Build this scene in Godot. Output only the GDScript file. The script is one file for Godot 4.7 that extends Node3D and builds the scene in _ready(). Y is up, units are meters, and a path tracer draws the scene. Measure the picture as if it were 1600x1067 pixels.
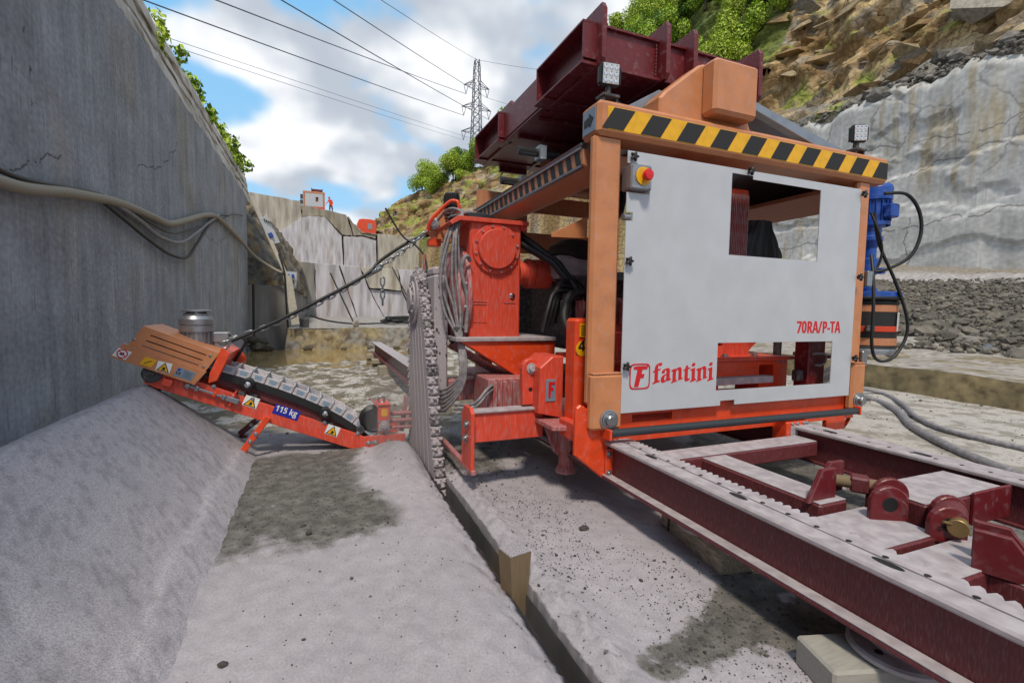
extends Node3D
# A blue-stone quarry floor: chain saw machine on rails, belt conveyor carrying the cuttings to a dust heap, sawn quarry faces round it.
# World: y up, metres; the rails run along z, the camera stands at the origin 1.15 m above the floor.

class Mb:
	var v := PackedVector3Array()
	var n := PackedVector3Array()
	var uv := PackedVector2Array()
	var c := PackedColorArray()
	var col := Color.WHITE
	func tri(a: Vector3, b: Vector3, d: Vector3, na: Vector3, nb: Vector3, nd: Vector3) -> void:
		if (b - a).cross(d - a).dot(na + nb + nd) > 0.0:
			var t := b; b = d; d = t
			t = nb; nb = nd; nd = t
		v.append(a); v.append(b); v.append(d)
		n.append(na); n.append(nb); n.append(nd)
		for i in 3: c.append(col)
	func quad(a: Vector3, b: Vector3, d: Vector3, e: Vector3, nr: Vector3) -> void:
		tri(a, b, d, nr, nr, nr)
		tri(a, d, e, nr, nr, nr)
	func quads(a: Vector3, b: Vector3, d: Vector3, e: Vector3, na: Vector3, nb: Vector3, nd: Vector3, ne: Vector3) -> void:
		tri(a, b, d, na, nb, nd)
		tri(a, d, e, na, nd, ne)
	func box(o: Vector3, s: Vector3, bev := 0.004, bs := Basis.IDENTITY) -> Mb:
		var h := s * 0.5
		bev = minf(bev, minf(h.x, minf(h.y, h.z)) * 0.6)
		for a in 3:
			var b := (a + 1) % 3
			var d := (a + 2) % 3
			for s0: float in [-1.0, 1.0]:
				var nr := Vector3.ZERO; nr[a] = s0
				var q: Array[Vector3] = []
				for w: Vector2 in [Vector2(-1, -1), Vector2(1, -1), Vector2(1, 1), Vector2(-1, 1)]:
					var p := Vector3.ZERO
					p[a] = s0 * h[a]; p[b] = w.x * (h[b] - bev); p[d] = w.y * (h[d] - bev)
					q.append(o + bs * p)
				quad(q[0], q[1], q[2], q[3], (bs * nr).normalized())
				if bev > 0.0:
					for s1: float in [-1.0, 1.0]:
						var e: Array[Vector3] = []
						for s2: float in [-1.0, 1.0]:
							var p1 := Vector3.ZERO
							p1[a] = s0 * h[a]; p1[b] = s1 * (h[b] - bev); p1[d] = s2 * (h[d] - bev)
							var p2 := Vector3.ZERO
							p2[a] = s0 * (h[a] - bev); p2[b] = s1 * h[b]; p2[d] = s2 * (h[d] - bev)
							e.append(o + bs * p1); e.append(o + bs * p2)
						var ne := Vector3.ZERO; ne[a] = s0; ne[b] = s1
						quad(e[0], e[1], e[3], e[2], (bs * ne).normalized())
						if a == 0:
							for s2: float in [-1.0, 1.0]:
								var k := Vector3(s0, s1, s2)
								var x1 := k * h - k * Vector3(0, bev, bev)
								var x2 := k * h - k * Vector3(bev, 0, bev)
								var x3 := k * h - k * Vector3(bev, bev, 0)
								var nk := (bs * k).normalized()
								tri(o + bs * x1, o + bs * x2, o + bs * x3, nk, nk, nk)
		return self
	# box given by its two corners
	func bx(x0: float, x1: float, y0: float, y1: float, z0: float, z1: float, bev := 0.004) -> Mb:
		return box(Vector3((x0 + x1) / 2, (y0 + y1) / 2, (z0 + z1) / 2), Vector3(absf(x1 - x0), absf(y1 - y0), absf(z1 - z0)), bev)
	# a flat outline, drawn out along the local z of xf
	func prism(poly: PackedVector2Array, xf: Transform3D, depth: float, bev := 0.003) -> Mb:
		var m := poly.size()
		if Geometry2D.is_polygon_clockwise(poly): poly.reverse()
		var inn := PackedVector2Array()
		for i in m:
			var e1 := (poly[i] - poly[(i + m - 1) % m]).normalized()
			var e2 := (poly[(i + 1) % m] - poly[i]).normalized()
			var k := (Vector2(-e1.y, e1.x) + Vector2(-e2.y, e2.x)).normalized()
			inn.append(poly[i] + k * bev)
		var idx := Geometry2D.triangulate_polygon(inn)
		var nz := xf.basis.z.normalized()
		for i in range(0, idx.size(), 3):
			var p: Array[Vector3] = []
			for k in 3: p.append(Vector3(inn[idx[i + k]].x, inn[idx[i + k]].y, 0))
			tri(xf * (p[0] + Vector3(0, 0, depth)), xf * (p[1] + Vector3(0, 0, depth)), xf * (p[2] + Vector3(0, 0, depth)), nz, nz, nz)
			tri(xf * p[0], xf * p[1], xf * p[2], -nz, -nz, -nz)
		for i in m:
			var j := (i + 1) % m
			var e := (poly[j] - poly[i]).normalized()
			var nr := (xf.basis * Vector3(e.y, -e.x, 0)).normalized()
			var A := Vector3(poly[i].x, poly[i].y, 0)
			var B := Vector3(poly[j].x, poly[j].y, 0)
			quad(xf * (A + Vector3(0, 0, bev)), xf * (B + Vector3(0, 0, bev)), xf * (B + Vector3(0, 0, depth - bev)), xf * (A + Vector3(0, 0, depth - bev)), nr)
			if bev > 0.0:
				var Ai := Vector3(inn[i].x, inn[i].y, 0)
				var Bi := Vector3(inn[j].x, inn[j].y, 0)
				quad(xf * (A + Vector3(0, 0, depth - bev)), xf * (B + Vector3(0, 0, depth - bev)), xf * (Bi + Vector3(0, 0, depth)), xf * (Ai + Vector3(0, 0, depth)), (nr + nz).normalized())
				quad(xf * (A + Vector3(0, 0, bev)), xf * (B + Vector3(0, 0, bev)), xf * Bi, xf * Ai, (nr - nz).normalized())
		return self
	# a plate on a lattice of cuts; hole(i, j) leaves a cell open
	func lattice(xs: Array, ys: Array, holes: Array, xf: Transform3D, depth: float) -> Mb:
		var nx := xs.size() - 1
		var ny := ys.size() - 1
		var nz := xf.basis.z.normalized()
		var full := func(i: int, j: int) -> bool: return i >= 0 and j >= 0 and i < nx and j < ny and not holes.has(Vector2i(i, j))
		for i in nx:
			for j in ny:
				if not full.call(i, j): continue
				var a := Vector3(xs[i], ys[j], 0); var b := Vector3(xs[i + 1], ys[j], 0)
				var d := Vector3(xs[i + 1], ys[j + 1], 0); var e := Vector3(xs[i], ys[j + 1], 0)
				var z := Vector3(0, 0, depth)
				quad(xf * (a + z), xf * (b + z), xf * (d + z), xf * (e + z), nz)
				quad(xf * a, xf * b, xf * d, xf * e, -nz)
				if not full.call(i - 1, j): quad(xf * a, xf * e, xf * (e + z), xf * (a + z), -xf.basis.x)
				if not full.call(i + 1, j): quad(xf * b, xf * d, xf * (d + z), xf * (b + z), xf.basis.x)
				if not full.call(i, j - 1): quad(xf * a, xf * b, xf * (b + z), xf * (a + z), -xf.basis.y)
				if not full.call(i, j + 1): quad(xf * e, xf * d, xf * (d + z), xf * (e + z), xf.basis.y)
		return self
	static func frame(ax: Vector3) -> Basis:
		var y := ax.normalized()
		var x := (Vector3.UP if absf(y.y) < 0.9 else Vector3.RIGHT).cross(y).normalized()
		return Basis(x, y, x.cross(y))
	# turned body: profile of (radius, distance along the axis)
	func lathe(o: Vector3, ax: Vector3, prof: Array, m := 20) -> Mb:
		var f := frame(ax)
		for k in prof.size() - 1:
			var p: Vector2 = prof[k]
			var q: Vector2 = prof[k + 1]
			var sl := (q - p).normalized()
			for i in m:
				var t0 := TAU * i / m
				var t1 := TAU * (i + 1) / m
				var d0 := f.x * cos(t0) + f.z * sin(t0)
				var d1 := f.x * cos(t1) + f.z * sin(t1)
				var n0 := (d0 * sl.y - f.y * sl.x).normalized()
				var n1 := (d1 * sl.y - f.y * sl.x).normalized()
				var a := o + d0 * p.x + f.y * p.y; var b := o + d1 * p.x + f.y * p.y
				var d := o + d1 * q.x + f.y * q.y; var e := o + d0 * q.x + f.y * q.y
				if q.x > 0.0001: tri(a, d, e, n0, n1, n0)
				if p.x > 0.0001: tri(a, b, d, n0, n1, n1)
		return self
	func cyl(a: Vector3, b: Vector3, r: float, m := 14, r2 := -1.0) -> Mb:
		var h := (b - a).length()
		if r2 < 0.0: r2 = r
		return lathe(a, b - a, [Vector2(0, 0), Vector2(r * 0.92, 0), Vector2(r, minf(r * 0.08, h * 0.2)), Vector2(r2, h - minf(r2 * 0.08, h * 0.2)), Vector2(r2 * 0.92, h), Vector2(0, h)], m)
	func tube(pts: Array, r: float, m := 8, closed := false) -> Mb:
		var k := pts.size()
		var fr: Array[Basis] = []
		var prev := Vector3.ZERO
		for i in k:
			var d: Vector3
			if closed: d = pts[(i + 1) % k] - pts[(i + k - 1) % k]
			else: d = pts[mini(i + 1, k - 1)] - pts[maxi(i - 1, 0)]
			d = d.normalized()
			if i == 0: prev = frame(d).x
			prev = (prev - d * prev.dot(d)).normalized()
			fr.append(Basis(prev, d, prev.cross(d)))
		for i in (k if closed else k - 1):
			var f0 := fr[i]; var f1 := fr[(i + 1) % k]
			var A: Vector3 = pts[i]; var B: Vector3 = pts[(i + 1) % k]
			for j in m:
				var t0 := TAU * j / m; var t1 := TAU * (j + 1) / m
				var a := f0.x * cos(t0) + f0.z * sin(t0); var b := f0.x * cos(t1) + f0.z * sin(t1)
				var d := f1.x * cos(t1) + f1.z * sin(t1); var e := f1.x * cos(t0) + f1.z * sin(t0)
				quads(A + a * r, A + b * r, B + d * r, B + e * r, a, b, d, e)
		if not closed:
			for w in 2:
				var f := fr[0] if w == 0 else fr[k - 1]
				var o: Vector3 = pts[0] if w == 0 else pts[k - 1]
				var nr := -f.y if w == 0 else f.y
				for j in m:
					var t0 := TAU * j / m; var t1 := TAU * (j + 1) / m
					tri(o, o + (f.x * cos(t0) + f.z * sin(t0)) * r, o + (f.x * cos(t1) + f.z * sin(t1)) * r, nr, nr, nr)
		return self
	# an angular stone
	func rock(o: Vector3, s: Vector3, rn: RandomNumberGenerator, bs := Basis.IDENTITY, rough := 0.28) -> Mb:
		var pts: Array[Vector3] = []
		var g := (1.0 + sqrt(5.0)) / 2.0
		for w: Vector3 in [Vector3(-1, g, 0), Vector3(1, g, 0), Vector3(-1, -g, 0), Vector3(1, -g, 0), Vector3(0, -1, g), Vector3(0, 1, g), Vector3(0, -1, -g), Vector3(0, 1, -g), Vector3(g, 0, -1), Vector3(g, 0, 1), Vector3(-g, 0, -1), Vector3(-g, 0, 1)]:
			pts.append(w.normalized() * rn.randf_range(1.0 - rough, 1.0 + rough))
		var fs := [0, 11, 5, 0, 5, 1, 0, 1, 7, 0, 7, 10, 0, 10, 11, 1, 5, 9, 5, 11, 4, 11, 10, 2, 10, 7, 6, 7, 1, 8, 3, 9, 4, 3, 4, 2, 3, 2, 6, 3, 6, 8, 3, 8, 9, 4, 9, 5, 2, 4, 11, 6, 2, 10, 8, 6, 7, 9, 8, 1]
		for i in range(0, fs.size(), 3):
			var a := bs * (pts[fs[i]] * s); var b := bs * (pts[fs[i + 1]] * s); var d := bs * (pts[fs[i + 2]] * s)
			var nr := (b - a).cross(d - a).normalized()
			if nr.dot(a + b + d) < 0.0: nr = -nr
			tri(o + a, o + b, o + d, nr, nr, nr)
		return self
	# a sheet of nu x nv cells; pos(i, j) -> Vector3, colr(p, normal) -> Color, uvf(p) -> Vector2
	func sheet(nu: int, nv: int, pos: Callable, colr = null, uvf = null, up := Vector3.UP) -> Mb:
		var P := PackedVector3Array()
		P.resize((nu + 1) * (nv + 1))
		for j in nv + 1:
			for i in nu + 1: P[j * (nu + 1) + i] = pos.call(i, j)
		var N := PackedVector3Array()
		N.resize(P.size())
		var w := nu + 1
		for j in nv + 1:
			for i in w:
				var du := P[j * w + mini(i + 1, nu)] - P[j * w + maxi(i - 1, 0)]
				var dv := P[mini(j + 1, nv) * w + i] - P[maxi(j - 1, 0) * w + i]
				var nr := du.cross(dv).normalized()
				N[j * w + i] = nr if nr.dot(up) >= 0.0 else -nr
		var keep := col
		for j in nv:
			for i in nu:
				var q := [j * w + i, j * w + i + 1, (j + 1) * w + i + 1, (j + 1) * w + i]
				for t: Array in [[q[0], q[1], q[2]], [q[0], q[2], q[3]]]:
					var a: int = t[0]; var b: int = t[1]; var d: int = t[2]
					if (P[b] - P[a]).cross(P[d] - P[a]).dot(up) > 0.0:
						var k := b; b = d; d = k
					for k: int in [a, b, d]:
						v.append(P[k]); n.append(N[k])
						c.append(colr.call(P[k], N[k]) if colr != null else keep)
						if uvf != null: uv.append(uvf.call(P[k]))
		return self
	func mesh(off := Vector3.ZERO) -> ArrayMesh:
		var arr := []
		arr.resize(Mesh.ARRAY_MAX)
		if off != Vector3.ZERO:
			for i in v.size(): v[i] -= off
		arr[Mesh.ARRAY_VERTEX] = v
		arr[Mesh.ARRAY_NORMAL] = n
		arr[Mesh.ARRAY_COLOR] = c
		if uv.size() == v.size(): arr[Mesh.ARRAY_TEX_UV] = uv
		var m := ArrayMesh.new()
		m.add_surface_from_arrays(Mesh.PRIMITIVE_TRIANGLES, arr)
		return m

var rng := RandomNumberGenerator.new()
var M := {}
var T := {}
var used := {}

func numbered(called: String) -> String:
	if not used.has(called):
		used[called] = 0
		return called
	used[called] += 1
	return "%s_%03d" % [called, used[called]]
func tag(o: Node, label: String, category := "", group := "", kind := "") -> Node:
	if label: o.set_meta("label", label)
	if category: o.set_meta("category", category)
	if group: o.set_meta("group", group)
	if kind: o.set_meta("kind", kind)
	return o
func thing(called: String, label: String, category: String, at := Vector3.ZERO, group := "") -> Node3D:
	var o := Node3D.new()
	o.name = numbered(called)
	add_child(o)
	o.position = at
	tag(o, label, category, group)
	return o
func gpos(o: Node) -> Vector3:
	var s := Vector3.ZERO
	while o is Node3D and o != self:
		s += o.position
		o = o.get_parent()
	return s
# commits shapes given in world coordinates as one named mesh under parent
func put(mb: Mb, called: String, mat: Material, parent: Node = null) -> MeshInstance3D:
	var o := MeshInstance3D.new()
	if parent == null:
		o.name = numbered(called)
		add_child(o)
		o.mesh = mb.mesh()
	else:
		var taken := 0
		var nm := called
		while parent.has_node(NodePath(nm)):
			taken += 1
			nm = "%s_%03d" % [called, taken]
		o.name = nm
		parent.add_child(o, true)
		o.mesh = mb.mesh(gpos(parent))
	o.material_override = mat
	return o
# one more copy of a mesh, standing at xf in the parent's own space
func piece(m: Mesh, called: String, mat: Material, parent: Node, xf: Transform3D) -> MeshInstance3D:
	var o := MeshInstance3D.new()
	var taken: int = parent.get_meta("n_" + called, -1) + 1 if parent.has_meta("n_" + called) else 0
	parent.set_meta("n_" + called, taken)
	o.name = called if taken == 0 else "%s_%03d" % [called, taken]
	parent.add_child(o, true)
	o.mesh = m
	o.material_override = mat
	o.transform = xf
	return o
func V(x: float, y: float, z: float) -> Vector3: return Vector3(x, y, z)
func P2(a: Array) -> PackedVector2Array:
	var r := PackedVector2Array()
	for i in range(0, a.size(), 2): r.append(Vector2(a[i], a[i + 1]))
	return r
# planes to draw outlines in: facing +z at depth z, facing -x at x, facing up at y
func pz(z: float) -> Transform3D: return Transform3D(Basis.IDENTITY, Vector3(0, 0, z))
func px(x: float) -> Transform3D: return Transform3D(Basis(Vector3(0, 0, 1), Vector3(0, 1, 0), Vector3(-1, 0, 0)), Vector3(x, 0, 0))   # outline given as (z, y)
func py(y: float) -> Transform3D: return Transform3D(Basis(Vector3(1, 0, 0), Vector3(0, 0, -1), Vector3(0, 1, 0)), Vector3(0, y, 0))   # outline given as (x, -z)
func spline(pts: Array, k := 6) -> Array:
	var r := []
	for i in pts.size() - 1:
		var p0: Vector3 = pts[maxi(i - 1, 0)]; var p1: Vector3 = pts[i]; var p2: Vector3 = pts[i + 1]; var p3: Vector3 = pts[mini(i + 2, pts.size() - 1)]
		for j in k: r.append(p1.cubic_interpolate(p2, p0, p3, float(j) / k))
	r.append(pts[-1])
	return r
func noise(sd: int, f: float, oct := 4, type := FastNoiseLite.TYPE_SIMPLEX_SMOOTH, frac := FastNoiseLite.FRACTAL_FBM) -> FastNoiseLite:
	var q := FastNoiseLite.new()
	q.seed = sd; q.frequency = f; q.noise_type = type; q.fractal_type = frac; q.fractal_octaves = oct
	return q
# noise as bytes, stretched sx and sy times along u and v
func nb(w: int, h: int, q: FastNoiseLite, sx := 1, sy := 1, seamless := false) -> PackedByteArray:
	var im: Image = q.get_seamless_image(w / sx, h / sy) if seamless else q.get_image(w / sx, h / sy)
	if sx > 1 or sy > 1: im.resize(w, h, Image.INTERPOLATE_CUBIC)
	return im.get_data()
func ntex(q: FastNoiseLite, cols: Array, offs: Array, size := 512) -> NoiseTexture2D:
	var g := Gradient.new()
	g.colors = PackedColorArray(cols)
	g.offsets = PackedFloat32Array(offs)
	var t := NoiseTexture2D.new()
	t.width = size; t.height = size; t.seamless = true; t.noise = q; t.color_ramp = g
	return t
func srgb(r: float, g: float, b: float) -> Color: return Color(r / 255.0, g / 255.0, b / 255.0)
func lin(r: float, g: float, b: float) -> Color: return Color(r / 255.0, g / 255.0, b / 255.0).srgb_to_linear()
func mat(nm: String, col: Color, rough := 0.6, metal := 0.0, tex = null, tri := 1.0) -> StandardMaterial3D:
	var m := StandardMaterial3D.new()
	m.resource_name = nm
	m.albedo_color = col; m.roughness = rough; m.metallic = metal
	if tex != null:
		m.albedo_texture = tex
		m.uv1_triplanar = true
		m.uv1_scale = Vector3.ONE * tri
	M[nm] = m
	return m
# painted steel with a broken layer of stone dust on it: how much is 0 (hardly), 1, 2 or 3 (nearly all)
func paint(nm: String, col: Color, rough: float, dusty: int) -> StandardMaterial3D:
	var m := mat(nm, col, rough, 0.0, T.vary, 0.9)
	m.detail_enabled = true
	m.detail_albedo = T.dustcol
	m.detail_mask = T["dust%d" % dusty]
	m.detail_blend_mode = BaseMaterial3D.BLEND_MODE_MIX
	m.uv1_world_triplanar = true
	m.roughness_texture = T.vary
	m.heightmap_enabled = true
	m.heightmap_texture = T["dust%d" % dusty]
	m.heightmap_scale = 0.02
	return m

func _ready() -> void:
	rng.seed = 20240
	# camera
	var cam := Camera3D.new()
	cam.name = "camera"
	add_child(cam)
	cam.position = V(0, 1.15, 0)
	cam.rotation = V(-0.06662, -0.38470, 0.01586)
	cam.fov = 71.34
	cam.near = 0.02
	cam.far = 2000.0
	cam.current = true
	# sky, air, exposure
	var we := WorldEnvironment.new()
	we.name = "world_environment"
	add_child(we)
	var env := Environment.new()
	env.background_mode = Environment.BG_SKY
	var sky := Sky.new()
	var sm := PanoramaSkyMaterial.new()
	sm.panorama = sky_tex()
	sm.energy_multiplier = 1.0
	sky.sky_material = sm
	env.sky = sky
	env.sky_rotation = V(0, 0, 0)
	env.tonemap_mode = Environment.TONE_MAPPER_LINEAR
	env.tonemap_exposure = 1.2
	env.volumetric_fog_enabled = true
	env.volumetric_fog_density = 0.0
	env.sdfgi_enabled = true
	env.ssao_enabled = true
	env.ssil_enabled = true
	we.environment = env
	# veiled sun from the upper left, over the left wall and behind the camera
	var sun := DirectionalLight3D.new()
	sun.name = "sun"
	add_child(sun)
	sun.rotation = V(deg_to_rad(-58), deg_to_rad(-24), 0)
	sun.light_color = Color(1.0, 0.95, 0.87)
	sun.light_energy = 0.82
	sun.light_angular_distance = 7.0
	sun.shadow_enabled = true
	textures()
	materials()
	ground_mat()
	mat("dust_cap", srgb(176, 170, 176), 0.9, 0.0, T.grain, 2.0)
	mat("pale_board", srgb(186, 180, 168), 0.8, 0.0, T.vary, 1.0)
	quarry_walls()
	hillside()
	floor_and_dust()
	scatter_stones()
	plants()
	pylon_and_lines()
	var m := machine()
	cutting_head(m)
	roof_frame()
	rails()
	conveyor()
	pump()
	dust_mist()
	wall_lines()
	far_rim()

# ---------------------------------------------------------------- textures and materials
func textures() -> void:
	var W := Color.WHITE
	T.vary = ntex(noise(3, 0.012, 5), [Color(0.88, 0.88, 0.88), Color(0.96, 0.96, 0.96), W], [0.0, 0.5, 1.0])
	T.dustcol = ntex(noise(4, 0.05, 4), [srgb(150, 142, 147), srgb(174, 167, 171)], [0.2, 0.8], 256)
	var K := Color.BLACK
	T.speck = ntex(noise(14, 0.10, 6), [Color(0.03, 0.03, 0.03), Color(0.06, 0.06, 0.06), Color(0.22, 0.22, 0.22)], [0.3, 0.6, 0.95])
	T.dust4 = T.speck
	T.sawn = ntex(noise(15, 0.012, 6), [Color(0.74, 0.73, 0.72), Color(0.9, 0.895, 0.89), W], [0.1, 0.5, 0.9])
	var cel := noise(16, 0.02, 4, FastNoiseLite.TYPE_CELLULAR)
	cel.cellular_return_type = FastNoiseLite.RETURN_DISTANCE2_SUB
	T.crag = ntex(cel, [Color(0.68, 0.67, 0.66), Color(0.86, 0.85, 0.84), W], [0.02, 0.3, 0.9], 1024)
	T.dust0 = ntex(noise(5, 0.035, 6), [K, Color(0.02, 0.02, 0.02), Color(0.3, 0.3, 0.3)], [0.0, 0.62, 1.0])
	T.dust1 = ntex(noise(6, 0.04, 7), [Color(0.02, 0.02, 0.02), Color(0.07, 0.07, 0.07), Color(0.34, 0.34, 0.34)], [0.2, 0.55, 0.95])
	T.dust2 = ntex(noise(7, 0.04, 7), [Color(0.1, 0.1, 0.1), Color(0.38, 0.38, 0.38), Color(0.9, 0.9, 0.9)], [0.2, 0.5, 0.85])
	T.dust3 = ntex(noise(8, 0.03, 7), [Color(0.74, 0.74, 0.74), Color(0.95, 0.95, 0.95), W], [0.03, 0.22, 0.45])
	T.sawn_soft = ntex(noise(17, 0.02, 5), [Color(0.965, 0.965, 0.965), W], [0.2, 0.8], 256)
	T.grain = ntex(noise(9, 0.12, 5), [Color(0.6, 0.6, 0.6), W], [0.15, 0.75])
	T.powder = ntex(noise(20, 0.03, 8), [Color(0.84, 0.84, 0.84), Color(0.94, 0.94, 0.94), W], [0.2, 0.5, 0.8], 1024)
	T.grain2 = ntex(noise(22, 0.14, 5), [Color(0.72, 0.72, 0.72), W, W], [0.15, 0.6, 1.0])
	T.rock = ntex(noise(10, 0.012, 7), [Color(0.55, 0.54, 0.53), Color(0.8, 0.79, 0.78), Color(0.88, 0.87, 0.86), W], [0.1, 0.42, 0.62, 0.95], 1024)
	T.rock2 = ntex(noise(21, 0.014, 8, FastNoiseLite.TYPE_SIMPLEX, FastNoiseLite.FRACTAL_RIDGED), [W, Color(0.86, 0.85, 0.84), Color(0.5, 0.48, 0.45)], [0.2, 0.6, 0.95], 1024)
	T.crack = ntex(noise(11, 0.006, 3, FastNoiseLite.TYPE_SIMPLEX, FastNoiseLite.FRACTAL_RIDGED), [W, W, Color(0.5, 0.48, 0.45)], [0.0, 0.93, 0.985], 1024)
	T.wood = ntex(noise(12, 0.02, 5), [srgb(104, 94, 80), srgb(156, 146, 128), srgb(184, 174, 158)], [0.1, 0.5, 0.9])
	T.leaf = ntex(noise(13, 0.06, 3), [Color(0.7, 0.7, 0.7), W], [0.2, 0.8], 128)

func materials() -> void:
	paint("tan", srgb(200, 131, 86), 0.42, 0)
	paint("tan_dusty", srgb(192, 124, 82), 0.5, 1)
	paint("red", srgb(230, 74, 30), 0.4, 0)
	paint("red_dusty", srgb(220, 66, 32), 0.5, 1)
	paint("red_caked", srgb(176, 42, 28), 0.6, 2)
	paint("maroon", srgb(104, 20, 28), 0.45, 0)
	paint("maroon_dusty", srgb(98, 20, 27), 0.55, 4)
	paint("maroon_caked", srgb(98, 30, 36), 0.7, 3)
	for nm: String in ["red_dusty", "red_caked", "maroon_dusty", "tan_dusty"]: M[nm].uv1_scale = V(2.6, 0.45, 2.6)
	paint("dusted_steel", srgb(110, 108, 108), 0.7, 3)
	paint("chain_grit", srgb(74, 72, 72), 0.6, 2)
	paint("dark_steel", srgb(46, 46, 48), 0.55, 1)
	mat("panel", srgb(184, 187, 194), 0.35, 0.0, T.sawn_soft, 0.7)
	paint("blue", srgb(22, 76, 168), 0.35, 0)
	paint("hose_dusty", srgb(104, 104, 106), 0.6, 2)
	paint("belt", srgb(196, 194, 200), 0.7, 2)
	mat("caked", srgb(178, 170, 175), 0.9, 0.0, T.powder, 2.0)
	M.caked.uv1_scale = V(6, 1.2, 6)
	mat("black", srgb(24, 24, 26), 0.5)
	mat("rubber", srgb(34, 35, 38), 0.55, 0.0, T.grain, 3.0)
	mat("pipe_rubber", srgb(54, 62, 68), 0.45, 0.0, T.grain, 3.0)
	mat("yellow", srgb(236, 176, 14), 0.45, 0.0, T.vary, 2.0)
	mat("hazard_black", srgb(38, 36, 36), 0.6, 0.0, T.grain, 4.0)
	mat("white_print", srgb(222, 222, 222), 0.5)
	mat("grey_blue", srgb(120, 138, 156), 0.4, 0.0, T.vary, 2.0)
	mat("red_print", srgb(196, 26, 32), 0.4)
	mat("blue_print", srgb(24, 36, 150), 0.4)
	mat("pale_blue", srgb(150, 174, 198), 0.6, 0.0, T.grain, 3.0)
	mat("zinc", srgb(168, 172, 176), 0.32, 0.9, T.vary, 3.0)
	mat("chrome", srgb(214, 214, 216), 0.16, 1.0)
	mat("alu", srgb(158, 160, 166), 0.38, 0.7, T.vary, 2.0)
	mat("brass", srgb(150, 126, 84), 0.45, 0.6, T.vary, 3.0)
	mat("signal_red", srgb(206, 22, 28), 0.3)
	mat("strap", srgb(232, 74, 36), 0.7, 0.0, T.grain, 6.0)
	mat("wire", srgb(70, 80, 92), 0.5)
	mat("roof_steel", srgb(150, 156, 164), 0.35, 0.8, T.vary, 1.0)
	mat("wood", Color.WHITE, 0.85, 0.0, T.wood, 1.0)
	M.wood.uv1_scale = V(9, 9, 1.2)
	M.wood.heightmap_enabled = true; M.wood.heightmap_texture = T.wood; M.wood.heightmap_scale = 0.15
	mat("pale_wood", srgb(160, 157, 150), 0.8, 0.0, T.vary, 1.0)
	M.pale_wood.uv1_scale = V(1.5, 10, 10)
	mat("wedge_wood", srgb(120, 102, 78), 0.8, 0.0, T.vary, 1.0)
	M.wedge_wood.uv1_scale = V(9, 1.0, 9)
	mat("hose_pale", srgb(176, 166, 150), 0.7, 0.0, T.grain, 3.0)
	var l := mat("lens", srgb(190, 192, 196), 0.08)
	l.clearcoat_enabled = true
	var q := mat("puddle", srgb(150, 128, 84), 0.06)
	q.metallic_specular = 0.6
	# dust and stone with vertex colours
	for a: Array in [["dust_v", T.powder, 2.2, 0.92, 0.22], ["stone_v", T.rock, 0.35, 0.85, 1.2], ["sawn_v", T.sawn, 0.22, 0.8, 0.3], ["hill_v", T.rock2, 0.11, 0.95, 14.0]]:
		var m := mat(a[0], Color.WHITE, a[3], 0.0, a[1], a[2])
		m.vertex_color_use_as_albedo = true
		m.uv1_world_triplanar = true
		m.heightmap_enabled = true
		m.heightmap_texture = a[1]
		m.heightmap_scale = a[4]
	T.staincol = ntex(noise(18, 0.02, 4), [srgb(150, 126, 84), srgb(120, 92, 60)], [0.3, 0.8], 256)
	T.stainmask = ntex(noise(19, 0.010, 6), [Color.BLACK, Color.BLACK, Color(0.5, 0.5, 0.5)], [0.0, 0.58, 0.9])
	M.dust_v.detail_enabled = true; M.dust_v.detail_albedo = T.grain2; M.dust_v.detail_blend_mode = BaseMaterial3D.BLEND_MODE_MUL
	var ck: StandardMaterial3D = M.sawn_v
	ck.detail_enabled = true; ck.detail_albedo = T.staincol; ck.detail_mask = T.stainmask; ck.detail_blend_mode = BaseMaterial3D.BLEND_MODE_MIX
	ck.uv1_scale = V(0.3, 0.05, 0.3)
	var fl := mat("foliage", Color.WHITE, 0.6)
	fl.vertex_color_use_as_albedo = true
	fl.backlight_enabled = true
	fl.backlight = Color(0.4, 0.5, 0.1)
	var pv := mat("plain_v", Color.WHITE, 0.7)
	pv.vertex_color_use_as_albedo = true

func image_mat(nm: String, w: int, h: int, data: PackedByteArray, bump := 0.0, bumps := PackedByteArray()) -> StandardMaterial3D:
	var m := mat(nm, Color.WHITE, 0.85)
	m.albedo_texture = ImageTexture.create_from_image(Image.create_from_data(w, h, false, Image.FORMAT_RGB8, data))
	m.texture_repeat = false
	if bump > 0.0:
		m.heightmap_enabled = true
		m.heightmap_texture = ImageTexture.create_from_image(Image.create_from_data(w, h, false, Image.FORMAT_L8, bumps))
		m.heightmap_scale = bump
	return m

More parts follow.
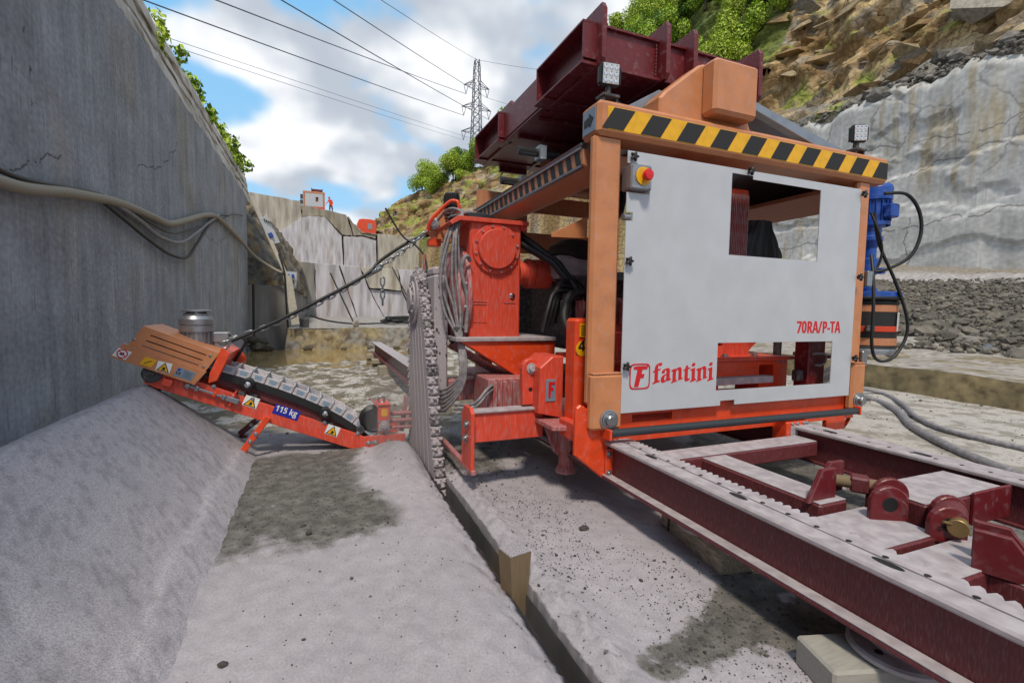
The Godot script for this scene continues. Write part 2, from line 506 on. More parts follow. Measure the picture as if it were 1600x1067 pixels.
# sawn stone of a quarry face: upright saw streaks, stains, blotches, a net of thin dark joints, and single long cracks (u, v, ...)
func face_mat(nm: String, w: int, h: int, sd: int, base: Color, stain: Color, dark: Color, streaks: float, stains: float, net: float, bump: float, sf: float, cracks: Array) -> void:
	var s1 := nb(w, h, noise(sd, 0.03, 5), 1, 16)
	var s3 := nb(w, h, noise(sd + 6, 0.16, 3), 1, 32)
	var s2 := nb(w, h, noise(sd + 1, sf, 4), 1, 8)
	var b1 := nb(w, h, noise(sd + 2, 0.012, 6))
	var b2 := nb(w, h, noise(sd + 3, 0.12, 3))
	var cq := noise(sd + 4, 0.016, 1, FastNoiseLite.TYPE_CELLULAR, FastNoiseLite.FRACTAL_NONE)
	cq.cellular_return_type = FastNoiseLite.RETURN_DISTANCE2_SUB
	cq.domain_warp_enabled = true
	cq.domain_warp_amplitude = 34.0
	cq.domain_warp_frequency = 0.012
	var jt := nb(w, h, cq)
	var sm := nb(w, h, noise(sd + 5, 0.004, 3))
	var ck := PackedByteArray(); ck.resize(w * h)
	var jn := noise(sd + 7, 0.03, 4)
	for c: Array in cracks:
		for s in range(0, c.size() - 3, 2):
			var a := Vector2(c[s] * w, c[s + 1] * h); var b := Vector2(c[s + 2] * w, c[s + 3] * h)
			var n := int(a.distance_to(b) * 2.0) + 1
			for k in n:
				var p := a.lerp(b, float(k) / n)
				p += Vector2(jn.get_noise_2d(p.x, p.y), jn.get_noise_2d(p.y + 99.0, p.x)) * 9.0
				if jn.get_noise_2d(p.x * 1.4, 7.0) < -0.3: continue
				var x := int(p.x); var y := int(p.y)
				if x < 1 or y < 1 or x >= w - 1 or y >= h - 1: continue
				ck[y * w + x] = 255
				ck[(y + 1) * w + x] = maxi(ck[(y + 1) * w + x], 150)
	var out := PackedByteArray(); out.resize(w * h * 3)
	var bp := PackedByteArray(); bp.resize(w * h)
	for i in w * h:
		var k := 1.0 + streaks * ((s1[i] / 127.5 - 1.0) + 0.7 * (s3[i] / 127.5 - 1.0)) + 0.10 * (b1[i] / 127.5 - 1.0) + 0.10 * (b2[i] / 127.5 - 1.0)
		var st := clampf((s2[i] / 255.0 - 0.50) * 4.0, 0.0, 1.0) * clampf((sm[i] / 255.0 - 0.38) * 3.5, 0.0, 1.0) * stains
		var j := clampf((9.0 - jt[i]) / 5.0, 0.0, 1.0) * net * clampf((sm[i] / 255.0 - 0.36) * 5.0, 0.0, 1.0)
		var dk := clampf((s3[i] / 255.0 - 0.76) * 7.0, 0.0, 1.0) * clampf((b1[i] / 255.0 - 0.42) * 4.0, 0.0, 1.0) * 0.7 * minf(1.0, streaks * 8.0)
		var q := maxf(maxf(j, dk), ck[i] / 255.0 * 0.85)
		var r := lerpf(lerpf(base.r, stain.r, st), dark.r, q) * k
		var g := lerpf(lerpf(base.g, stain.g, st), dark.g, q) * k
		var b := lerpf(lerpf(base.b, stain.b, st), dark.b, q) * k
		out[i * 3] = clampi(int(r * 255.0), 0, 255); out[i * 3 + 1] = clampi(int(g * 255.0), 0, 255); out[i * 3 + 2] = clampi(int(b * 255.0), 0, 255)
		bp[i] = clampi(int(140.0 + 50.0 * (k - 1.0) - 110.0 * maxf(j, ck[i] / 255.0)), 0, 255)
	image_mat(nm, w, h, out, bump, bp)

# the quarry floor, by what lies on it: pale stone dust, damp dark mud, gravelly wet spots, dry right-hand floor
const GX0 := -1.8
const GX1 := 8.2
const GZ0 := -14.2
const GZ1 := 1.8
func smooth(a: float, b: float, x: float) -> float:
	var t := clampf((x - a) / (b - a), 0.0, 1.0)
	return t * t * (3.0 - 2.0 * t)
func inside(x: float, z: float, x0: float, x1: float, z0: float, z1: float, s: float) -> float:
	return smooth(x0 - s, x0 + s, x) * (1.0 - smooth(x1 - s, x1 + s, x)) * smooth(z0 - s, z0 + s, z) * (1.0 - smooth(z1 - s, z1 + s, z))
# the floor's picture is laid finer where the floor is seen close
const UX := [[-1.8, 0.0], [-0.6, 0.05], [1.9, 0.65], [8.2, 1.0]]
const UZ := [[-14.2, 0.0], [-5.0, 0.2], [-0.2, 0.96], [1.8, 1.0]]
func warp(k: Array, t: float, back := false) -> float:
	var a := 1 if back else 0
	for i in 3:
		if t <= k[i + 1][a] or i == 2: return lerpf(k[i][1 - a], k[i + 1][1 - a], (t - k[i][a]) / (k[i + 1][a] - k[i][a]))
	return 0.0
func ground_mat() -> void:
	var w := 1536
	var h := 2048
	var N := 512
	var n1 := nb(N, N, noise(31, 0.008, 4), 1, 1, true)
	var lo := nb(N, N, noise(35, 0.02, 5), 1, 1, true)
	var n2 := nb(N, N, noise(32, 0.03, 5), 1, 1, true)
	var n3 := nb(N, N, noise(34, 0.22, 3), 1, 1, true)
	var fk := nb(N, N, noise(33, 0.05, 2, FastNoiseLite.TYPE_CELLULAR, FastNoiseLite.FRACTAL_NONE), 1, 1, true)
	var out := PackedByteArray(); out.resize(w * h * 3)
	var bp := PackedByteArray(); bp.resize(w * h)
	for j in h:
		var z := warp(UZ, (j + 0.5) / h, true)
		for i in w:
			var x := warp(UX, (i + 0.5) / w, true)
			var k := j * w + i
			var X := x + 20.0
			var Zz := z + 20.0
			var a := n1[(int(Zz * 73.0) % N) * N + int(X * 73.0) % N] / 127.5 - 1.0
			var l := lo[(int(Zz * 120.0) % N) * N + int(X * 120.0) % N] / 127.5 - 1.0
			var b := n2[(int(Zz * 290.0) % N) * N + int(X * 290.0) % N] / 127.5 - 1.0
			var g := n3[(int(Zz * 370.0) % N) * N + int(X * 370.0) % N] / 127.5 - 1.0
			var e := 0.30 * a + 0.12 * l + 0.05 * b
			var wet := 0.0
			var far := 1.0 - smooth(-4.9 + 0.5 * a, -4.15 + 0.4 * a, z)
			var right := smooth(3.4, 4.4, x + 0.4 * a)
			if z < -2.0 and x < 1.8:
				wet = inside(x + e * 0.6, z + e, -0.62, 0.34, -4.15, -2.55, 0.10)
				wet = maxf(wet, 0.9 * inside(x + e * 0.5, z + e, 0.84, 1.30, -4.15, -3.10, 0.12))
			elif x > 0.9 and x < 3.6:
				wet = smooth(0.0, 0.05, 0.03 + (x - 1.0) * 0.32 - absf(z + 1.19 + 0.1 * (x - 1.0)) + maxf(0.0, x - 1.55) * 0.8 + 0.07 * l + 0.05 * b + 0.02 * g)
			wet *= smooth(-0.42, -0.05, l * 0.8 + b * 0.5 + 0.12 + 0.45 * wet)
			wet *= (1.0 - far) * (1.0 - right)
			var t0 := 1.0 + 0.05 * a + 0.05 * b + 0.085 * g
			var r := 0.612 * t0
			var gg := 0.594 * t0
			var bl := 0.618 * t0
			if far > 0.0:
				var t := smooth(-0.15, 0.35, l + 0.5 * b + 0.35 * g)
				r = lerpf(r, lerpf(0.40, 0.68, t), far); gg = lerpf(gg, lerpf(0.37, 0.665, t), far); bl = lerpf(bl, lerpf(0.31, 0.65, t), far)
			if right > 0.0:
				var t := smooth(-0.5, 0.2, l + 0.4 * b)
				r = lerpf(r, lerpf(0.52, 0.66, t), right); gg = lerpf(gg, lerpf(0.495, 0.638, t), right); bl = lerpf(bl, lerpf(0.46, 0.615, t), right)
			if wet > 0.0:
				var mud := 0.365 + 0.09 * b + 0.06 * g
				r = lerpf(r, mud, wet); gg = lerpf(gg, mud * 0.97, wet); bl = lerpf(bl, mud * 0.93, wet)
			var cr := 0.0
			if wet + far + right > 0.3 and fk[(int(Zz * 400.0) % N) * N + int(X * 400.0) % N] < 34.0 * (wet + 0.6 * far + 0.5 * right) + 14.0 * l:
				cr = 0.65
				r = lerpf(r, 0.22, cr); gg = lerpf(gg, 0.215, cr); bl = lerpf(bl, 0.21, cr)
			out[k * 3] = clampi(int(r * 255.0), 0, 255); out[k * 3 + 1] = clampi(int(gg * 255.0), 0, 255); out[k * 3 + 2] = clampi(int(bl * 255.0), 0, 255)
			bp[k] = clampi(int(110.0 + 16.0 * b + 16.0 * g + wet * (50.0 * b + 30.0 * g) + 60.0 * cr), 0, 255)
	image_mat("floor", w, h, out, 0.8, bp)
	M.floor.roughness = 0.92

# ---------------------------------------------------------------- light and air
func sky_tex() -> ImageTexture:
	var w := 1024
	var h := 512
	var q := noise(77, 1.5, 6)
	var q2 := noise(78, 0.7, 3)
	var q3 := noise(79, 4.0, 4)
	var buf := PackedFloat32Array(); buf.resize(w * h * 3)
	for j in h:
		var el := PI * (0.5 - (j + 0.5) / h)
		var y := sin(el)
		for i in w:
			var az := TAU * (i + 0.5) / w
			var d := Vector3(-sin(az) * cos(el), y, -cos(az) * cos(el)) * -1.0
			d.y = y
			# clouds lie on a layer: flatten the direction so that they shrink towards the horizon
			var p := d / (absf(y) * 0.8 + 0.32)
			var f := q.get_noise_3dv(p * 1.3) + 0.45 * q2.get_noise_3dv(p) + 0.16
			var c := smooth(-0.22, 0.10, f)
			var body := 0.5 + 0.5 * clampf(q.get_noise_3dv(p * 1.3 + Vector3(0.12, 0.2, 0.05)) * 1.6 + 0.5 * q3.get_noise_3dv(p), -1.0, 1.0)
			var t := pow(1.0 - clampf(y, 0.0, 1.0), 2.2)
			var blue := Color(0.14, 0.42, 0.74).lerp(Color(0.42, 0.66, 0.86), t)
			var cl := Color(0.44, 0.49, 0.56).lerp(Color(0.92, 0.93, 0.95), smooth(0.25, 0.85, body))
			var k := blue.lerp(cl, c)
			if y < 0.0: k = k.lerp(Color(0.3, 0.3, 0.3), smooth(0.0, 0.2, -y))
			var o := (j * w + i) * 3
			buf[o] = k.r; buf[o + 1] = k.g; buf[o + 2] = k.b
	var im := Image.create_from_data(w, h, false, Image.FORMAT_RGBF, buf.to_byte_array())
	return ImageTexture.create_from_image(im)

# ---------------------------------------------------------------- quarry
var gn1 := noise(41, 1.4, 4)
var gn2 := noise(42, 7.0, 3)
var gn3 := noise(43, 22.0, 2)
func ground_y(x: float, z: float) -> float:
	var y := 0.010 * gn1.get_noise_2d(x, z) + 0.004 * gn2.get_noise_2d(x, z)
	var near := smooth(-4.6, -3.9, z)
	var right := smooth(2.2, 3.2, x)
	var w := 0.03 * gn1.get_noise_2d(5.0, z)
	# the bank of dust left of the cut, with a low step along it
	y += near * 0.028 * exp(-pow((x - 0.46 - w) / 0.2, 2.0))
	y -= near * 0.018 * smooth(0.34 + w, 0.36 + w, x) * (1.0 - smooth(0.36, 0.5, x))
	# dust that ran up against the saw arm
	y += 0.10 * exp(-pow((x - 0.58) / 0.13, 2.0) - pow((z + 3.6) / 0.32, 2.0))
	# crumbled lips of the cut
	var lip := gn2.get_noise_2d(x * 0.8, z * 0.8)
	y += near * (0.028 + 0.02 * lip + 0.03 * gn3.get_noise_2d(x * 0.7, z * 0.7)) * exp(-pow((x - 0.875) / 0.05, 2.0))
	y -= near * 0.035 * smooth(0.62, 0.72, x + 0.05 * lip) * (1.0 - smooth(0.72, 0.74, x))
	y -= near * 0.008 * exp(-pow((x - 1.03 - 0.6 * w) / 0.025, 2.0))
	y += 0.006 * gn3.get_noise_2d(x, z) * (1.0 - 0.4 * right)
	# pond hollows behind
	var back := 1.0 - smooth(-6.6, -5.0, z)
	if x < 4.0: y += back * (0.055 * gn1.get_noise_2d(x * 0.7 + 9.0, z * 0.45) + 0.03 * gn2.get_noise_2d(x * 0.4, z * 0.4) - 0.012 + 0.024 * smooth(-10.5, -9.0, z))
	y -= 0.05 * (1.0 - smooth(-11.5, -10.2, z + 1.2 * gn1.get_noise_2d(x * 0.3, 3.0))) * (1.0 - smooth(0.8, 1.6, x))
	return y
func lines(spec: Array) -> PackedFloat32Array:   # [from, step, to, step, to ...]
	var r := PackedFloat32Array([spec[0]])
	for k in range(1, spec.size(), 2):
		var a: float = r[-1]
		var b: float = spec[k + 1]
		var m := maxi(1, roundi((b - a) / spec[k]))
		for i in m: r.append(a + (b - a) * (i + 1) / m)
	return r
func floor_and_dust() -> void:
	var xs := lines([-1.8, 0.1, -0.6, 0.03, 0.60, 0.02, 0.713])
	xs.append_array(lines([0.717, 0.02, 0.783]))
	xs.append_array(lines([0.787, 0.016, 1.16, 0.03, 1.9, 0.06, 3.4, 0.14, 8.2]))
	var zs := lines([-14.2, 0.1, -5.0, 0.05, -4.22])
	zs.append_array(lines([-4.216, 0.025, -0.6, 0.05, 0.6, 0.2, 1.8]))
	var pos := func(i: int, j: int) -> Vector3:
		var x := xs[i]; var z := zs[j]
		var y := ground_y(x, z)
		if x > 0.715 and x < 0.785 and z > -4.218: y = -0.75
		elif z > -4.218 and x > 0.6 and x < 0.9 and absf(x - 0.75) < 0.08:
			x += (0.016 * absf(gn2.get_noise_2d(x, z * 1.7)) + 0.005 * absf(gn3.get_noise_2d(3.0, z))) * (-1.0 if x < 0.75 else 1.0)
		return V(x, y, z)
	var m := Mb.new().sheet(xs.size() - 1, zs.size() - 1, pos, null, func(p: Vector3) -> Vector2: return Vector2(warp(UX, p.x), warp(UZ, p.z)))
	var gr := tag(put(m, "ground", M.floor), "dust-covered stone quarry floor with a narrow saw cut running towards the camera", "ground", "", "structure")
	var cf := Mb.new()
	for s: float in [-1.0, 1.0]:
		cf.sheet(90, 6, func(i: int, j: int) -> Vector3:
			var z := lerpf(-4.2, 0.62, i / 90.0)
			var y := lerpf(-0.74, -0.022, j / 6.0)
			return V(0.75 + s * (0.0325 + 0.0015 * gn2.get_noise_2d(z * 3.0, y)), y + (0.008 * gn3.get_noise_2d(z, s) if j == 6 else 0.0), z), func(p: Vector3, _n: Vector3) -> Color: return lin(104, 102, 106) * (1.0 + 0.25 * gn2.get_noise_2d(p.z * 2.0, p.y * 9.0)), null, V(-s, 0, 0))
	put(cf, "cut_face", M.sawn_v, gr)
	# everything under and round the quarry
	var far := Mb.new()
	far.col = lin(120, 116, 108)
	far.bx(-500, 500, -1.4, -0.9, -700, 300, 0.0)
	tag(put(far, "terrain", M.stone_v), "bare ground below and beyond the quarry", "terrain", "", "structure")
	# muddy ponds
	var pm := Mb.new().sheet(20, 24, func(i: int, j: int) -> Vector3: return V(lerpf(-1.8, 3.6, i / 20.0), -0.012, lerpf(-14.0, -5.4, j / 24.0)))
	tag(put(pm, "puddle", M.puddle), "shallow tan muddy water standing at the back of the quarry floor", "puddle", "", "structure")
	# the heap of sawing dust below the conveyor head
	var dn := noise(51, 1.2, 5)
	var dn2 := noise(52, 9.0, 3)
	var hz := lines([-5.0, 0.03, -0.7, 0.08, 1.6])
	var hx := lines([-1.78, 0.04, -1.3, 0.02, -0.36])
	var dust := func(i: int, j: int) -> Vector3:
		var x := hx[i]; var z := hz[j]
		var wob := 0.022 * dn.get_noise_2d(0.0, z * 1.3)
		var top := 0.60 + 0.015 * dn.get_noise_2d(3.0, z)
		var a := top - 0.93 * (x + 1.13 + wob) if x + 1.13 + wob > 0.0 else top + 0.5 * (x + 1.13 + wob)
		if z < -4.02: a = minf(a, top - 0.86 * sqrt(pow(maxf(absf(x + 1.13) , 0.0), 2.0) + pow((z + 4.02) * 1.05, 2.0)))
		# rounded crest, slumped toe with its low scarp
		a -= 0.02 * exp(-pow((x + 1.13 + wob) / 0.05, 2.0))
		var toe := -0.56 + 0.035 * dn.get_noise_2d(9.0, z * 0.9)
		a += 0.026 * smooth(toe - 0.03, toe + 0.015, x) * smooth(-4.3, -3.8, z)
		a += (0.006 * dn2.get_noise_2d(x * 0.6 - z * 0.1, z) + 0.006 * dn.get_noise_2d(x * 5.0, z * 3.0) + 0.005 * dn2.get_noise_2d(x * 4.0, z * 4.0)) * smooth(0.0, 0.08, a)
		return V(x, maxf(a, -0.03), z)
	var speck := noise(53, 26.0, 3)
	var dcol := func(p: Vector3, _n: Vector3) -> Color:
		var k := 1.0 + 0.08 * dn.get_noise_2d(p.x * 3.0, p.z * 3.0) + 0.08 * dn2.get_noise_2d(p.x * 2.0, p.z * 2.0)
		var s := smooth(0.16, 0.34, speck.get_noise_2d(p.x * 1.2, p.z * 1.6) + 0.25 * dn.get_noise_2d(p.x * 2.0, p.z * 2.0))
		return (Color(0.53, 0.495, 0.53) * k).lerp(Color(0.17, 0.165, 0.17), 0.35 * s)
	var dm := Mb.new().sheet(hx.size() - 1, hz.size() - 1, dust, dcol)
	tag(put(dm, "dust_heap", M.dust_v), "long heap of pale grey stone dust banked along the left quarry wall", "dust heap", "", "structure")

# a rough rock sheet between rows of points: rows[k] is a polyline, all of one length
func rows_sheet(rows: Array, nu: int, nv: int, amp: Callable, colr: Callable, up: Vector3, q: FastNoiseLite, dir: Vector3) -> Mb:
	var smoothed := []
	for r: Array in rows: smoothed.append(r)
	var at := func(i: int, j: int) -> Vector3:
		var u: float = float(i) / nu * (smoothed[0].size() - 1)
		var v: float = float(j) / nv * (smoothed.size() - 1)
		var a := mini(int(u), smoothed[0].size() - 2); var b := mini(int(v), smoothed.size() - 2)
		var fu: float = u - a; var fv: float = v - b
		var p: Vector3 = smoothed[b][a].lerp(smoothed[b][a + 1], fu).lerp(smoothed[b + 1][a].lerp(smoothed[b + 1][a + 1], fu), fv)
		return p + dir * q.get_noise_3dv(p) * amp.call(p)
	return Mb.new().sheet(nu, nv, at, colr, null, up)

func jag(p: PackedVector2Array, amp: float) -> PackedVector2Array:
	var r := PackedVector2Array()
	for i in p.size():
		var a := p[i]; var b := p[(i + 1) % p.size()]
		for k in 7:
			var q := a.lerp(b, k / 7.0)
			r.append(q if k == 0 else q + Vector2(rng.randf_range(-amp, amp), rng.randf_range(-amp, amp)))
	return r
func quarry_walls() -> void:
	# left: one tall sawn face, then two narrow sawn ledges leaning back
	face_mat("left_face", 2048, 768, 61, Color(0.565, 0.58, 0.615), Color(0.58, 0.545, 0.48), Color(0.27, 0.27, 0.28), 0.10, 0.4, 0.12, 0.8, 0.006, [[0.58, 0.52, 0.605, 0.565, 0.63, 0.60, 0.68, 0.63, 0.71, 0.60], [0.60, 0.05, 0.603, 0.3, 0.601, 0.5], [0.66, 0.2, 0.66, 0.5], [0.40, 0.3, 0.45, 0.42, 0.49, 0.45], [0.2, 0.45, 0.26, 0.52, 0.35, 0.5]])
	var ln := noise(62, 0.7, 4)
	var uvl := func(p: Vector3) -> Vector2: return Vector2((p.z + 15.0) / 18.0, 1.0 - (p.y + 0.1) / 4.9)
	var lf := Mb.new().sheet(400, 40, func(i: int, j: int) -> Vector3:
		var z := lerpf(-14.3, 2.8, i / 400.0)
		var top := 3.99 + 0.07 * ln.get_noise_1d(z * 2.0) + 0.03 * ln.get_noise_1d(z * 9.0)
		var y := lerpf(-0.2, top, j / 40.0)
		return V(-1.75 + 0.012 * ln.get_noise_2d(z * 0.6, y * 0.3) + 0.022 * (fposmod(sin(floor(z / 1.9 + 0.06 * y) * 12.9898) * 43758.5, 1.0) - 0.5), y, z), null, uvl, Vector3.RIGHT)
	var wall := tag(put(lf, "quarry_wall", M.left_face), "tall blue-grey sawn quarry wall on the left with upright saw streaks", "quarry wall", "", "structure")
	var c1 := lin(226, 221, 216); var c2 := lin(136, 126, 98)
	var gn := noise(63, 1.6, 4)
	var lcol := func(p: Vector3, _n: Vector3) -> Color: return c1.lerp(c2, smooth(0.12, 0.34, gn.get_noise_3d(p.x * 4.0, p.y * 5.0, p.z * 0.5)))
	for k in 3:
		var x0: float = [-1.76, -1.80, -1.83][k]
		var y0: float = [3.98, 4.24, 4.44][k]
		var y1: float = [4.25, 4.45, 4.70][k]
		var sh := Mb.new().sheet(150, 6, func(i: int, j: int) -> Vector3:
			var z := lerpf(-15.4, 2.8, i / 150.0)
			var jag := 0.04 * ln.get_noise_2d(z * 2.4, k * 30.0)
			if j == 0: return V(x0 - 0.16, y0 + jag - 0.015, z)
			if j == 6: return V(x0 - 0.5, y1 + jag * 0.7, z)
			return V(x0 + 0.02 * ln.get_noise_2d(z * 3.0, j) - 0.012 * j, lerpf(y0, y1, (j - 1) / 4.0) + jag, z), lcol, null, Vector3.RIGHT)
		put(sh, "ledge", M.sawn_v, wall)
	var tp := Mb.new()
	tp.col = lin(84, 82, 74)
	tp.bx(-14, -1.9, -0.9, 4.66, -15.2, 2.8, 0.0)
	put(tp, "rock_body", M.stone_v, wall)
	# the corner block behind the wall's end, with broken rock above it
	var rk := noise(64, 0.55, 5)
	var dk := lin(112, 110, 106); var br := lin(146, 128, 98); var pale := lin(150, 146, 146)
	var cb := rows_sheet([[V(-1.85, -0.2, -14.3), V(-0.8, -0.2, -14.25), V(-0.72, -0.2, -17.0), V(-0.7, -0.2, -28.8)], [V(-1.85, 1.7, -14.3), V(-0.86, 1.7, -14.3), V(-0.78, 1.7, -17.0), V(-0.7, 1.7, -28.8)]], 60, 20, func(_p: Vector3) -> float: return 0.04, func(p: Vector3, _n: Vector3) -> Color: return lin(122, 120, 116).lerp(pale, smooth(-0.3, 0.4, rk.get_noise_3d(p.x * 3.0, p.y * 0.6, p.z * 1.0))), V(0.5, 0, 1), rk, V(0.3, 0, 1))
	tag(put(cb, "corner_block", M.sawn_v), "dark sawn rock corner at the far end of the left wall", "rock face", "", "structure")
	var cr := rows_sheet([[V(-1.85, 1.66, -14.3), V(-0.86, 1.66, -14.3), V(-0.72, 1.66, -17.0), V(-0.7, 1.6, -28.8)], [V(-1.9, 2.5, -14.4), V(-1.05, 2.3, -14.7), V(-0.95, 2.4, -17.5), V(-0.8, 3.0, -28.8)], [V(-1.95, 3.4, -14.9), V(-1.42, 3.3, -15.6), V(-1.5, 3.7, -19.0), V(-1.6, 4.6, -29.5)], [V(-2.4, 4.2, -16.0), V(-1.9, 4.2, -16.6), V(-2.2, 4.7, -21.0), V(-2.6, 5.8, -31.0)], [V(-6.4, 4.6, -17.0), V(-6, 4.6, -18.0), V(-6, 5.2, -23.0), V(-6, 6.0, -33.0)]], 70, 60, func(_p: Vector3) -> float: return 0.5, func(p: Vector3, _n: Vector3) -> Color: return dk.lerp(br, smooth(-0.25, 0.3, rk.get_noise_3d(p.x * 3.0, p.y * 3.0, p.z * 3.0))), V(1, 0.6, 1), rk, V(0.6, 0.2, 0.8))
	tag(put(cr, "broken_rock", M.stone_v), "dark and brown broken rock above the corner at the end of the left wall", "rock", "", "structure")
	# the low bench across the back
	var tan1 := lin(176, 162, 128); var gry := lin(164, 162, 158); var brn := lin(112, 84, 50)
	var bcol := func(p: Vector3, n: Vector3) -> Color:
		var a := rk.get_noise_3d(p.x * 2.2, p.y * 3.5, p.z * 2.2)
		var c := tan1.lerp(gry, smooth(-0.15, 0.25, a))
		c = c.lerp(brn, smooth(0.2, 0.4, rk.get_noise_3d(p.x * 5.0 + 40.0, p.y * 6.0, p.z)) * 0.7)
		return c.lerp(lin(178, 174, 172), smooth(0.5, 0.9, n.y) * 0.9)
	var bench := Mb.new()
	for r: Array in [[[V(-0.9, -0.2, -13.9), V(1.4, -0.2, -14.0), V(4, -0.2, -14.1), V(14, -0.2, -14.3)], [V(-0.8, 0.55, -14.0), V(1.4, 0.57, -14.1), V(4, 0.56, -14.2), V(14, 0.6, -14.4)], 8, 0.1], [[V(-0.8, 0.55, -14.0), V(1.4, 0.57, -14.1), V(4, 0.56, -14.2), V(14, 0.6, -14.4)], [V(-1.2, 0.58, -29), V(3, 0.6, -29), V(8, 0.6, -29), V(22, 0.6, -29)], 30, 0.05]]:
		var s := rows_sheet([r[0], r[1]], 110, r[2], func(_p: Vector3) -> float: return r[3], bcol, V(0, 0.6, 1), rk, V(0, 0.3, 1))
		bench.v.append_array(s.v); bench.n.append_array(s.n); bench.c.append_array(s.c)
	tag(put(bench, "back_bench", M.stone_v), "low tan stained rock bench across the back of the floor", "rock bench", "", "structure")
	# sawn blocks of the back wall: each a piece, parted by dark open joints
	var bwall := thing("back_wall", "pale sawn quarry wall of large jointed blocks behind the bench", "quarry wall", V(3, 0.5, -28.8))
	bwall.set_meta("kind", "structure")
	var lil := lin(200, 197, 204); var lt := lin(190, 184, 172)
	# outlines (x, y), front depth z
	var blocks := [
		[-28.6, [-1.2, 0.4, -0.2, 0.4, -0.25, 3.55, -1.3, 3.6], 0], [-28.5, [-0.17, 0.4, 2.0, 0.4, 1.0, 3.5, -0.22, 3.55], 1], [-28.4, [2.05, 0.4, 3.55, 0.4, 2.6, 2.2, 2.1, 3.45, 1.05, 3.5], 1], [-28.6, [3.6, 0.4, 5.3, 0.4, 4.5, 2.1, 2.68, 2.2], 1], [-28.45, [2.68, 2.26, 4.45, 2.16, 4.2, 3.4, 2.15, 3.42], 2], [-28.5, [5.35, 0.4, 9.5, 0.4, 9.5, 3.3, 4.28, 3.4, 4.55, 2.16], 1],
		[-28.6, [9.6, 0.4, 15, 0.4, 15, 3.3, 9.6, 3.3], 2], [-58.0, [-6, 2.0, 2.6, 2.0, 2.4, 9.2, 0.6, 11.2, -1.6, 11.0, -5, 8.4], 1], [-58.3, [2.7, 2.0, 6.3, 2.0, 6.2, 9.0, 4.7, 9.3, 2.6, 9.2], 1], [-58.1, [6.45, 2.0, 14, 2.0, 14, 9.6, 6.35, 9.75], 2],
		[-58.6, [-9, 7, -5.1, 8.4, -1.7, 11.0, -1.9, 12.8, -8.0, 13.4], 2], [-58.4, [-1.65, 11.1, 0.6, 11.3, 2.5, 9.4, 3.6, 9.4, 2.9, 11.7, -1.8, 12.4], 3], [-58.5, [3.75, 9.4, 4.7, 9.5, 6.2, 9.2, 6.2, 9.8, 4.5, 9.9, 3.1, 11.6], 3]]
	for b: Array in blocks:
		var mb := Mb.new()
		var base := lil if b[2] == 1 else lt
		if b[2] == 0: base = lin(150, 148, 144)
		if b[2] == 3: base = lin(160, 152, 138)
		mb.col = base * rng.randf_range(0.92, 1.06)
		mb.prism(jag(P2(b[1]), 0.025 if b[0] > -40.0 else 0.05), pz(b[0] - 3.0), 3.0, 0.02)
		put(mb, "stone_block", M.sawn_v, bwall)
	var core := Mb.new()
	core.col = lin(104, 99, 92)
	core.bx(-1.5, 15, -0.5, 3.2, -31, -28.75, 0.0)
	core.prism(P2([-9, -0.5, 14, -0.5, 14, 8.9, 4.6, 8.9, 2.9, 11.0, -8, 12.4]), pz(-75.0), 16.2, 0.0)
	put(core, "rock_core", M.stone_v, bwall)
	var top := rows_sheet([[V(-9, 12.6, -58.6), V(-2, 12.3, -58.6), V(2.9, 11.5, -58.6), V(4.6, 9.7, -58.4), V(14, 9.5, -58.2)], [V(-9, 12.6, -76), V(-2, 12.3, -76), V(2.9, 11.5, -76), V(4.6, 10.9, -66), V(14, 11.2, -70)]], 60, 20, func(_p: Vector3) -> float: return 0.25, func(_p: Vector3, _n: Vector3) -> Color: return lin(150, 144, 132), Vector3.UP, rk, Vector3.UP)
	put(top, "rubble_top", M.stone_v, bwall)
	# right: knee-high tan step along the floor, level ground on it
	var step := Mb.new()
	for r: Array in [[[V(7.9, -0.2, 3), V(8.0, -0.2, -3), V(8.4, -0.2, -5.5), V(8.8, -0.2, -14.4)], [V(7.95, 0.34, 3), V(8.05, 0.34, -3), V(8.45, 0.35, -5.5), V(8.85, 0.35, -14.4)], 10, 0.16], [[V(7.95, 0.34, 3), V(8.05, 0.34, -3), V(8.45, 0.35, -5.5), V(8.85, 0.35, -14.4)], [V(9.5, 0.36, 3), V(9.6, 0.36, -3), V(9.8, 0.37, -5.5), V(10, 0.4, -14.4)], [V(12.2, 0.45, 3), V(12.2, 0.45, -3), V(12.4, 0.48, -7), V(13, 0.6, -14.4)]]]:
		var face: bool = r.size() == 4
		var rows: Array = [r[0], r[1]] if face else r
		var s := rows_sheet(rows, 150, 10 if face else 26, func(_p: Vector3) -> float: return 0.14 if face else 0.05, func(p: Vector3, _n: Vector3) -> Color:
			var a := rk.get_noise_3d(p.x * 2.0, p.y * 4.0, p.z * 2.2)
			return lin(166, 150, 112).lerp(lin(142, 128, 96), smooth(-0.2, 0.3, a)) if face else lin(176, 170, 164).lerp(lin(150, 138, 112), smooth(0.0, 0.3, a)), V(-1, 0.6, 0), rk, V(-0.6, 0.4, 0) if face else Vector3.UP)
		step.v.append_array(s.v); step.n.append_array(s.n); step.c.append_array(s.c)
	tag(put(step, "rock_step", M.stone_v), "low tan rock step along the right side of the floor", "rock step", "", "structure")
